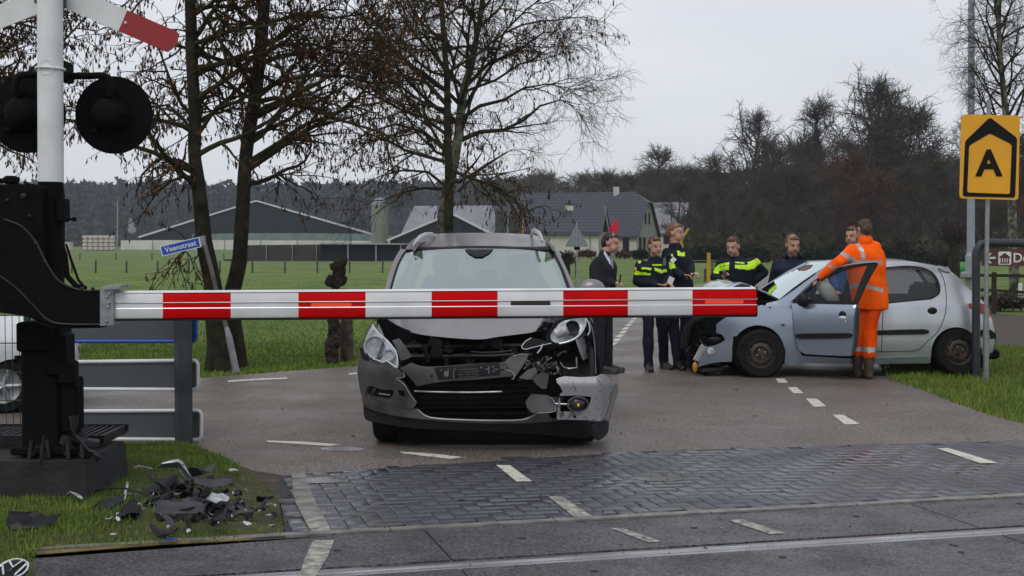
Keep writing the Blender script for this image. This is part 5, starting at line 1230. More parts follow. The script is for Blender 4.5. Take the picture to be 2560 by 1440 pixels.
def ywheel(a, b, near, nm='wheel', tilt=0):
    c = HP(a, b, .287 if a < 1 else .312); ax = -HB if near else HB; r = .287; w = .175; mb = MB()
    if tilt: ax = (ax + HA*tilt).normalized()
    c = c - ax*(w/2)
    mb.lathe(c, ax, [(r*.62,0),(r*.9,0),(r*.97,.02),(r,.04),(r,w-.04),(r*.97,w-.018),(r*.9,w),(r*.62,w-.004),(r*.60,w-.02)], 44, caps=False); o = mb.build(nm, M_TYRE, hat)
    mb = MB(); mb.lathe(c, ax, [(r*.61,.03),(r*.61,w-.012),(r*.585,w-.008),(r*.55,w-.03),(r*.50,w-.05),(r*.40,w-.03),(r*.30,w-.028),(r*.24,w-.05),(.045,w-.05),(.040,w-.015),(.003,w-.012)], 36)
    e1 = ax.cross(Vector((0,0,1))).normalized(); e2 = ax.cross(e1)
    rm = mb.build('rim', M_RUST, o); mb = MB()
    for i in range(10): an = 2*math.pi*i/10; mb.lathe(c+ax*(w-.045)+(e1*math.cos(an)+e2*math.sin(an))*r*.45, ax, [(.012,0),(.012,.008)], 8)
    mb.build('rim_holes', M_HOLE, rm); mb = MB()
    for i in range(4): an = 2*math.pi*i/4+.4; mb.lathe(c+ax*(w-.05)+(e1*math.cos(an)+e2*math.sin(an))*.05, ax, [(.010,0),(.010,.022),(.003,.024)], 6)
    mb.build('wheel_bolts', M_GALV, rm)
ywheel(0, .09, True, tilt=-.12); ywheel(2.375, .11, True); ywheel(0, WID-.1, False); ywheel(2.40, WID-.1, False)
# ================================================================ WHITE PARKED CAR at the left edge (nose to the right)
wc = empty('white_car', (W(197,966,13.3).x, 13.3, 0), 'white car at the left edge seen through the green fence', 'car')
YW = 12.75
M_WCAR = pbr('white_car_paint', (.62,.63,.65), (.55,.56,.58), 2, .25, coat=.8)
def WCf(off=0.0): 
    def f(u, v):
        z = max(0, (v-860)/120); return W(u, v, YW + off + .55*max(0,(u-120)/78.0)**2.2 + .25*max(0,(850-v)/60)**1.2)
    return f
wp = sm([(-950,1000,1),(-960,880),(-900,800),(-760,690),(-560,668),(-360,675),(-180,745),(-60,800),(0,806),(60,815),(110,832),(150,852),(180,872),(197,890),(196,930),(185,965),(150,982),(100,985,1),(62,985,1)],False,12)+arc(-5,966,68,72,15,-195,16)+[(-80,985),(-680,990)]+arc(-740,966,64,70,15,-195,14)+[(-812,990)]
part('body', M_WCAR, wp, WCf(), .02, step=22, parent=wc)
mb = MB(); sheet(mb, wp, WCf(), .02, step=60); mb2 = MB(); mb2.add([(x, 2*(YW)+1.72-y, z) for x,y,z in mb.v], mb.f); mb2.build('far_body', M_WCAR, wc)
mb = MB(); P = sm([(-950,1000),(-960,880),(-900,800),(-760,690),(-560,668),(-360,675),(-180,745),(-60,800),(0,806),(60,815),(110,832),(150,852),(180,872),(197,890),(196,930),(185,965),(170,980)],False,12)
vs = []; 
for (u,v) in P:
    p = WCf()(u,v); 
    for k in range(5): vs.append((p.x, lerp(p.y, 2*YW+1.72-p.y, k/4), p.z))
mb.add(vs, [(i*5+k,i*5+k+1,(i+1)*5+k+1,(i+1)*5+k) for i in range(len(P)-1) for k in range(4)]); mb.build('bonnet_and_roof', M_WCAR, wc, fix=False)
part('side_window', M_DKG, sm([(-740,790),(-680,710),(-540,690),(-360,695),(-200,765),(-180,795)],True,12), WCf(-.012), .01, step=30, parent=wc)
part('headlamp', M_LAMPW, sm([(160,866),(172,861),(184,868),(190,878),(180,880),(165,875)],True,5), WCf(-.02), .03, parent=wc)
part('indicator', pbr('amber_lens',(0,0,0)), sm([(172,893),(196,891),(197,899),(176,901)],True,5), WCf(-.02), .02, parent=wc)
part('black_trim_line', M_TRIM, sm([(40,852),(58,858),(62,872),(48,868)],True,5), WCf(-.012), .01, parent=wc)
for (u, y) in ((-28, YW+.10), (-740, YW+.10), (-28, YW+1.55), (-740, YW+1.55)):
    x = W(u,966,YW).x; r = .262; mb = MB(); c = Vector((x, y-.08, r)); w = .18; ax = Vector((0,1,0))
    mb.lathe(c, ax, [(r*.62,0),(r*.9,0),(r*.97,.02),(r,.04),(r,w-.04),(r*.97,w-.018),(r*.9,w),(r*.62,w)], 40, caps=False); o = mb.build('wheel', M_TYRE, wc)
    mb = MB(); mb.lathe(c, ax, [(.02,.02),(.05,.03),(r*.55,.02),(r*.63,.0),(r*.63,w)], 30)
    for i in range(5): a = i*2*math.pi/5; mb.tube([c+Vector((0,.0,0)), c+Vector((math.cos(a)*r*.6,.0,math.sin(a)*r*.6))], .022, 6)
    mb.build('rim', M_GALV, o)
mb = MB(); mb.box((W(-370,900,YW).x, YW+.86, .30), (3.6,1.5,.15), bev=.04); mb.build('underbody', M_HOLE, wc)
for u in (-5, -740):
    mb = MB(); mb.tube([(W(u,966,YW).x, YW+.06, .28), (W(u,966,YW).x, YW+1.6, .28)], .295, 24); mb.build('wheel_housing', M_HOLE, wc)

wc.rotation_euler = (0, 0, R(18))
# ================================================================ PEOPLE
M_SKIN = pbr('skin', (.42,.22,.16), (.50,.28,.21), 20, .55, spec=.3)
M_LIP = pbr('lips', (.36,.16,.13), None, 1, .5)
M_EYE = pbr('dark_eye', (.19,.10,.08), None, 1, .5)  # small dark spots for the eyes
M_BROW = pbr('brow', (.24,.13,.09), None, 1, .8)
M_HBRN = pbr('brown_hair', (.035,.018,.010), (.08,.042,.022), 40, .6)
M_HDRK = pbr('dark_hair', (.012,.008,.006), (.03,.02,.014), 40, .55)
M_HGIN = pbr('reddish_blonde_hair', (.095,.050,.022), (.19,.11,.055), 40, .55)
M_HFAIR = pbr('short_fair_hair', (.085,.052,.028), (.15,.10,.055), 40, .65)
M_NAVY = pbr('police_navy', (.006,.008,.016), (.012,.014,.026), 9, .8, spec=.2)
M_SUIT = pbr('charcoal_suit', (.012,.013,.017), (.022,.023,.029), 14, .8, spec=.2)
M_COAT = pbr('dark_blue_coat', (.006,.009,.022), (.013,.017,.036), 9, .75, spec=.2)
M_BLUEJ = pbr('blue_jacket', (.012,.045,.16), (.02,.06,.20), 9, .7)
M_SHIRT = pbr('white_shirt', (.65,.66,.70), None, 1, .7)
M_TIE = pbr('grey_tie', (.10,.10,.12), (.3,.3,.33), 120, .5)
M_HV = pbr('fluorescent_yellow', (.50,.85,.01), (.45,.78,.01), 8, .5)
M_ORG = pbr('fluorescent_orange', (1.0,.13,.003), (.95,.105,.003), 9, .7, spec=.08)
M_ORGT = pbr('worn_orange', (.85,.085,.003), (.68,.06,.003), 5, .75, spec=.08)
M_REFLT = pbr('reflective_tape', (.42,.43,.44), (.33,.34,.35), 9, .35, metal=.2)
M_BOOT = pbr('black_boot', (.008,.008,.009), (.016,.016,.017), 12, .5)
M_BRBOOT = pbr('brown_boot', (.030,.020,.013), (.055,.038,.024), 9, .8)
M_PAPER = pbr('paper', (.72,.72,.68), None, 1, .8)
def bend(a, b, t): return a.lerp(b, t)
def cone(mb, pts, rad, n=12):
    for i in range(len(pts)-1): mb.capsule(pts[i], rad[i], pts[i+1], rad[i+1], n)
def hand(mb, w, d, palm, curl=.6, thumb=1, k=1.0):
    """w wrist, d direction of the hand, palm = palm normal; five separate curled fingers"""
    d = d.normalized(); palm = (palm - d*palm.dot(d)).normalized(); s_ = d.cross(palm)*thumb
    c = w + d*.045*k; 
    for q in (-.026,-.009,.009,.026): mb.capsule(w+s_*q*.7, .012*k, w+d*.082*k+s_*q, .0105*k, 8)
    for q, L in ((-.029,.062),(-.010,.072),(.010,.076),(.029,.066)):
        p = w + d*.082*k + s_*q; dd = d.copy(); a = curl*.7; pts = [p]; r = .0092*k
        for seg in (.42,.33,.25):
            dd = (d*math.cos(a)+palm*math.sin(a)).normalized(); p = p + dd*L*seg*k*1.1; pts.append(p); a += curl*.7
        cone(mb, pts, [r, r*.95, r*.88, r*.75], 8)
    t0 = w + d*.028*k + s_*.030; t1 = t0 + (d*.5+s_*.75+palm*.35).normalized()*.038*k; t2 = t1 + (d*.9+s_*.1+palm*.6).normalized()*.032*k
    cone(mb, [t0, t1, t2], [.013*k,.011*k,.0088*k], 8)
def person(uv, label, J, head, torso_yaw=0, sex='m', hair=M_HBRN, top=M_NAVY, legs=M_NAVY, shoe=M_BOOT, Y=None, group=None, bulk=1.0, toppick=None, topmats=None, legpick=None, legmats=None, hairkw=None, hem=.0, handinfo=None, neckskin=True, collar=True, wr=.008, dp=1.0, tcut=.02, lw=.018):
    g = G(*uv); Y = Y or g.y
    base = W(uv[0], uv[1], Y); root = empty('person', (base.x, Y, 0), label, 'person', group)
    P = {k: W(v[0], v[1], Y+(v[2] if len(v) > 2 else 0)) for k, v in J.items()}
    P['shL'].z -= .034; P['shR'].z -= .034; hc = W(head[0], head[1], Y+head[4] if len(head) > 4 else Y); hh = head[2]/(FPX/Y); yaw = R(head[3]); pit = R(head[5]) if len(head) > 5 else 0
    # head frame: forward looks at the camera (-y) for yaw 0, to the right of the picture for yaw 90
    Mh = Matrix.Rotation(yaw, 3, 'Z') @ Matrix.Rotation(pit, 3, 'X')
    def H(x, y, z): return hc + Mh @ Vector((x, y, z))*(hh/.235)
    s_ = hh/.235
    def headshape(mb):
        mb.ell(H(0,.012,.022), .074*s_,.092*s_,.094*s_, M=Mh, nu=18, nv=14)
        mb.ell(H(0,-.030,-.030), .060*s_,.058*s_,.078*s_, M=Mh, nu=16, nv=12)
        mb.ell(H(0,-.052,-.083), .034*s_,.028*s_,.026*s_, M=Mh)                         # chin
        for q in (-1,1): mb.ell(H(q*.036,-.050,-.075+.03), .024*s_,.030*s_,.040*s_, M=Mh); mb.ell(H(q*.072,.012,-.008), .010*s_,.020*s_,.032*s_, M=Mh)
        mb.capsule(H(0,-.083,.012), .009*s_, H(0,-.102,-.022), .014*s_, 10)             # nose
        mb.capsule(H(-.034,-.078,.026), .010*s_, H(.034,-.078,.026), .010*s_, 8)        # brow
        mb.capsule(H(-.016,-.084,-.050), .008*s_, H(.016,-.084,-.050), .008*s_, 8)      # lips
        mb.capsule(H(0,.012,-.05), .054*s_, P['neck'], .056, 12)
    Mt = Matrix.Rotation(R(torso_yaw), 3, 'Z'); hips = (P['hipL']+P['hipR'])/2; chest = (P['shL']+P['shR'])/2
    wk = .92 if sex == 'f' else 1.0
    def torso(mb, e=0.0):
        up = chest - hips
        t0 = -(hem if e > 0 else .02)/up.length - (.16 if e > 0 else .1); pr = [(t0,.150,.116),(t0*.4,.154,.120),(.12,.150,.116),(.35,.148,.114),(.6,.160,.120),(.82,.170,.122),(.95,.160,.108),(1.06,.110,.082),(1.1,.02,.02)]; n_ = 22; vs = []
        for t, rx, ry in pr:
            for q in range(n_): an = 2*math.pi*q/n_; vs.append(hips + up*t + Mt @ Vector(((rx*wk+e)*bulk*math.cos(an), (ry*wk+e)*bulk*dp*math.sin(an), 0)))
        mb.add(vs, [(i*n_+q, i*n_+(q+1)%n_, (i+1)*n_+(q+1)%n_, (i+1)*n_+q) for i in range(len(pr)-1) for q in range(n_)]+[tuple(range(n_-1,-1,-1)), tuple(range((len(pr)-1)*n_, len(pr)*n_))])
        mb.capsule(P['shL']+Vector((0,0,-.01)), (.058+e)*wk, P['shR']+Vector((0,0,-.01)), (.058+e)*wk, 12); mb.capsule(chest+Vector((0,0,-.02)), .075+e, P['neck']+Vector((0,0,-.015)), .058+e*.6, 12)
    ak = .9 if sex == 'f' else 1.0
    def arms(mb, e=0.0, cut=0.0):
        for S in 'LR':
            a, b, c = P['sh'+S], P['el'+S], P['wr'+S]; c2 = b.lerp(c, 1-cut)
            cone(mb, [a, a.lerp(b,.5), b, b.lerp(c2,.35), c2], [.055*ak+e, .047*ak+e, .041*ak+e, .040*ak+e, .028*ak+e])
    def legsf(mb, e=0.0, cut=0.0):
        for S in 'LR':
            a, b, c = P['hip'+S], P['kn'+S], P['an'+S]; c2 = b.lerp(c, 1-cut)
            cone(mb, [a, a.lerp(b,.5), b, b.lerp(c2,.35), c2], [.090*ak+e, .074*ak+e, .056*ak+e, .056*ak+e*1.1, .040*ak+e*1.35])
    # continuous body
    mb = MB(); headshape(mb); torso(mb, -.012); arms(mb, -.002); legsf(mb, -.004)
    for S in 'LR':
        cone(mb, [P['an'+S], P['toe'+S]], [.036,.028])
        hi = (handinfo or {}).get(S, (None, None, .6, 1)); d = hi[0] or (P['wr'+S]-P['el'+S]); pn = hi[1] or Vector((0,-.3,-1)); hand(mb, P['wr'+S], Vector(d), Vector(pn), hi[2], hi[3])
    def pick(c, n):
        q = Mh.transposed() @ (c-hc)/s_
        if q.y < -.045:
            for ex in (-.031,.031):
                if abs(q.x-ex) < .014 and abs(q.z-.004) < .0075: return 1
                if abs(q.x-ex) < .020 and abs(q.z-.030) < .006: return 2
        return 0
    body = remesh(mb, 'body', [M_SKIN, M_EYE, M_BROW, M_LIP], root, .0105, pick, sm_it=1)
    # hair
    mb = MB(); hk = hairkw or {}
    mb.ell(H(0,.024,.040+hk.get('up',0)), .077*s_,.088*s_,.080*s_, M=Mh, nu=20, nv=14); mb.ell(H(0,.050,.0), .072*s_,.066*s_,.085*s_, M=Mh)
    mb.ell(H(0,-.030,.084), .052*s_,.038*s_,.026*s_, M=Mh)
    if hk.get('bun'): bx, by, bz, br = hk['bun']; mb.ell(H(bx,by,bz), br*s_,br*s_,br*s_*.9, M=Mh)
    if hk.get('tail'): mb.capsule(H(0,.09,.0), .03*s_, H(0,.10,-.06), .02*s_, 10)
    remesh(mb, 'hair', [hair], root, .009, None, wr=.010, wsc=34, sm_it=1)
    # jacket
    mb = MB(); torso(mb, .020); arms(mb, .017 if bulk <= 1.05 else .026, .03)
    if collar: mb.lathe(P['neck']+Vector((0,0,-.03)), (0,0,1), [(.085,-.04),(.088,.0),(.078,.035),(.06,.035)], 16)
    jk = remesh(mb, 'jacket', topmats or [top], root, .012, toppick, wr=wr, wsc=7, sm_it=3)
    # trousers
    mb = MB(); legsf(mb, lw, tcut)
    mb.ell(hips+Vector((0,0,-.02)), .155*wk,.122*wk,.13, M=Mt)
    remesh(mb, 'trousers', legmats or [legs], root, .013, legpick, wr=.018, wsc=8, sm_it=3)
    for S in 'LR':
        a, t = P['an'+S], P['toe'+S]; d = (t-a); d.z = 0; d = d.normalized() if d.length > .01 else Vector((0,-1,0)); mb = MB()
        h0 = Vector((a.x, a.y, 0)) - d*.055; fl = Vector((a.x,a.y,0)) + d*.19
        mb.capsule(a+Vector((0,0,.05)), .056, Vector((a.x,a.y,.06)), .058, 12); mb.capsule(h0+Vector((0,0,.042)), .042, fl+Vector((0,0,.036)), .036, 12)
        mb.capsule(Vector((a.x,a.y,.07))+d*.04, .045, fl+Vector((0,0,.04))-d*.05, .038, 12); mb.box((h0+fl)/2+Vector((0,0,.012)), (.29,.085,.024), Matrix.Rotation(math.atan2(d.y,d.x),3,'Z'), .01)
        remesh(mb, 'boot' if shoe is not M_SUIT else 'shoe', [shoe], root, .010, None)
    return root, P, H
def std_pts(**k): return k
def polypick(regs, toward=True):
    """regs: list of (material index, outline in the picture); only faces that look towards the viewer"""
    def f(c, n):
        if toward and n.dot(_C-c) < 0: return 0
        p = PX(c)
        for mi, q in regs:
            if inside(p, q): return mi
        return 0
    return f
# man in a dark suit, turned to the right, hands together in front
r_, P_, H_ = person((1506,934), 'man in a dark suit and grey tie standing behind the SUV', 
 dict(neck=(1512,633,0), shL=(1499,648,-.10), shR=(1517,648,.14), elL=(1489,695,-.14), elR=(1514,695,.18), wrL=(1533,709,-.10), wrR=(1536,706,.02),
      hipL=(1500,732,-.08), hipR=(1512,732,.08), knL=(1497,830,-.08), knR=(1516,830,.08), anL=(1501,919,-.06), anR=(1517,916,.10), toeL=(1533,931,-.08), toeR=(1545,926,.10)),
 (1528,607,52,68,0,14), torso_yaw=58, bulk=1.02, dp=1.12, hair=M_HDRK, top=M_SUIT, legs=M_SUIT, shoe=M_BOOT, Y=16.5, hem=.10, collar=False, wr=.008,
 topmats=[M_SUIT, M_SHIRT, M_TIE], toppick=polypick([(2,[(1522,640),(1528,640),(1534,662),(1532,672),(1526,660)]),(1,[(1510,626),(1517,635),(1527,650),(1533,672),(1527,664),(1519,649),(1510,636)])]),
 handinfo={'L':(Vector((1,-.1,.0)),Vector((0,.2,-1)),.8,1),'R':(Vector((1,-.3,-.1)),Vector((0,-.3,-1)),.9,-1)})
mb = MB(); A = P_['neck']; mb.lathe(A+Vector((.0,0,-.03)), Vector((.25,0,1)), [(.064,-.01),(.066,.008),(.060,.030),(.054,.03)], 18); mb.build('shirt_collar', M_SHIRT, r_)
mb = MB(); mb.capsule(P_['wrL']-Vector((.02,0,0)), .036, P_['wrL']+Vector((.005,0,0)), .035, 12); mb.build('shirt_cuff', M_SHIRT, r_)
mb = MB(); c = W(1550,699,16.38); mb.box(c, (.018,.02,.12), Matrix.Rotation(.15,3,'Y'), .004); tag(mb.build('pen', M_INK, None, origin=c), 'slim black pen held upright by the man in the suit', 'pen')
# policewoman with hair tied back, facing the viewer
YE = (2,); 
yl = [(1,[(1590,676),(1600,680),(1626,683),(1626,689),(1590,688),(1584,684)]),(1,[(1604,668),(1628,670),(1628,675),(1604,673)]),(1,[(1636,668),(1655,675),(1667,673),(1668,679),(1652,683),(1636,676)]),(1,[(1632,661),(1655,661),(1655,664),(1632,664)]),
      (1,[(1672,656),(1684,660),(1690,670),(1684,675),(1674,671)]),(1,[(1596,652),(1602,652),(1602,658),(1596,658)]),(2,[(1586,668),(1592,668),(1592,674),(1586,674)])]
r_, P_, H_ = person((1628,930), 'shorter policewoman in navy uniform holding a white note, hair tied back',
 dict(neck=(1637,645,.02), shL=(1603,658,0), shR=(1664,658,0), elL=(1594,703,-.02), elR=(1674,700,-.02), wrL=(1640,711,-.22), wrR=(1664,712,-.24),
      hipL=(1621,728,0), hipR=(1648,728,.02), knL=(1621,822,-.03), knR=(1657,822,.15), anL=(1622,914,0), anR=(1661,906,.32), toeL=(1626,930,-.14), toeR=(1672,921,.2)),
 (1638,616,49,20,-.02,8), torso_yaw=8, sex='f', hair=M_HBRN, Y=16.8, bulk=1.22, topmats=[M_NAVY, M_HV, M_YEL], toppick=polypick(yl),
 hairkw={'tail':1}, handinfo={'L':(Vector((1,-.3,-.1)),Vector((0,-.2,-1)),.7,1),'R':(Vector((.6,-.7,.1)),Vector((-.3,0,-1)),.8,-1)})
def sheetobj(name, c, w, h, rot, label, cat='paper', mat=None, th=.002):
    mb = MB(); mb.box(c, (w, th, h), rot, 0); tag(mb.build(name, mat or M_PAPER, None, origin=c, smooth=False), label, cat)
sheetobj('paper_note', W(1677,701,16.5), .075, .085, Matrix.Rotation(.4,3,'Y') @ Matrix.Rotation(.3,3,'Z'), 'white note held by the shorter policewoman')
mb = MB(); c = W(1661,655,16.6); mb.box(c, (.035,.03,.09), bev=.006); mb.tube([c+Vector((.01,0,.04)), c+Vector((.01,0,.08))], .004, 6); mb.build('shoulder_radio', pbr('radio_grey',(.12,.12,.13),None,1,.5), r_)
# taller policewoman with a bun, looking right
yl = [(1,[(1692,627),(1697,626),(1703,632),(1712,630),(1713,640),(1694,640)]),(1,[(1671,655),(1684,656),(1690,670),(1676,672),(1671,665)]),(1,[(1678,634),(1683,636),(1683,642),(1678,642)])]
r_, P_, H_ = person((1702,926), 'taller policewoman with blonde hair in a bun looking to the right',
 dict(neck=(1688,613,0), shL=(1669,627,-.06), shR=(1711,626,.08), elL=(1673,672,-.12), elR=(1725,664,.02), wrL=(1704,688,-.26), wrR=(1726,685,-.14),
      hipL=(1686,712,-.03), hipR=(1710,712,.05), knL=(1684,812,-.02), knR=(1713,812,.05), anL=(1694,910,-.02), anR=(1712,906,.12), toeL=(1703,926,-.14), toeR=(1724,920,.05)),
 (1688,582,50,66,0,6), torso_yaw=38, sex='f', hair=M_HGIN, Y=17.05, bulk=1.26, topmats=[M_NAVY, M_HV], toppick=polypick(yl),
 hairkw={'bun':(0,.092,.080,.036)}, handinfo={'L':(Vector((1,-.3,0)),Vector((0,-.2,-1)),.7,1),'R':(Vector((.7,-.6,.05)),Vector((-.2,0,-1)),.8,-1)})
sheetobj('cigarette', W(1741,683,16.8), .045, .010, Matrix.Rotation(.1,3,'Y'), 'small white stub held by the taller policewoman', 'cigarette', th=.01)
sheetobj('paper_tag', W(1683,650,16.72), .055, .065, Matrix.Rotation(.75,3,'Y'), 'white tag hanging on the chest of the taller policewoman', 'tag')
# police officer with short hair holding a phone
yl = [(1,[(1785,671),(1798,661),(1823,655),(1823,661),(1800,667),(1788,674)]),(1,[(1783,677),(1790,670),(1822,663),(1822,675),(1798,677),(1797,684),(1784,683)]),(1,[(1838,662),(1866,663),(1887,652),(1896,649),(1904,655),(1885,672),(1870,675),(1838,671)]),
      (1,[(1838,654),(1862,656),(1862,659),(1838,658)]),(1,[(1868,656),(1888,648),(1890,651),(1870,660)]),(2,[(1874,633),(1880,634),(1880,639),(1874,639)]),(2,[(1890,645),(1903,650),(1901,654),(1888,649)])]
r_, P_, H_ = person((1840,905), 'policeman with short hair looking down at his phone, yellow bands on navy jacket',
 dict(neck=(1838,643,.03), shL=(1805,654,-.03), shR=(1884,652,.03), elL=(1788,692,-.03), elR=(1909,682,.12), wrL=(1806,700,-.28), wrR=(1878,708,-.02),
      hipL=(1826,728,0), hipR=(1862,728,.04), knL=(1824,815,0), knR=(1864,815,.04), anL=(1824,886,0), anR=(1866,886,.04), toeL=(1820,912,-.15), toeR=(1870,910,-.1)),
 (1832,616,49,-30,-.03,18), torso_yaw=-10, hair=M_HBRN, Y=18.15, bulk=1.34, topmats=[M_NAVY, M_HV, M_YEL], toppick=polypick(yl),
 handinfo={'L':(Vector((.1,-.5,.5)),Vector((.8,.2,.3)),1.0,-1),'R':(Vector((-.6,-.2,-.3)),Vector((0,.5,-1)),.5,1)})
mb = MB(); c = W(1812,684,17.77); mb.box(c, (.052,.018,.10), Matrix.Rotation(-.5,3,'Y') @ Matrix.Rotation(.4,3,'X'), .006); tag(mb.build('mobile_phone', pbr('phone_grey',(.22,.22,.24),(.03,.03,.03),60,.25), None, origin=c), 'small phone in the hand of the policeman behind the bonnet', 'phone')
# man in a dark coat
r_, P_, H_ = person((1985,896), 'fair-haired man in a plain dark blue coat behind the hatchback windscreen',
 dict(neck=(1982,645,.03), shL=(1944,657,0), shR=(2020,657,0), elL=(1931,712,.02), elR=(2034,712,.02), wrL=(1942,755,-.12), wrR=(2018,755,-.12),
      hipL=(1966,730,0), hipR=(1998,730,0), knL=(1964,815,0), knR=(2000,815,0), anL=(1960,878,0), anR=(2002,878,0), toeL=(1955,905,-.15), toeR=(2006,905,-.15)),
 (1982,612,52,12,-.03,16), torso_yaw=4, hair=M_HFAIR, top=M_COAT, legs=M_SUIT, Y=18.3, bulk=1.58, hem=.16)
mb = MB()
for a in range(11): an = R(-20+a*22); mb.ell(P_['neck']+Vector((.105*math.cos(an), .09*math.sin(an)+.02, +.025+.02*math.sin(an))), .042,.042,.040)
remesh(mb, 'hood', [M_COAT], r_, .012, None, wr=.008)
# man in blue, mostly behind the worker
r_, P_, H_ = person((2098,895), 'man in a blue jacket half hidden behind the worker in orange',
 dict(neck=(2128,618,.03), shL=(2094,636,0), shR=(2156,636,.02), elL=(2076,682,.0), elR=(2166,690,.02), wrL=(2092,722,-.15), wrR=(2150,728,-.12),
      hipL=(2104,720,0), hipR=(2136,720,0), knL=(2102,812,0), knR=(2136,812,0), anL=(2100,878,0), anR=(2136,878,0), toeL=(2090,904,-.12), toeR=(2140,905,-.12)),
 (2130,590,48,-38,-.02,8), torso_yaw=-10, hair=M_HBRN, top=M_BLUEJ, legs=M_SUIT, Y=18.5, bulk=1.25, hem=.08,
 topmats=[M_BLUEJ, M_COAT], toppick=polypick([(1,[(2050,634),(2100,622),(2116,640),(2100,680),(2040,720)])]))
# worker in orange, seen from behind
tp = [(1,[(2135,604),(2143,601),(2160,625),(2164,654),(2155,654),(2150,628)]),(1,[(2100,636),(2106,628),(2138,646),(2137,658),(2128,652)]),(1,[(2068,664),(2075,661),(2094,672),(2090,680)]),
      (1,[(2120,649),(2206,652),(2206,662),(2150,659),(2118,660)]),(1,[(2110,716),(2148,706),(2208,722),(2208,731),(2150,716),(2112,727)])]
lp = lambda c, n: 1 if .315 < c.z < .375 else 0
r_, P_, H_ = person((2160,946), 'worker in orange high visibility clothes seen from behind at the open car door',
 dict(neck=(2163,594,.0), shL=(2132,617,.05), shR=(2187,612,.0), elL=(2096,657,-.16), elR=(2184,668,.30), wrL=(2051,694,-.06), wrR=(2160,690,.42),
      hipL=(2158,734,.06), hipR=(2186,734,-.02), knL=(2150,822,.02), knR=(2175,826,-.05), anL=(2144,912,.0), anR=(2172,918,-.16), toeL=(2132,926,.12), toeR=(2166,932,.05)),
 (2160,573,50,192,.01,12), torso_yaw=170, hair=M_HBRN, top=M_ORG, legs=M_ORG, shoe=M_BRBOOT, Y=15.98, tcut=.34, lw=.030, bulk=1.26, hem=.10,
 topmats=[M_ORG, M_REFLT], toppick=polypick(tp), legmats=[M_ORGT, M_REFLT], legpick=lp, hairkw={'up':-.004}, wr=.016,
 handinfo={'L':(Vector((-.8,-.05,-.55)),Vector((.1,.6,-.6)),.6,1)})
for S in 'LR':      # tall boots
    mb = MB(); a = P_['an'+S]; k_ = P_['kn'+S]; mb.capsule(a+Vector((0,0,.0)), .062, a.lerp(k_,.26), .066, 14)
    remesh(mb, 'boot_shaft', [M_BRBOOT], r_, .012, None, wr=.008, wsc=12)
mb = MB(); mb.capsule(W(2038,704,15.80), .012, W(2044,698,15.80), .014, 8)
# ================================================================ TREES
M_BARK = pbr('alder_bark', (.012,.010,.007), (.035,.032,.018), 7, .95, bump=.9, bscale=18, detail=8, spec=.2)
M_TWIG = pbr('dark_twig', (.020,.017,.010), (.040,.038,.016), 3, .9, spec=.2)
M_CATK = pbr('red_brown_catkins', (.062,.026,.013), (.105,.048,.022), 5, .85, island=.4, spec=.15)
M_BIRCH = pbr('birch_bark', (.035,.034,.024), (.22,.22,.16), 5, .85, bump=.4, bscale=20, detail=6, lo=.42, hi=.62)
M_BTWIG = pbr('birch_twig', (.030,.026,.018), (.055,.048,.030), 3, .9, spec=.2)
M_WOODT = pbr('hazed_winter_wood', (.052,.046,.041), (.086,.076,.064), 2, .95, spec=.1)  # the three winter woods are lightened in the colour in place of haze
M_WOODR = pbr('hazed_reddish_wood', (.075,.035,.031), (.105,.050,.043), 2, .95, spec=.1)
M_WOODB = pbr('hazed_olive_wood', (.050,.049,.034), (.075,.073,.048), 2, .95, spec=.1)
def tubes(name, segs, mat, parent, k=4):
    S = np.array(segs, dtype=float); A = S[:,0:3]; B = S[:,3:6]; ra = S[:,6]; rb = S[:,7]; D = B-A; L = np.linalg.norm(D,axis=1,keepdims=True)+1e-9; D = D/L
    ref = np.where(np.abs(D[:,2:3]) < .9, np.array([[0,0,1.]]), np.array([[1.,0,0]])); e1 = np.cross(D, ref); e1 /= np.linalg.norm(e1,axis=1,keepdims=True); e2 = np.cross(D, e1)
    n = len(S); V = np.zeros((n, 2, k, 3))
    for j in range(k):
        a = 2*math.pi*j/k; o = e1*math.cos(a)+e2*math.sin(a); V[:,0,j] = A+o*ra[:,None]; V[:,1,j] = B+o*rb[:,None]
    b = np.arange(n)*2*k; F = np.concatenate([np.stack([b+j, b+(j+1)%k, b+k+(j+1)%k, b+k+j],1) for j in range(k)])
    return npmesh(name, V.reshape(-1,3), F, mat, parent, smooth=True)
def spindles(name, C, H, Rr, mat, parent, seed=1):
    """hanging catkins: small four-sided spindles"""
    rg = np.random.default_rng(seed); C = np.array(C); n = len(C); h = H*rg.uniform(.6,1.3,n); r = Rr*rg.uniform(.7,1.3,n); sl = rg.normal(0,.18,(n,2))*h[:,None]
    V = np.zeros((n,5,3)); a0 = rg.uniform(0,6.28,n); V[:,0] = C; 
    for j in range(3):
        a = a0+2*math.pi*j/3; V[:,1+j] = C + np.stack([np.cos(a)*r+sl[:,0]*.5, np.sin(a)*r+sl[:,1]*.5, -h*.5],1)
    V[:,4] = C + np.stack([sl[:,0], sl[:,1], -h],1); b = np.arange(n)*5
    F = np.concatenate([np.stack([b,b+1+j,b+1+(j+1)%3],1) for j in range(3)]+[np.stack([b+4,b+1+(j+1)%3,b+1+j],1) for j in range(3)])
    return npmesh(name, V.reshape(-1,3), F, mat, parent)
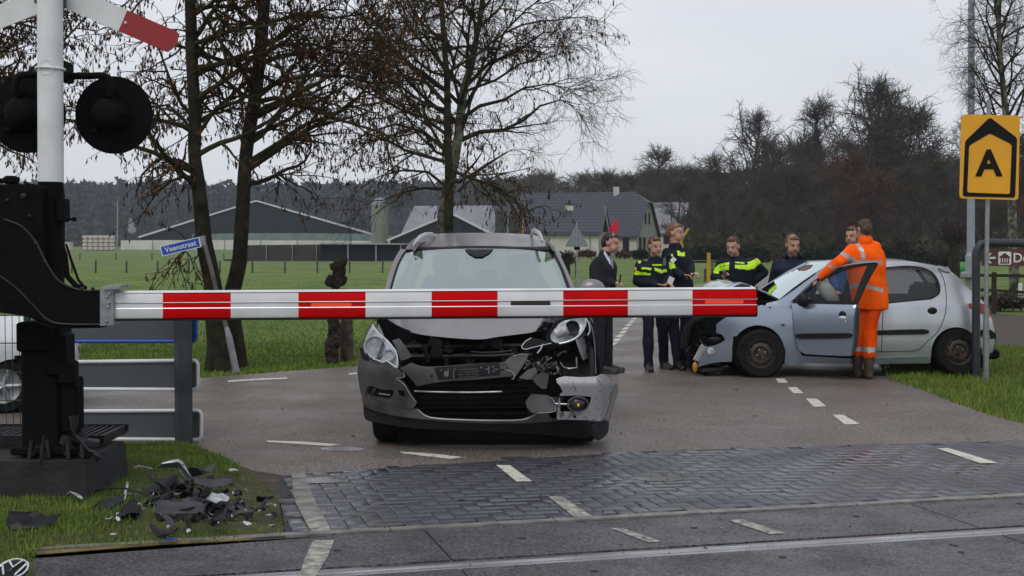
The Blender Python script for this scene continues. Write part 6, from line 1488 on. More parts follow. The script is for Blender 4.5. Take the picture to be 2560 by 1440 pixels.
def branch(rg, p, d, L, r, n, wander, up, segs, rmin=.002):
    """one limb; returns its points, directions and radii"""
    out = []; q = Vector(p); d = Vector(d).normalized(); st = L/n
    for i in range(n):
        t = i/n; ra = r*(1-t)**.8+rmin; rb = r*(1-(i+1)/n)**.8+rmin
        nd = (d + Vector((rg.gauss(0,wander), rg.gauss(0,wander), rg.gauss(0,wander)+up))).normalized(); e = q + nd*st
        segs.append((*q, *e, ra, rb)); out.append((q.copy(), nd.copy(), ra)); q = e; d = nd
    out.append((q.copy(), d.copy(), rmin)); return out
def pick_pt(rg, br, lo=.2):
    x = rg.uniform(lo, 1)*(len(br)-1); i = min(int(x), len(br)-2); f = x-i; return br[i][0].lerp(br[i+1][0], f), br[i][1], lerp(br[i][2], br[i+1][2], f)
def side_dir(rg, d, ang, flat=0):
    s = d.orthogonal().normalized(); s.rotate(Matrix.Rotation(rg.uniform(0,6.283),3,d)); v = d*math.cos(ang)+s*math.sin(ang)
    if flat: v.z *= (1-flat)
    return v.normalized()
def trunk_pts(P, Y):   # (u, v, halfwidth px)
    return [(W(u, v, Y), h*Y/FPX) for u, v, h in P]
def tree(name, label, cat, Ptr, Y, seed, nl, Ll, z0, z1, upb, n2, L2, n3, L3, mats, catk=0, droop=0, group=None, limbs=(), lk=.72, elev=(.1,.6), n4=0, L4=.2, bias=None, catH=.072, catR=.0115, r1=.03):
    rg = random.Random(seed); TR = trunk_pts(Ptr, Y); root = empty(name, (TR[0][0].x, TR[0][0].y, 0), label, cat, group)
    mb = MB(); pts = [p for p, r in TR]; rs = [r for p, r in TR]; pp = []; rr_ = []
    for i in range(len(pts)-1):
        for k in range(4): t = k/4; q = pts[i].lerp(pts[i+1], t); q = q + Vector((noise.noise(q*1.3), noise.noise(q*1.3+Vector((5,5,5))), 0))*.03; pp.append(q); rr_.append(lerp(rs[i], rs[i+1], t)*(1+.08*noise.noise(q*3)))
    pp.append(pts[-1]); rr_.append(rs[-1]); pp[0].z = -.05; mb.tube(pp, rr_, 14); mb.build('trunk', mats[0], root, auto=None)
    segs = []; tw = []; cat_ = []
    L1s = []
    def at_z(z):
        for a, b in zip(TR[:-1], TR[1:]):
            if a[0].z <= z <= b[0].z or (b is TR[-1]): t = (z-a[0].z)/max(b[0].z-a[0].z,1e-6); return a[0].lerp(b[0], t), lerp(a[1], b[1], t)
    for (P, r) in [(a_, b_*lk) for a_, b_ in limbs]:      # limbs measured in the photo: (u, v, dy)
        q = [W(u, v, Y+dy) for u, v, dy in P]; br = []
        for i in range(len(q)-1):
            for k in range(3):
                a = q[i].lerp(q[i+1], k/3); b = q[i].lerp(q[i+1], (k+1)/3); t0 = (i*3+k)/(3*(len(q)-1)); t1 = (i*3+k+1)/(3*(len(q)-1)); segs.append((*a,*b,r*(1-t0)+.006,r*(1-t1)+.006)); br.append((a,(b-a).normalized(),r*(1-t0)+.006))
        br.append((q[-1],(q[-1]-q[-2]).normalized(),.006)); L1s.append((br,(q[-1]-q[0]).length))
    for i in range(nl):
        z = lerp(z0, z1, (i+rg.random())/nl); p, r = at_z(z); az = rg.uniform(0,6.283); el = rg.uniform(*elev)
        if bias and rg.random() < .5: az = bias + rg.gauss(0,.5)
        d = Vector((math.cos(az)*math.cos(el), math.sin(az)*math.cos(el), math.sin(el))); L = Ll*rg.uniform(.65,1.15)*(1-.45*(z-z0)/(z1-z0))
        L1s.append((branch(rg, p, d, L, min(r*.45, r1*L/Ll+.008), 9, .13, upb, segs, .005), L))
    for br, L in L1s:
        for j in range(max(3,int(n2*L/Ll))):
            p, d, r = pick_pt(rg, br, .18); b2 = branch(rg, p, side_dir(rg, d, rg.uniform(.5,1.1), .2), L2*rg.uniform(.5,1.2), r*.55, 6, .18, upb*.4-droop*.5, segs, .003)
            for k in range(n3):
                p, d, r = pick_pt(rg, b2, .1); b3 = branch(rg, p, side_dir(rg, d, rg.uniform(.4,1.2)), L3*rg.uniform(.4,1.3), min(r*.5,.004), 4, .22, -droop, tw, .0022)
                for m in range(n4):
                    p, d, r = pick_pt(rg, b3, .2); branch(rg, p, side_dir(rg, d, rg.uniform(.4,1.0)), L4*rg.uniform(.5,1.3), .0015, 3, .2, -droop*1.6, tw, .0017)
                for m in range(catk):
                    p, d, r = pick_pt(rg, b3, .3); cat_.append((p.x+rg.gauss(0,.012), p.y+rg.gauss(0,.012), p.z))
    tubes('branches', segs, mats[1], root, 5); tubes('twigs', tw, mats[2], root, 3)
    if cat_: o = spindles('catkins', cat_, catH, catR, M_CATK, root, seed); o['kind'] = 'stuff'
    return root
AL = [M_BARK, M_TWIG, M_TWIG]
tree('alder_tree', 'left of the two bare alder trunks beside the leaning street sign', 'tree', [(546,938,38),(548,860,29),(541,780,25),(528,700,22),(510,600,20),(498,500,18),(490,400,16),(486,300,15),(483,200,15),(478,100,15),(476,0,14),(474,-200,12),(470,-460,6)], 16.75, 21, 24, 2.0, 2.2, 6.2, .03, 12, .75, 6, .34, AL, catk=3, droop=.10,
     limbs=[([(490,300,0),(455,262,-.1),(425,200,-.2),(400,130,-.3),(385,80,-.4)],.035),([(492,360,0),(462,300,.2),(420,262,.4),(360,268,.6)],.03),([(505,470,0),(470,440,.1),(430,450,.2),(390,480,.3),(350,500,.3)],.022),([(515,560,0),(480,600,-.2),(455,640,-.3),(430,680,-.3)],.014),([(520,600,0),(500,630,.1),(480,660,.1)],.010),([(503,430,0),(450,400,-.2),(400,395,-.3),(360,420,-.3)],.025),([(500,330,0),(540,270,-.1),(600,255,-.2),(680,262,-.3)],.03),([(480,150,0),(520,100,0),(580,70,.1),(640,55,.2)],.025)])
tree('alder_tree', 'right of the two bare alder trunks, leaning slightly, behind the boom', 'tree', [(590,928,28),(588,870,24),(582,800,22),(580,730,19),(597,650,19),(604,560,18),(612,450,17),(625,330,16),(640,220,16),(655,110,15),(662,0,14),(668,-200,12),(672,-460,6)], 17.2, 22, 26, 2.3, 2.2, 6.4, .03, 12, .8, 6, .34, AL, catk=3, droop=.10, bias=0.1,
     limbs=[([(632,250,0),(690,205,.1),(770,188,.2),(860,190,.3),(960,215,.4),(1060,255,.5)],.05),([(622,260,0),(690,245,-.2),(770,270,-.3),(850,300,-.4),(950,330,-.5),(1020,370,-.6)],.045),([(640,150,0),(700,110,.2),(780,110,.3),(880,140,.5),(980,190,.6)],.04),
            ([(655,60,0),(740,40,.2),(840,45,.3),(940,30,.4)],.035),([(630,200,0),(600,255,.1),(560,265,.3),(510,300,.5)],.025),([(610,470,0),(680,440,-.3),(760,430,-.5)],.02),([(640,180,0),(700,215,.3),(740,160,.5),(800,120,.6)],.03)])
tree('alder_tree', 'alder at the far left whose branches hang behind the black signal lamps', 'tree', [(-190,960,40),(-185,700,32),(-175,400,26),(-165,100,22),(-160,-200,15),(-160,-420,7)], 18.0, 23, 22, 2.3, 2.5, 6.5, .04, 12, .8, 7, .34, AL, catk=4, droop=.10, bias=0,
     limbs=[([(-175,300,0),(-60,240,0),(20,200,0),(50,150,.1),(30,80,.2)],.05),([(-170,260,0),(-40,200,-.2),(60,190,-.3),(130,130,-.3),(190,70,-.2),(240,10,-.2)],.045),([(-175,330,0),(-40,300,0),(80,290,.1),(180,300,.2),(260,330,.2)],.03),([(-170,120,0),(-50,60,0),(60,20,0),(200,0,0)],.04)])
tree('alder_tree', 'dark alder full of red-brown catkins beside the birch behind the SUV', 'tree', [(1122,800,17),(1122,640,14),(1121,560,12),(1122,480,11),(1122,400,10),(1120,300,9),(1116,200,8),(1110,100,7),(1104,0,6),(1098,-180,6),(1094,-330,3)], 27.0, 24, 30, 3.3, 2.6, 9.5, .02, 13, 1.2, 8, .55, AL, catk=3, droop=.12, bias=math.pi, catH=.11, catR=.015, elev=(-.05,.7), r1=.045,
     limbs=[([(1120,470,0),(1070,430,0),(1010,425,0),(950,440,0),(900,470,0)],.04),([(1118,380,0),(1060,330,0),(990,310,0),(920,330,.3),(860,370,.3)],.05),([(1115,260,0),(1060,200,0),(1000,140,.2),(950,70,.3),(920,0,.3)],.06),([(1115,180,0),(1070,100,-.3),(1040,30,-.4),(1010,-60,-.5)],.05)])
tree('birch_tree', 'bare pale-stemmed birch with arching fine twigs behind the SUV', 'tree', [(1105,800,20),(1108,700,19),(1110,600,18),(1113,520,17),(1122,460,15),(1136,400,13),(1146,340,12),(1150,280,11),(1160,220,10),(1180,160,8),(1196,80,7),(1205,0,6),(1212,-110,4),(1216,-200,2)], 28.5, 25, 18, 3.4, 3.6, 8.6, .04, 14, 1.3, 10, .55, [M_BIRCH, M_BTWIG, M_BTWIG], droop=.06, n4=4, L4=.32, elev=(.55,1.25), bias=0.0, r1=.035,
     limbs=[([(1152,350,0),(1200,330,0),(1260,325,.2),(1310,300,.2),(1350,265,.3),(1400,250,.3),(1450,262,.3)],.07),([(1150,300,0),(1200,265,-.2),(1260,250,-.3),(1310,220,-.4),(1370,210,-.5),(1440,225,-.5)],.06),([(1165,215,0),(1220,160,.3),(1290,130,.4),(1360,80,.5),(1420,90,.5)],.06),
            ([(1150,290,0),(1190,220,0),(1230,160,.1),(1260,80,.2),(1320,20,.3),(1380,-20,.3)],.06),([(1175,440,0),(1220,410,.1),(1260,385,.1),(1284,372,.1)],.045),([(1145,480,0),(1175,450,0),(1200,425,0)],.04),([(1122,470,0),(1098,472,.1),(1060,470,.2),(1010,480,.3),(960,500,.3),(900,505,.3)],.05),
            ([(1185,150,0),(1160,80,.2),(1120,20,.3),(1090,-50,.3)],.045),([(1198,70,0),(1250,20,-.2),(1300,-60,-.2)],.045),([(1135,400,0),(1090,380,.2),(1040,330,.3),(1000,260,.3),(960,200,.4)],.045),([(1150,260,0),(1130,180,-.3),(1150,90,-.4),(1170,0,-.4)],.05),([(1160,230,0),(1240,200,-.5),(1300,160,-.6),(1350,150,-.6),(1420,130,-.6)],.04)])
tree('birch_tree', 'slender bare birch at the right edge behind the yellow sign', 'tree', [(2536,690,13),(2532,600,11),(2530,500,10),(2524,400,9),(2515,300,8),(2505,200,7),(2498,100,6),(2494,0,5),(2492,-120,3)], 42.0, 26, 34, 3.3, 3.6, 10.5, .05, 11, 1.2, 8, .6, [M_BIRCH, M_BTWIG, M_BTWIG], droop=.14, n4=3, L4=.4, elev=(.5,1.25), r1=.045)
# ---- wood on the right: every tree its own object, copied from five kinds
def wood_proto(seed, mat, h=16, nl=30, spread=5.0, n2=9, n3=7, thick=.014):
    rg = random.Random(seed); segs = []; q = Vector((0,0,0)); tr = branch(rg, (0,0,0), (0,0,1), h*.9, .30, 12, .05, .05, segs, .03)
    root = empty('bare_tree', (0,0,0)); tubes('trunk', segs, mat, root, 6); segs = []; tw = []
    for i in range(nl):
        p, d, r = pick_pt(rg, tr, .22); el = rg.uniform(.15,1.25); az = rg.uniform(0,6.283); t = p.z/h
        dx, dz = math.cos(el)/spread, math.sin(el)/(h*.40); z0_ = (p.z-h*.60)/(h*.40); B2 = 2*dz*z0_; A2 = dx*dx+dz*dz; C2 = z0_*z0_-1; D2 = B2*B2-4*A2*C2; L = (-B2+math.sqrt(D2))/(2*A2) if D2 > 0 else 1.2; L = max(1.2, L-1.2)*rg.uniform(.8,1.08); b1 = branch(rg, p, (math.cos(az)*math.cos(el), math.sin(az)*math.cos(el), math.sin(el)), L, .10*(1-t)+.03, 7, .15, .08, segs, .02)
        for j in range(n2):
            p2, d2, r2 = pick_pt(rg, b1, .2); b2 = branch(rg, p2, side_dir(rg, d2, rg.uniform(.4,1.1)), 1.7*rg.uniform(.5,1.2), .026, 4, .2, .03, tw, thick)
            for k in range(n3):
                p3, d3, r3 = pick_pt(rg, b2, .15); branch(rg, p3, side_dir(rg, d3, rg.uniform(.4,1.1)), 1.0*rg.uniform(.5,1.2), thick, 3, .25, .05, tw, thick*.7)
    tubes('crown', segs+tw, mat, root, 3); return root
protos = [wood_proto(31, M_WOODT), wood_proto(32, M_WOODT, spread=6.6, nl=40), wood_proto(33, M_WOODB, spread=4.2, nl=26), wood_proto(34, M_WOODR, spread=4.4, nl=28, n3=8), wood_proto(35, M_WOODT, spread=3.4, nl=20)]
BG = 'bare winter trees of the wood on the right'
used = [0]*5; rg = random.Random(77)
KL = ['bare brown tree standing in the wood behind the parked hatchback', 'wide spreading bare tree in the wood on the right', 'olive tinted bare tree in the wood on the right', 'reddish brown bushy tree in front of the wood', 'narrow bare tree in the wood on the right']
def plant(k, u, topv, Y, label=None, group=BG, wide=1.0):
    x = W(u, 600, Y).x; hgt = CAMZ + (605-topv)*Y/FPX; sc = hgt/16.0
    r = protos[k] if not used[k] else copy_tree(protos[k]); used[k] = 1
    r.location = (x, Y, -.1); r.rotation_euler = (0,0,rg.uniform(0,6.28)); r.scale = (sc*wide*rg.uniform(.9,1.15), sc*wide*rg.uniform(.9,1.15), sc)
    tag(r, label or KL[k], 'tree', group)
    return r
plant(1, 1862, 278, 150, 'large domed bare tree rising above the wood left of the worker', None, 1.1)
plant(1, 2150, 198, 140, 'tallest bare tree of the wood, above the worker in orange', None, 1.15)
plant(1, 2245, 222, 143, 'second tallest bare tree, touching the right of the tallest', None, 1.0)
plant(0, 1655, 368, 185, 'lone small tree top rising above the wood behind the white house', None, 1.1)
plant(3, 2185, 372, 112, 'dark reddish bush-like tree in front of the wood above the worker', None, 1.5)
for (u, t) in ((2010,318),(2070,240),(2310,262),(2390,300),(2460,325),(2540,330),(2620,300),(1945,345),(1990,330),(2200,250),(2105,262),(1800,372),(1760,392),(2700,280),(2820,290)): plant(rg.choice((0,1,2,4)), u, t, rg.uniform(136,165))
for i in range(26): u = 1500+i*45+rg.uniform(-12,12); plant(rg.choice((0,2,4,0)), u, (424 if u < 1760 else 408 if u < 1980 else 350)+rg.uniform(-6,22), rg.uniform(170,215), wide=1.25)
for i in range(20): u = 1700+i*50+rg.uniform(-15,15); plant(rg.choice((0,2,3,4)), u, (450 if u < 1900 else 410)+rg.uniform(-25,25), rg.uniform(118,140), wide=1.4)
for i in range(14): u = 1740+i*60+rg.uniform(-15,15); plant(rg.choice((0,2,4)), u, 520+rg.uniform(-25,25), rg.uniform(108,125), wide=1.6)
for i in range(22): u = 1250+i*27+rg.uniform(-8,8); plant(rg.choice((0,2,4)), u, 432+rg.uniform(-6,10)-(u-1250)*.03, rg.uniform(235,300), group='bare trees of the far wood behind the white farmhouse', label='hazy bare tree of the far wood behind the white farmhouse', wide=1.5)
# ---- far woods that read as one mass
def woodmass(name, label, mat, u0, u1, Y0_, Y1_, top, n, seed, ker=1.0):
    """many ragged crowns of small leaf-size faces standing on the ground"""
    rg = np.random.default_rng(seed); V = []; F = []; C = []
    for i in range(n):
        Y = rg.uniform(Y0_, Y1_); u = rg.uniform(u0, u1); x = (u-1280)*Y/FPX; h = (CAMZ+(605-top(u))*Y/FPX)*rg.uniform(.80,1.03); w = h*rg.uniform(.16,.26)*ker
        m = 170; t = rg.random(m)**.8; z = h*(.02+.98*t); rr0 = w*(1.05-t)**.75; a = rg.uniform(0,6.283,m); q = rr0*np.sqrt(rg.random(m)); c = np.stack([x+np.cos(a)*q, Y+np.sin(a)*q, z],1); C.append((c, w))
    P = np.concatenate([c for c, w in C]); S = np.concatenate([np.full(len(c), w*.20) for c, w in C]); k = len(P)
    T = rg.normal(0,1,(k,3,3))*S[:,None,None]*np.array([1,.6,1.0]); Vv = P[:,None,:]+T; F = np.arange(k*3).reshape(-1,3)
    return tag(npmesh(name, Vv.reshape(-1,3), F, mat), label, 'woodland', kind='stuff')
M_CON = pbr('hazed_conifer_mass', (.040,.052,.066), (.055,.068,.082), .2, .95, spec=.1)  # lightened blue-grey in the colour stands in for distance haze
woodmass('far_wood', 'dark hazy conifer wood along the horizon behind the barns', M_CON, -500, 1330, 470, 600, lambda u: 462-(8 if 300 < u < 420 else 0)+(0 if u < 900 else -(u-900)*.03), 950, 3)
woodmass('wood_undergrowth', 'dense dark undergrowth and trunks between the bare trees on the right', M_WOODT, 1270, 3400, 215, 250, lambda u: 465 if u < 1700 else lerp(465,410,min(1,(u-1700)/300)), 600, 4)
woodmass('shrub_belt', 'low dark shrubs along the foot of the wood on the right', M_WOODB, 1715, 3300, 112, 135, lambda u: 585, 420, 5, 1.6)
# ================================================================ FARM BUILDINGS
M_RTILE = pbr('slate_tiles', (.055,.060,.078), (.075,.080,.100), .9, .55, spec=.3)
def tiles(m, sx, sz):
    n = m.node_tree; b = n.nodes['Principled BSDF']; w = n.nodes.new('ShaderNodeTexBrick'); w.inputs['Scale'].default_value = 1; w.inputs['Brick Width'].default_value = sx; w.inputs['Row Height'].default_value = sz
    w.inputs['Mortar Size'].default_value = .045; w.inputs['Color1'].default_value = (.048,.053,.072,1); w.inputs['Color2'].default_value = (.058,.063,.084,1); w.inputs['Mortar'].default_value = (.028,.031,.042,1)
    c = n.nodes.new('ShaderNodeTexCoord'); mp2 = n.nodes.new('ShaderNodeMapping'); mp2.inputs['Rotation'].default_value = (R(90),0,0); n.links.new(c.outputs['Object'], mp2.inputs[0]); n.links.new(mp2.outputs[0], w.inputs[0]); n.links.new(w.outputs[0], b.inputs['Base Color'])
tiles(M_RTILE, .42, .33)
M_WALLW = pbr('white_render', (.52,.51,.45), (.44,.43,.38), .6, .85)
M_DARKB = pbr('dark_cladding', (.010,.014,.021), (.016,.020,.029), .4, .8, spec=.1)
M_FASC = pbr('white_fascia', (.55,.56,.58), None, 1, .6)
M_NET = pbr('green_wind_net', (.10,.16,.15), (.16,.22,.20), .6, .8)
M_LOWW = pbr('pale_silage_wall', (.46,.46,.43), (.58,.57,.53), .4, .85)
M_WIND = pbr('dark_window', (.010,.012,.016), None, 1, .2)
M_GROOF = pbr('grey_sheet_roof', (.17,.175,.20), (.21,.215,.24), .5, .6)
def bpoly(parent, name, mat, pts, Y, dy, off=0):
    mb = MB(); mb.prism([W(u, v, Y) for u, v in pts], (0, dy, 0)); return mb.build(name, mat, parent, smooth=False)
# big barn
YB = 300; b = empty('barn', (W(640,620,YB).x, YB, 0), 'wide dark gabled barn with white roof edges behind the two alder trunks', 'barn')
bpoly(b, 'gable_wall', M_DARKB, [(352,628),(352,593),(640,505),(945,590),(945,628)], YB, .4)
for q in ([(345,591),(640,500),(640,503.5),(347,595)], [(640,500),(955,590),(952,594),(640,503.5)]): bpoly(b, 'roof_edge', M_FASC, q, YB-.5, .5)
A_, B_, C_ = W(345,591,YB), W(640,500,YB), W(955,590,YB); bk = Vector((-20,70,0))
mb = MB(); mb.add([A_, B_, B_+bk, A_+bk], [(0,1,2,3)]); mb.add([B_, C_, C_+bk, B_+bk], [(0,1,2,3)]); mb.build('roof', M_GROOF, b, smooth=False, fix=False)
bpoly(b, 'wind_net', M_NET, [(480,601),(480,586),(600,583),(760,583),(900,584),(975,589),(988,601)], YB-2, .2)
wl = empty('silage_wall', (W(640,620,285).x, 285, 0), 'long pale low wall in front of the big dark barn', 'wall'); bpoly(wl, 'wall_face', M_LOWW, [(302,625),(302,601),(480,600),(1012,602),(1012,625)], 285, .5)
for u in (380,470,560,650,742,830,920): bpoly(wl, 'wall_joint', M_GALV, [(u,625),(u,600),(u+2,600),(u+2,625)], 284.8, .2)
# dark sheds
sh = empty('dark_shed', (W(893,655,111).x, 111, 0), 'low black shed with pale posts in the meadow left of the SUV', 'shed'); bpoly(sh, 'front', M_DARKB, [(802,655),(802,609),(1010,611),(1010,655)], 111, 6); 
for u in (868,938,1000): bpoly(sh, 'post', M_GALV, [(u,655),(u,611),(u+3.5,611),(u+3.5,655)], 110.8, .15)
bpoly(sh, 'roof_board', M_GALV, [(800,611),(800,607.5),(1012,609),(1012,612)], 110.6, 6.6)
sh2 = empty('mesh_shed', (W(710,655,112).x, 112, 0), 'low brown mesh-walled enclosure left of the black shed', 'shed'); bpoly(sh2, 'front', pbr('brown_mesh',(.030,.026,.026),(.045,.04,.04),2,.9), [(560,656),(560,648),(612,648),(612,613),(801,611),(801,655)], 112, 5)
for u in (612,665,730,790): bpoly(sh2, 'post', M_GALV, [(u,655),(u,612),(u+1.5,612),(u+1.5,655)], 111.8, .15)
# barn with pale roof behind the birch
b = empty('small_barn', (W(1125,600,205).x, 205, 0), 'smaller gabled barn with pale sheet roof seen past the birch trunk', 'barn')
bpoly(b, 'gable_wall', M_DARKB, [(975,640),(975,598),(1128,536),(1240,590),(1240,640)], 205, .4)
for q in ([(965,600),(1128,530),(1128,536),(970,603)], [(1128,530),(1252,592),(1248,597),(1128,536)]): bpoly(b, 'roof_edge', M_FASC, q, 204.6, .4)
mb = MB(); a0, b0, c0 = W(965,600,205), W(1128,530,205), W(1252,592,205); a1, b1, c1 = W(1035,580,240), W(1080,514,240), W(1290,580,240)
b1 = b0+Vector((4,38,0)); a1 = a0+Vector((4,38,0)); c1 = c0+Vector((4,38,0)); mb.add([a0,b0,b1,a1],[(0,1,2,3)]); mb.add([b0,c0,c1,b1],[(0,1,2,3)]); mb.build('roof', M_GROOF, b, smooth=False, fix=False)
b = empty('sheet_roof_shed', (W(1150,600,250).x, 250, 0), 'long shed with light grey sheet roof behind the small barn', 'shed')
mb = MB(); mb.add([W(1000,590,250), W(1300,590,250), W(1300,513,262), W(1035,515,262)], [(0,1,2,3)]); mb.build('roof', M_GROOF, b, smooth=False, fix=False); bpoly(b, 'wall', M_WALLW, [(1000,622),(1000,590),(1300,590),(1300,622)], 251, 12)
sl = empty('silo', (W(950,600,262).x, 262, 0), 'pale yellow-green silo between the two barns', 'silo')
p = W(950,620,262); r = 21*262/FPX; zt_ = W(950,512,262).z; mb = MB(); mb.lathe((p.x,262,0),(0,0,1),[(r,0),(r,zt_)],24); mb.build('tank', pbr('silo_green',(.15,.165,.115),(.19,.205,.15),.3,.6), sl); mb = MB(); mb.lathe((p.x,262,zt_),(0,0,1),[(r,0),(r*.92,.5),(r*.6,1.1),(.2,1.4)],24); mb.build('dome', M_GROOF, sl)
# stack of wrapped bales
mb = MB(); bw, bh = 13.3*255/FPX, 9.4*255/FPX; p = W(214,625,255); mb.box((0,0,0), (bw*.96, 1.1, bh*.96), bev=.14); bale = mb.build('wrapped_bale', pbr('bale_wrap',(.50,.46,.42),(.38,.34,.30),2,.6), None); first = True
for j in range(4):
    for i in range(6 if j < 3 else 6):
        o = bale if first else bale.copy()
        if not first: COL.objects.link(o)
        first = False; o.location = (p.x+bw*i+(.0 if j % 2 else .06), 255+random.uniform(-.05,.05), bh*(j+.5)); tag(o, 'white wrapped bale in the stack beyond the meadow at the left', 'bale', 'white bales stacked beyond the meadow at the left')
mb = MB(); mb.tube([W(293,626,250), W(294,503,250)], [.16,.10], 8); tag(mb.build('mast', M_GALV, None, origin=(W(293,626,250).x,250,0)), 'thin pale mast standing right of the white bale stack', 'mast')
bx = empty('small_hut', (W(166,624,240).x, 240, 0), 'tiny pale hut at the meadow edge left of the bales', 'hut'); bpoly(bx, 'wall', M_LOWW, [(157,625),(157,603),(173,602),(173,625)], 240, 2); bpoly(bx, 'roof', M_DARKB, [(155,604),(165,597),(175,603)], 239.8, 2.4)
# steam plume
sv = bpy.data.materials.new('steam'); sv.use_nodes = True; n_ = sv.node_tree; n_.nodes.clear(); oo = n_.nodes.new('ShaderNodeOutputMaterial'); vv = n_.nodes.new('ShaderNodeVolumePrincipled'); vv.inputs['Color'].default_value = (.9,.9,.92,1); vv.inputs['Density'].default_value = .6; n_.links.new(vv.outputs[0], oo.inputs['Volume'])
mb = MB(); mb.ell(W(330,575,310), 1.0,1.0,.9); mb.ell(W(328,563,310), .7,.7,1.1); mb.ell(W(326,552,310), .45,.45,.7); tag(mb.build('steam_plume', sv, None, origin=(W(330,600,310).x,310,0)), 'small white plume of steam at the left end of the big barn', 'steam', kind='stuff')
# farmhouse: built in its own frame, right end turned to the viewer
class Fr:
    def __init__(s, u, Y, yaw): s.o = Vector((W(u,600,Y).x, Y, 0)); s.c, s.s = math.cos(yaw), math.sin(yaw)
    def p(s, x, y, z): return s.o + Vector((x*s.c - y*s.s, x*s.s + y*s.c, z))
def quad(mb, f, pts, mi=None): mb.add([f.p(*q) for q in pts], [tuple(range(len(pts)))], mi)
def slabf(mb, f, pts, th=.12): mb.prism([f.p(*q) for q in pts], (0,0,-th))
H = Fr(1592, 146, R(-21)); hs = empty('farmhouse', H.p(-8,4,0), 'white farmhouse with big dark tiled roof and two white chimneys', 'house')
L_, Wd_, ze, zr = 16.2, 8.6, 2.35, 7.15
mb = MB(); quad(mb, H, [(0,0,0),(-L_,0,0),(-L_,0,ze),(0,0,ze)]); quad(mb, H, [(0,0,0),(0,0,ze),(0,3.4,5.9),(0,5.2,5.9),(0,Wd_,ze),(0,Wd_,0)]); quad(mb, H, [(-L_,0,0),(-L_,0,ze),(-L_,3.4,5.9),(-L_,5.2,5.9),(-L_,Wd_,ze),(-L_,Wd_,0)]); quad(mb, H, [(0,Wd_,0),(-L_,Wd_,0),(-L_,Wd_,ze),(0,Wd_,ze)]); mb.build('wall', M_WALLW, hs, smooth=False, fix=False)
o_ = .35; mb = MB(); slabf(mb, H, [(.35,-o_,ze-.15),(-L_-.35,-o_,ze-.15),(-L_-.35,3.35,5.95),(-L_+1.6,4.3,zr),(-1.6,4.3,zr),(.35,3.35,5.95)]); slabf(mb, H, [(.35,Wd_+o_,ze-.15),(-L_-.35,Wd_+o_,ze-.15),(-L_-.35,5.25,5.95),(-L_+1.6,4.3,zr),(-1.6,4.3,zr),(.35,5.25,5.95)]); slabf(mb, H, [(.37,3.35,5.94),(-1.6,4.3,zr),(.37,5.25,5.94)]); slabf(mb, H, [(-L_-.37,3.35,5.94),(-L_+1.6,4.3,zr),(-L_-.37,5.25,5.94)]); rfo = mb.build('roof', M_RTILE, hs, smooth=False)
def chim(f, x, y, z0, z1, w, parent):
    mb = MB(); q = f.p(x,y,(z0+z1)/2); mb.box(q, (w,w,z1-z0)); c = mb.build('chimney', M_WALLW, parent, smooth=False); mb = MB(); mb.box(f.p(x,y,z1+.04), (w+.12,w+.12,.08)); mb.box(f.p(x,y,z1+.28), (.22,.22,.38)); mb.build('chimney_cap', M_DARKB, c, smooth=False)
chim(H, -3.6, 4.3, 6.6, 7.75, .62, rfo); mb = MB(); mb.tube([H.p(-11.3,3.7,6.2), H.p(-11.3,3.7,7.4)], .11, 8); mb.build('vent_pipe', M_DARKB, rfo)
mb = MB()
for (x, z, w, h) in ((-1.2,1.3,.7,1.5),(-2.6,1.3,.9,1.3)): 
    q = H.p(x,-.03,z); mb.box(q, (w,.08,h), Matrix.Rotation(R(-21),3,'Z'))
mb.build('front_windows', M_WIND, hs, smooth=False)
for (y, z, w, h) in ((1.3,1.1,.8,2.0),(2.9,1.1,.8,2.0),(5.4,1.1,.8,2.0),(3.4,4.2,.45,1.3),(4.9,4.2,.45,1.3)):
    mb = MB(); mb.box(H.p(.03,y,z), (.08,w,h), Matrix.Rotation(R(-21),3,'Z')); mb.build('window', M_WIND, hs, smooth=False)
H2 = Fr(1497, 139.5, R(-12)); L2_, W2_ = 8.0, 6.2; z2e, z2r = 2.65, 5.05
mb = MB(); quad(mb, H2, [(0,0,0),(-L2_,0,0),(-L2_,0,z2e),(0,0,z2e)]); quad(mb, H2, [(0,0,0),(0,0,z2e),(0,W2_,z2e),(0,W2_,0)]); quad(mb, H2, [(-L2_,0,0),(-L2_,0,z2e),(-L2_,W2_,z2e),(-L2_,W2_,0)]); mb.build('wing_wall', M_WALLW, hs, smooth=False, fix=False)
mb = MB(); quad(mb, H2, [(.02,0,z2e),(.02,W2_,z2e),(.02,W2_/2,z2r)]); quad(mb, H2, [(-L2_-.02,0,z2e),(-L2_-.02,W2_,z2e),(-L2_-.02,W2_/2,z2r)]); q = [H2.p(x,y,z) for x,y,z in ((.2,-.02,z2e-.3),(-L2_-.2,-.02,z2e-.3),(-L2_-.2,-.02,z2e-.05),(.2,-.02,z2e-.05))]; mb.prism(q, (0,-.25,0)); mb.build('gable_cladding', M_DARKB, hs, smooth=False, fix=False)
mb = MB(); slabf(mb, H2, [(.4,-.4,z2e-.2),(-L2_-.4,-.4,z2e-.2),(-L2_-.4,W2_/2,z2r+.1),(.4,W2_/2,z2r+.1)]); slabf(mb, H2, [(.4,W2_+.4,z2e-.2),(-L2_-.4,W2_+.4,z2e-.2),(-L2_-.4,W2_/2,z2r+.1),(.4,W2_/2,z2r+.1)]); r2o = mb.build('wing_roof', M_RTILE, hs, smooth=False); chim(H2, -3.6, W2_/2, 4.9, 5.5, .85, r2o)
mb = MB(); mb.tube([H2.p(-.9,-.1,0), H2.p(-.9,-.1,z2e)], .05, 6); mb.tube([H2.p(-7.6,-.1,0), H2.p(-7.6,-.1,z2e)], .05, 6); mb.build('downpipe', M_GALV, hs)
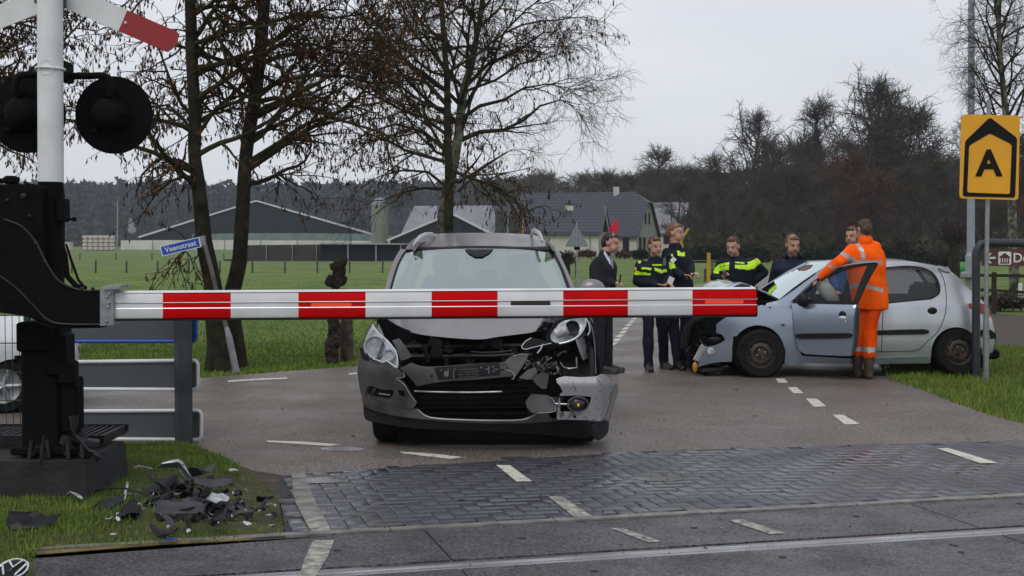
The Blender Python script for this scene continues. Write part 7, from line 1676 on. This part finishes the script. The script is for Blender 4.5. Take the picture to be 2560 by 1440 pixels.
H3 = Fr(1700, 165, R(-20)); h3 = empty('outbuilding', H3.p(-2,3,0), 'grey roofed outbuilding with white roof edges right of the farmhouse', 'house')
mb = MB(); quad(mb, H3, [(0,0,0),(-5.6,0,0),(-5.6,0,2.9),(0,0,2.9)]); quad(mb, H3, [(0,0,0),(0,0,2.9),(0,5.5,2.9),(0,5.5,0)]); mb.build('wall', M_WALLW, h3, smooth=False, fix=False)
mb = MB(); quad(mb, H3, [(.02,0,2.9),(.02,5.5,2.9),(.02,2.75,6.4)]); mb.build('gable', M_DARKB, h3, smooth=False, fix=False)
mb = MB(); slabf(mb, H3, [(.3,-.3,2.7),(-6,-.3,2.7),(-6,2.75,6.5),(.3,2.75,6.5)]); slabf(mb, H3, [(.3,5.8,2.7),(-6,5.8,2.7),(-6,2.75,6.5),(.3,2.75,6.5)]); mb.build('roof', M_GROOF, h3, smooth=False)
mb = MB(); mb.tube([H3.p(.34,-.34,2.6), H3.p(.34,2.75,6.5)], .12, 4); mb.tube([H3.p(.34,5.84,2.6), H3.p(.34,2.75,6.5)], .12, 4); mb.build('roof_edge', M_FASC, h3, smooth=False)
mb = MB(); mb.box(H3.p(-1.6,-.03,1.9), (.9,.1,1.0), Matrix.Rotation(R(-20),3,'Z')); mb.build('window', M_WIND, h3, smooth=False)
# hedges and bushes
def bush(u0, u1, vt, vb, Y, mat, label, n=500, sz=.12, cat='hedge', name='hedge', dep=.8):
    rg = np.random.default_rng(int(u0+vt)); a, b = W(u0,vt,Y), W(u1,vb,Y); w = b.x-a.x; h = a.z-b.z
    P = np.stack([rg.uniform(a.x,b.x,n), rg.uniform(Y,Y+dep,n), b.z+h*rg.random(n)],1); k = 1-.35*np.abs((P[:,0]-(a.x+b.x)/2)/(w/2))**3; P[:,2] = b.z+(P[:,2]-b.z)*k
    T = rg.normal(0,1,(n,3,3))*sz; return tag(npmesh(name, (P[:,None,:]+T).reshape(-1,3), np.arange(n*3).reshape(-1,3), mat, None, origin=((a.x+b.x)/2, Y, 0)), label, cat)
M_HEDB = pbr('brown_beech_hedge', (.050,.022,.014), (.075,.036,.022), 2, .9, spec=.1); M_HEDD = pbr('dark_hedge', (.010,.014,.009), (.018,.022,.013), 2, .9, spec=.1)
bush(1446,1488,628,641,128,M_HEDB,'short brown beech hedge in front of the farmhouse wing'); bush(1542,1602,629,642,126,M_HEDB,'brown hedge clump in front of the farmhouse gable side')
bush(1588,1618,627,644,100,M_HEDD,'small dark round bush behind the shorter policewoman',cat='bush',name='bush'); bush(1722,1925,619,652,105,M_HEDD,'long low dark hedge in front of the wood behind the policeman',n=2600,sz=.16,dep=1.5)
bush(2000,2330,625,655,100,M_HEDD,'dark hedge behind the hatchback roof beneath the wood',n=3200,sz=.18,dep=1.5); bush(2150,2420,648,662,80,M_HEDD,'very low dark hedge line right behind the hatchback',n=1600,sz=.10)
bush(2480,2570,738,772,31,pbr('dead_bracken',(.03,.022,.014),(.05,.04,.025),3,.9),'dark ragged weeds along the rail fence at the right',n=900,sz=.05)
# far parked car
fc = empty('parked_car', (W(1752,655,150).x,150,0), 'silver car far away behind the dark hedge', 'car'); mb = MB(); sheet(mb, sm([(1728,640),(1728,622),(1742,619),(1750,612),(1770,611),(1782,618),(1792,622),(1792,640)],True,3), lambda u,v: W(u,v,150), 1.6, step=9); mb.build('body', M_SILVER, fc, auto=30)
mb = MB(); sheet(mb, sm([(1744,619),(1751,614),(1769,613.5),(1779,619)],True,3), lambda u,v: W(u,v,149.9), .05, step=9); mb.build('window', M_WIND, fc, smooth=False)
# ================================================================ SMALL THINGS IN THE MEADOW AND AT THE ROAD
M_PWOOD = pbr('fence_post_wood', (.045,.035,.025), (.09,.07,.05), 6, .9, bump=.4)
def wire_fence(us, Y, vt, vb, r, label, wires=2, ext=None):
    f = empty('wire_fence', (W(us[0],vb,Y).x, Y, 0), label, 'fence')
    for u in us:
        q = W(u, vb, Y); mb = MB(); zt = W(u,vt,Y).z; mb.tube([(q.x,Y,-.02),(q.x+random.uniform(-.03,.03),Y,zt)], r, 6); mb.build('post', M_PWOOD, f)
    for k in range(wires):
        z = zt*(.92-.40*k); mb = MB(); mb.tube([(W(us[0]-20,vb,Y).x,Y-.03,z),(W(us[-1]+20,vb,Y).x,Y-.03,z)], .012*Y/70, 4); mb.build('wire', M_GALV, f)
    return f
wire_fence([180,239,316,394,472,550,631,712,794,874,956,1036], 70, 651, 682, .05, 'post and wire fence crossing the meadow behind the alder trees')
wire_fence([200,290,380,470,560,650], 120, 632, 651, .05, 'farther post and wire fence in front of the barns on the left')
wire_fence([1440,1480,1522,1600,1660,1720,1780], 62, 648, 693, .045, 'wire fence in the meadow behind the suited man and policewomen')
mb = MB()
for (u,vt,vb) in ((1763,672,704),): mb.tube([W(u,vb,50), W(u,vt,50)], .05, 8)
tag(mb.build('short_post', M_PWOOD, None, origin=(W(1763,704,50).x,50,0)), 'short dark post between the tall policewoman and policeman', 'post')
mb = MB(); mb.tube([W(1772,706,54), W(1772,632,54)], .07, 8); tag(mb.build('yellow_post', pbr('yellow_paint',(.42,.27,.01),None,1,.6), None, origin=(W(1772,706,54).x,54,0)), 'yellow post standing at the meadow edge left of the policeman', 'post')
mb = MB(); mb.tube([W(1712,640,60), W(1702,600,60), W(1722,572,60)], .06, 6); tag(mb.build('yellow_branch', bpy.data.materials['yellow_paint'], None, origin=(W(1712,640,60).x,60,0)), 'bent yellow marker sticking up behind the tall policewoman', 'marker')
# red flag on a tilted stick
fl = empty('red_flag', (W(1530,700,40).x,40,0), 'red pennant on a tilted thin pole behind the suited man', 'flag'); mb = MB(); mb.tube([W(1540,690,40), W(1512,515,40)], .018, 6); mb.build('flag_pole', M_GALV, fl)
def flag_fn(u, v): return W(u, v, 40+.06*math.sin((u-1524)*.35))
mb = MB(); sheet(mb, sm([(1522,572,1),(1532,558),(1543,546,1),(1546,565),(1546,584,1),(1535,581),(1525,584,1)],True,4), flag_fn, .01, step=5); mb.build('pennant', pbr('flag_red',(.62,.02,.05),None,1,.6), fl)
# round-the-back signs
t_ = empty('warning_triangle_sign', (W(1443,720,47).x,47,0), 'back of a grey triangular road sign behind the wing mirror', 'road sign')
mb = MB(); sheet(mb, rr([(1441,560),(1472,617),(1412,617)],4), lambda u,v: W(u,v,47), .03, step=99); tp_ = mb.build('sign_plate', pbr('sign_back',(.17,.19,.21),(.20,.22,.24),2,.5), t_, auto=30)
mb = MB(); mb.tube([W(1443,720,47.0), W(1441,554,47.0)], .032, 8); mb.tube([W(1445,722,47.0), W(1444,698,47.0)], .09, 8); mb.build('pole', M_GALV, t_)
mb = MB(); mb.prism([W(u,v,46.95) for u,v in ((1435,617),(1450,617),(1450,625),(1435,625))], (0,.03,0)); mb.build('sub_plate', M_BLK, t_, smooth=False)
b_ = empty('information_board', (W(1270,740,34).x,34,0), 'back of a dark grey two-part road sign above the SUV roof', 'road sign')
for (u0,u1) in ((1238,1268),(1271,1306)): mb = MB(); mb.prism([W(u,v,34) for u,v in ((u0,529),(u1,527),(u1,592),(u0,592))], (0,.03,0)); mb.build('sign_plate', M_PGREY, b_, smooth=False)
mb = MB(); mb.prism([W(u,v,33.99) for u,v in ((1305,527),(1308,527),(1308,592),(1305,592))], (0,.05,0)); mb.build('yellow_edge', M_YEL, b_, smooth=False)
mb = MB(); mb.tube([W(1270,756,33.95), W(1269.5,524,33.95)], .03, 8); mb.build('pole', M_GALV, b_)
# pollard stump and wooden post by the road
def blobs(name, pts, mat, label, cat, vox, wr, wsc, trunkp=None):
    Y = pts[0][3]; o = empty(name, (W(pts[0][0],600,Y).x, Y, 0), label, cat); mb = MB()
    for (u, v, r, Yq) in pts: mb.ell(W(u, v, Yq), r*Yq/FPX, r*Yq/FPX, r*Yq/FPX*1.05, nu=14, nv=10)
    if trunkp: mb.tube([W(u, v, Y) for u, v, r in trunkp], [r*Y/FPX for u, v, r in trunkp], 12)
    remesh(mb, 'trunk', [mat], o, vox, None, wr=wr*1.3, wsc=wsc*1.7); return o
M_DKBARK = pbr('dark_pollard_bark', (.016,.010,.007), (.035,.022,.015), 12, .95, bump=.8, bscale=30)
blobs('pollard_tree', [(848,662,15,17.8),(858,655,10,17.8),(838,668,12,17.8),(850,680,13,17.8),(832,700,14,17.8),(845,706,14,17.8),(856,700,9,17.8),(822,706,10,17.8),(840,722,9,17.8),(832,856,18,17.8),(822,868,12,17.8),(843,846,12,17.8),(830,880,17,17.8),(826,892,12,17.8)], M_DKBARK, 'knobbly pollarded stump with a dark gnarled head behind the boom', 'tree', .014, .03, 14,
      [(832,914,15),(832,860,15),(836,790,14),(838,720,9),(844,670,10)])
blobs('wooden_post', [(868,806,16,18.1),(866,850,17,18.1)], pbr('old_stump_wood',(.05,.035,.024),(.10,.075,.05),8,.95,bump=.7,bscale=24), 'thick weathered wooden post right of the knobbly stump', 'post', .016, .02, 9, [(868,910,17),(866,850,17),(866,796,16)])
def pollard(u, vb, vh, w, hw, Y, label, mat=None):
    o = empty('pollard_tree', (W(u,vb,Y).x,Y,0), label, 'tree'); s_ = Y/FPX; mb = MB(); mb.tube([W(u,vb+2,Y), W(u+1,(vb+vh)/2,Y), W(u,vh,Y)], [w*s_*1.1,w*s_,w*s_*.9], 10); mb.build('trunk', M_BARK, o)
    rg = random.Random(int(u)); segs = []; c = W(u,vh,Y)
    for i in range(130):
        az = rg.uniform(0,6.28); el = rg.uniform(-.3,1.4); br = branch(rg, c+Vector((rg.gauss(0,w*s_),rg.gauss(0,w*s_*.5),rg.gauss(0,w*s_*.6))), (math.cos(az)*math.cos(el),math.sin(az)*math.cos(el),math.sin(el)*.8), hw*s_*rg.uniform(.5,1.1), .02*Y/50, 4, .3, 0, segs, .010*Y/50)
        for j in range(3): p_, d_, r_ = pick_pt(rg, br, .3); branch(rg, p_, side_dir(rg, d_, .8), hw*s_*.35, .01*Y/50, 2, .3, 0, segs, .008*Y/50)
    tubes('crown', segs, M_DKBARK, o, 3)
pollard(2385,697,592,13,34,57,'small pollard tree with dark bushy head left of the lamp mast'); pollard(2255,668,622,8,26,84,'farther pollard tree with dark head above the hatchback roof'); pollard(1416,700,650,9,19,52,'dark pollard with short trunk just right of the SUV windscreen'); pollard(2250+110,668,640,6,16,90,'third and smallest pollard head behind the hatchback tail')
# lamp mast, green tank, rail fence
lm = empty('lamp_mast', (W(2426,716,50).x,50,0), 'tall pale grey lamp mast at the right running out of the picture', 'lamp post'); mb = MB(); mb.tube([W(2426,716,50), W(2427,640,50)], [.20,.19], 16); mb.tube([W(2427,640,50), W(2427,632,50)], [.19,.14], 16); mb.tube([W(2427,640,50), W(2428,300,50), W(2429,-300,50)], [.145,.125,.10], 16); mb.build('pole', pbr('pale_mast',(.24,.27,.30),(.30,.33,.36),2,.45), lm)
mb = MB(); mb.box(W(2422,688,49.8), (.5,.5,.25), bev=.05); mb.build('mast_foot', M_GALV, lm)
g_ = empty('green_container', (W(2408,694,60).x,60,0), 'bright green rounded container beside the lamp mast', 'container'); mb = MB(); mb.tube([W(2394,672,60), W(2424,672,60)], .30, 16); mb.box(W(2408,685,60), (.5,.5,.3), bev=.05); mb.build('tank', pbr('green_plastic',(.03,.22,.05),None,1,.5), g_)
rf_ = empty('rail_fence', (W(2486,786,30).x,30,0), 'dark wooden rail fence behind the brown destination sign', 'fence')
for (u,vt,vb) in ((2484,680,786),(2600,684,792),(2720,690,796)): mb = MB(); mb.box((W(u,vb,30).x,30,W(u,(vt+vb)/2,30).z), (.09,.09,(vb-vt)/113), bev=.01); mb.build('post', M_DKBARK, rf_)
for (a,b) in (((2440,688),(2800,694)),((2440,724),(2800,745))): mb = MB(); A = W(*a,29.93); B = W(*b,29.93); mb.prism([A+Vector((0,0,.035)),B+Vector((0,0,.035)),B-Vector((0,0,.035)),A-Vector((0,0,.035))], (0,.04,0)); mb.build('rail', M_DKBARK, rf_, smooth=False)
for (u,vt,vb,Y) in ((2550,708,758,36),):
    mb = MB(); mb.box((W(u,vb,Y).x,Y,W(u,(vt+vb)/2,Y).z), (.09,.09,(vb-vt)*Y/FPX), bev=.015); tag(mb.build('marker_post', M_FASC, None, origin=(W(u,vb,Y).x,Y,0)), 'short white marker post beyond the rail fence', 'post')
# grit, leaves and crumbs on the road
rg = np.random.default_rng(8); n = 1500; uu = rg.uniform(520, 2540, n); vv_ = 945+rg.random(n)*480; P = []
for u, v in zip(uu, vv_):
    g = G(u, v); P.append((g.x, g.y, .009 if v < 1120 else .0225))
P = np.array(P); sz = rg.uniform(.002,.008,n)*np.where(rg.random(n) < .06, 2.4, 1); T = rg.normal(0,1,(n,4,3))*sz[:,None,None]*np.array([1,1,.35])
V = (P[:,None,:]+T).reshape(-1,3); b = np.arange(n)*4; F = np.concatenate([np.stack([b,b+1,b+2],1),np.stack([b,b+2,b+3],1),np.stack([b,b+3,b+1],1)])
tag(npmesh('grit', V, F, pbr('grit_crumbs',(.02,.015,.012),(.28,.24,.19),3,.8,island=.6)), 'fine grit, crumbs and leaf bits scattered over the road and paving', 'grit', kind='stuff')
# ================================================================ THE AIR
hz = bpy.data.materials.new('haze_air'); hz.use_nodes = True; n_ = hz.node_tree; n_.nodes.clear(); oo = n_.nodes.new('ShaderNodeOutputMaterial'); vv = n_.nodes.new('ShaderNodeVolumePrincipled')
vv.inputs['Color'].default_value = (.90,.95,1.0,1); vv.inputs['Density'].default_value = 0.00030; n_.links.new(vv.outputs[0], oo.inputs['Volume'])
mb = MB(); mb.box((0, 315, 21), (1900, 800, 44)); hzo = mb.build('haze', hz, None, smooth=False); tag(hzo, 'thin grey-blue haze in the air over the fields', 'haze', kind='stuff')
hzo.display_type = 'WIRE'
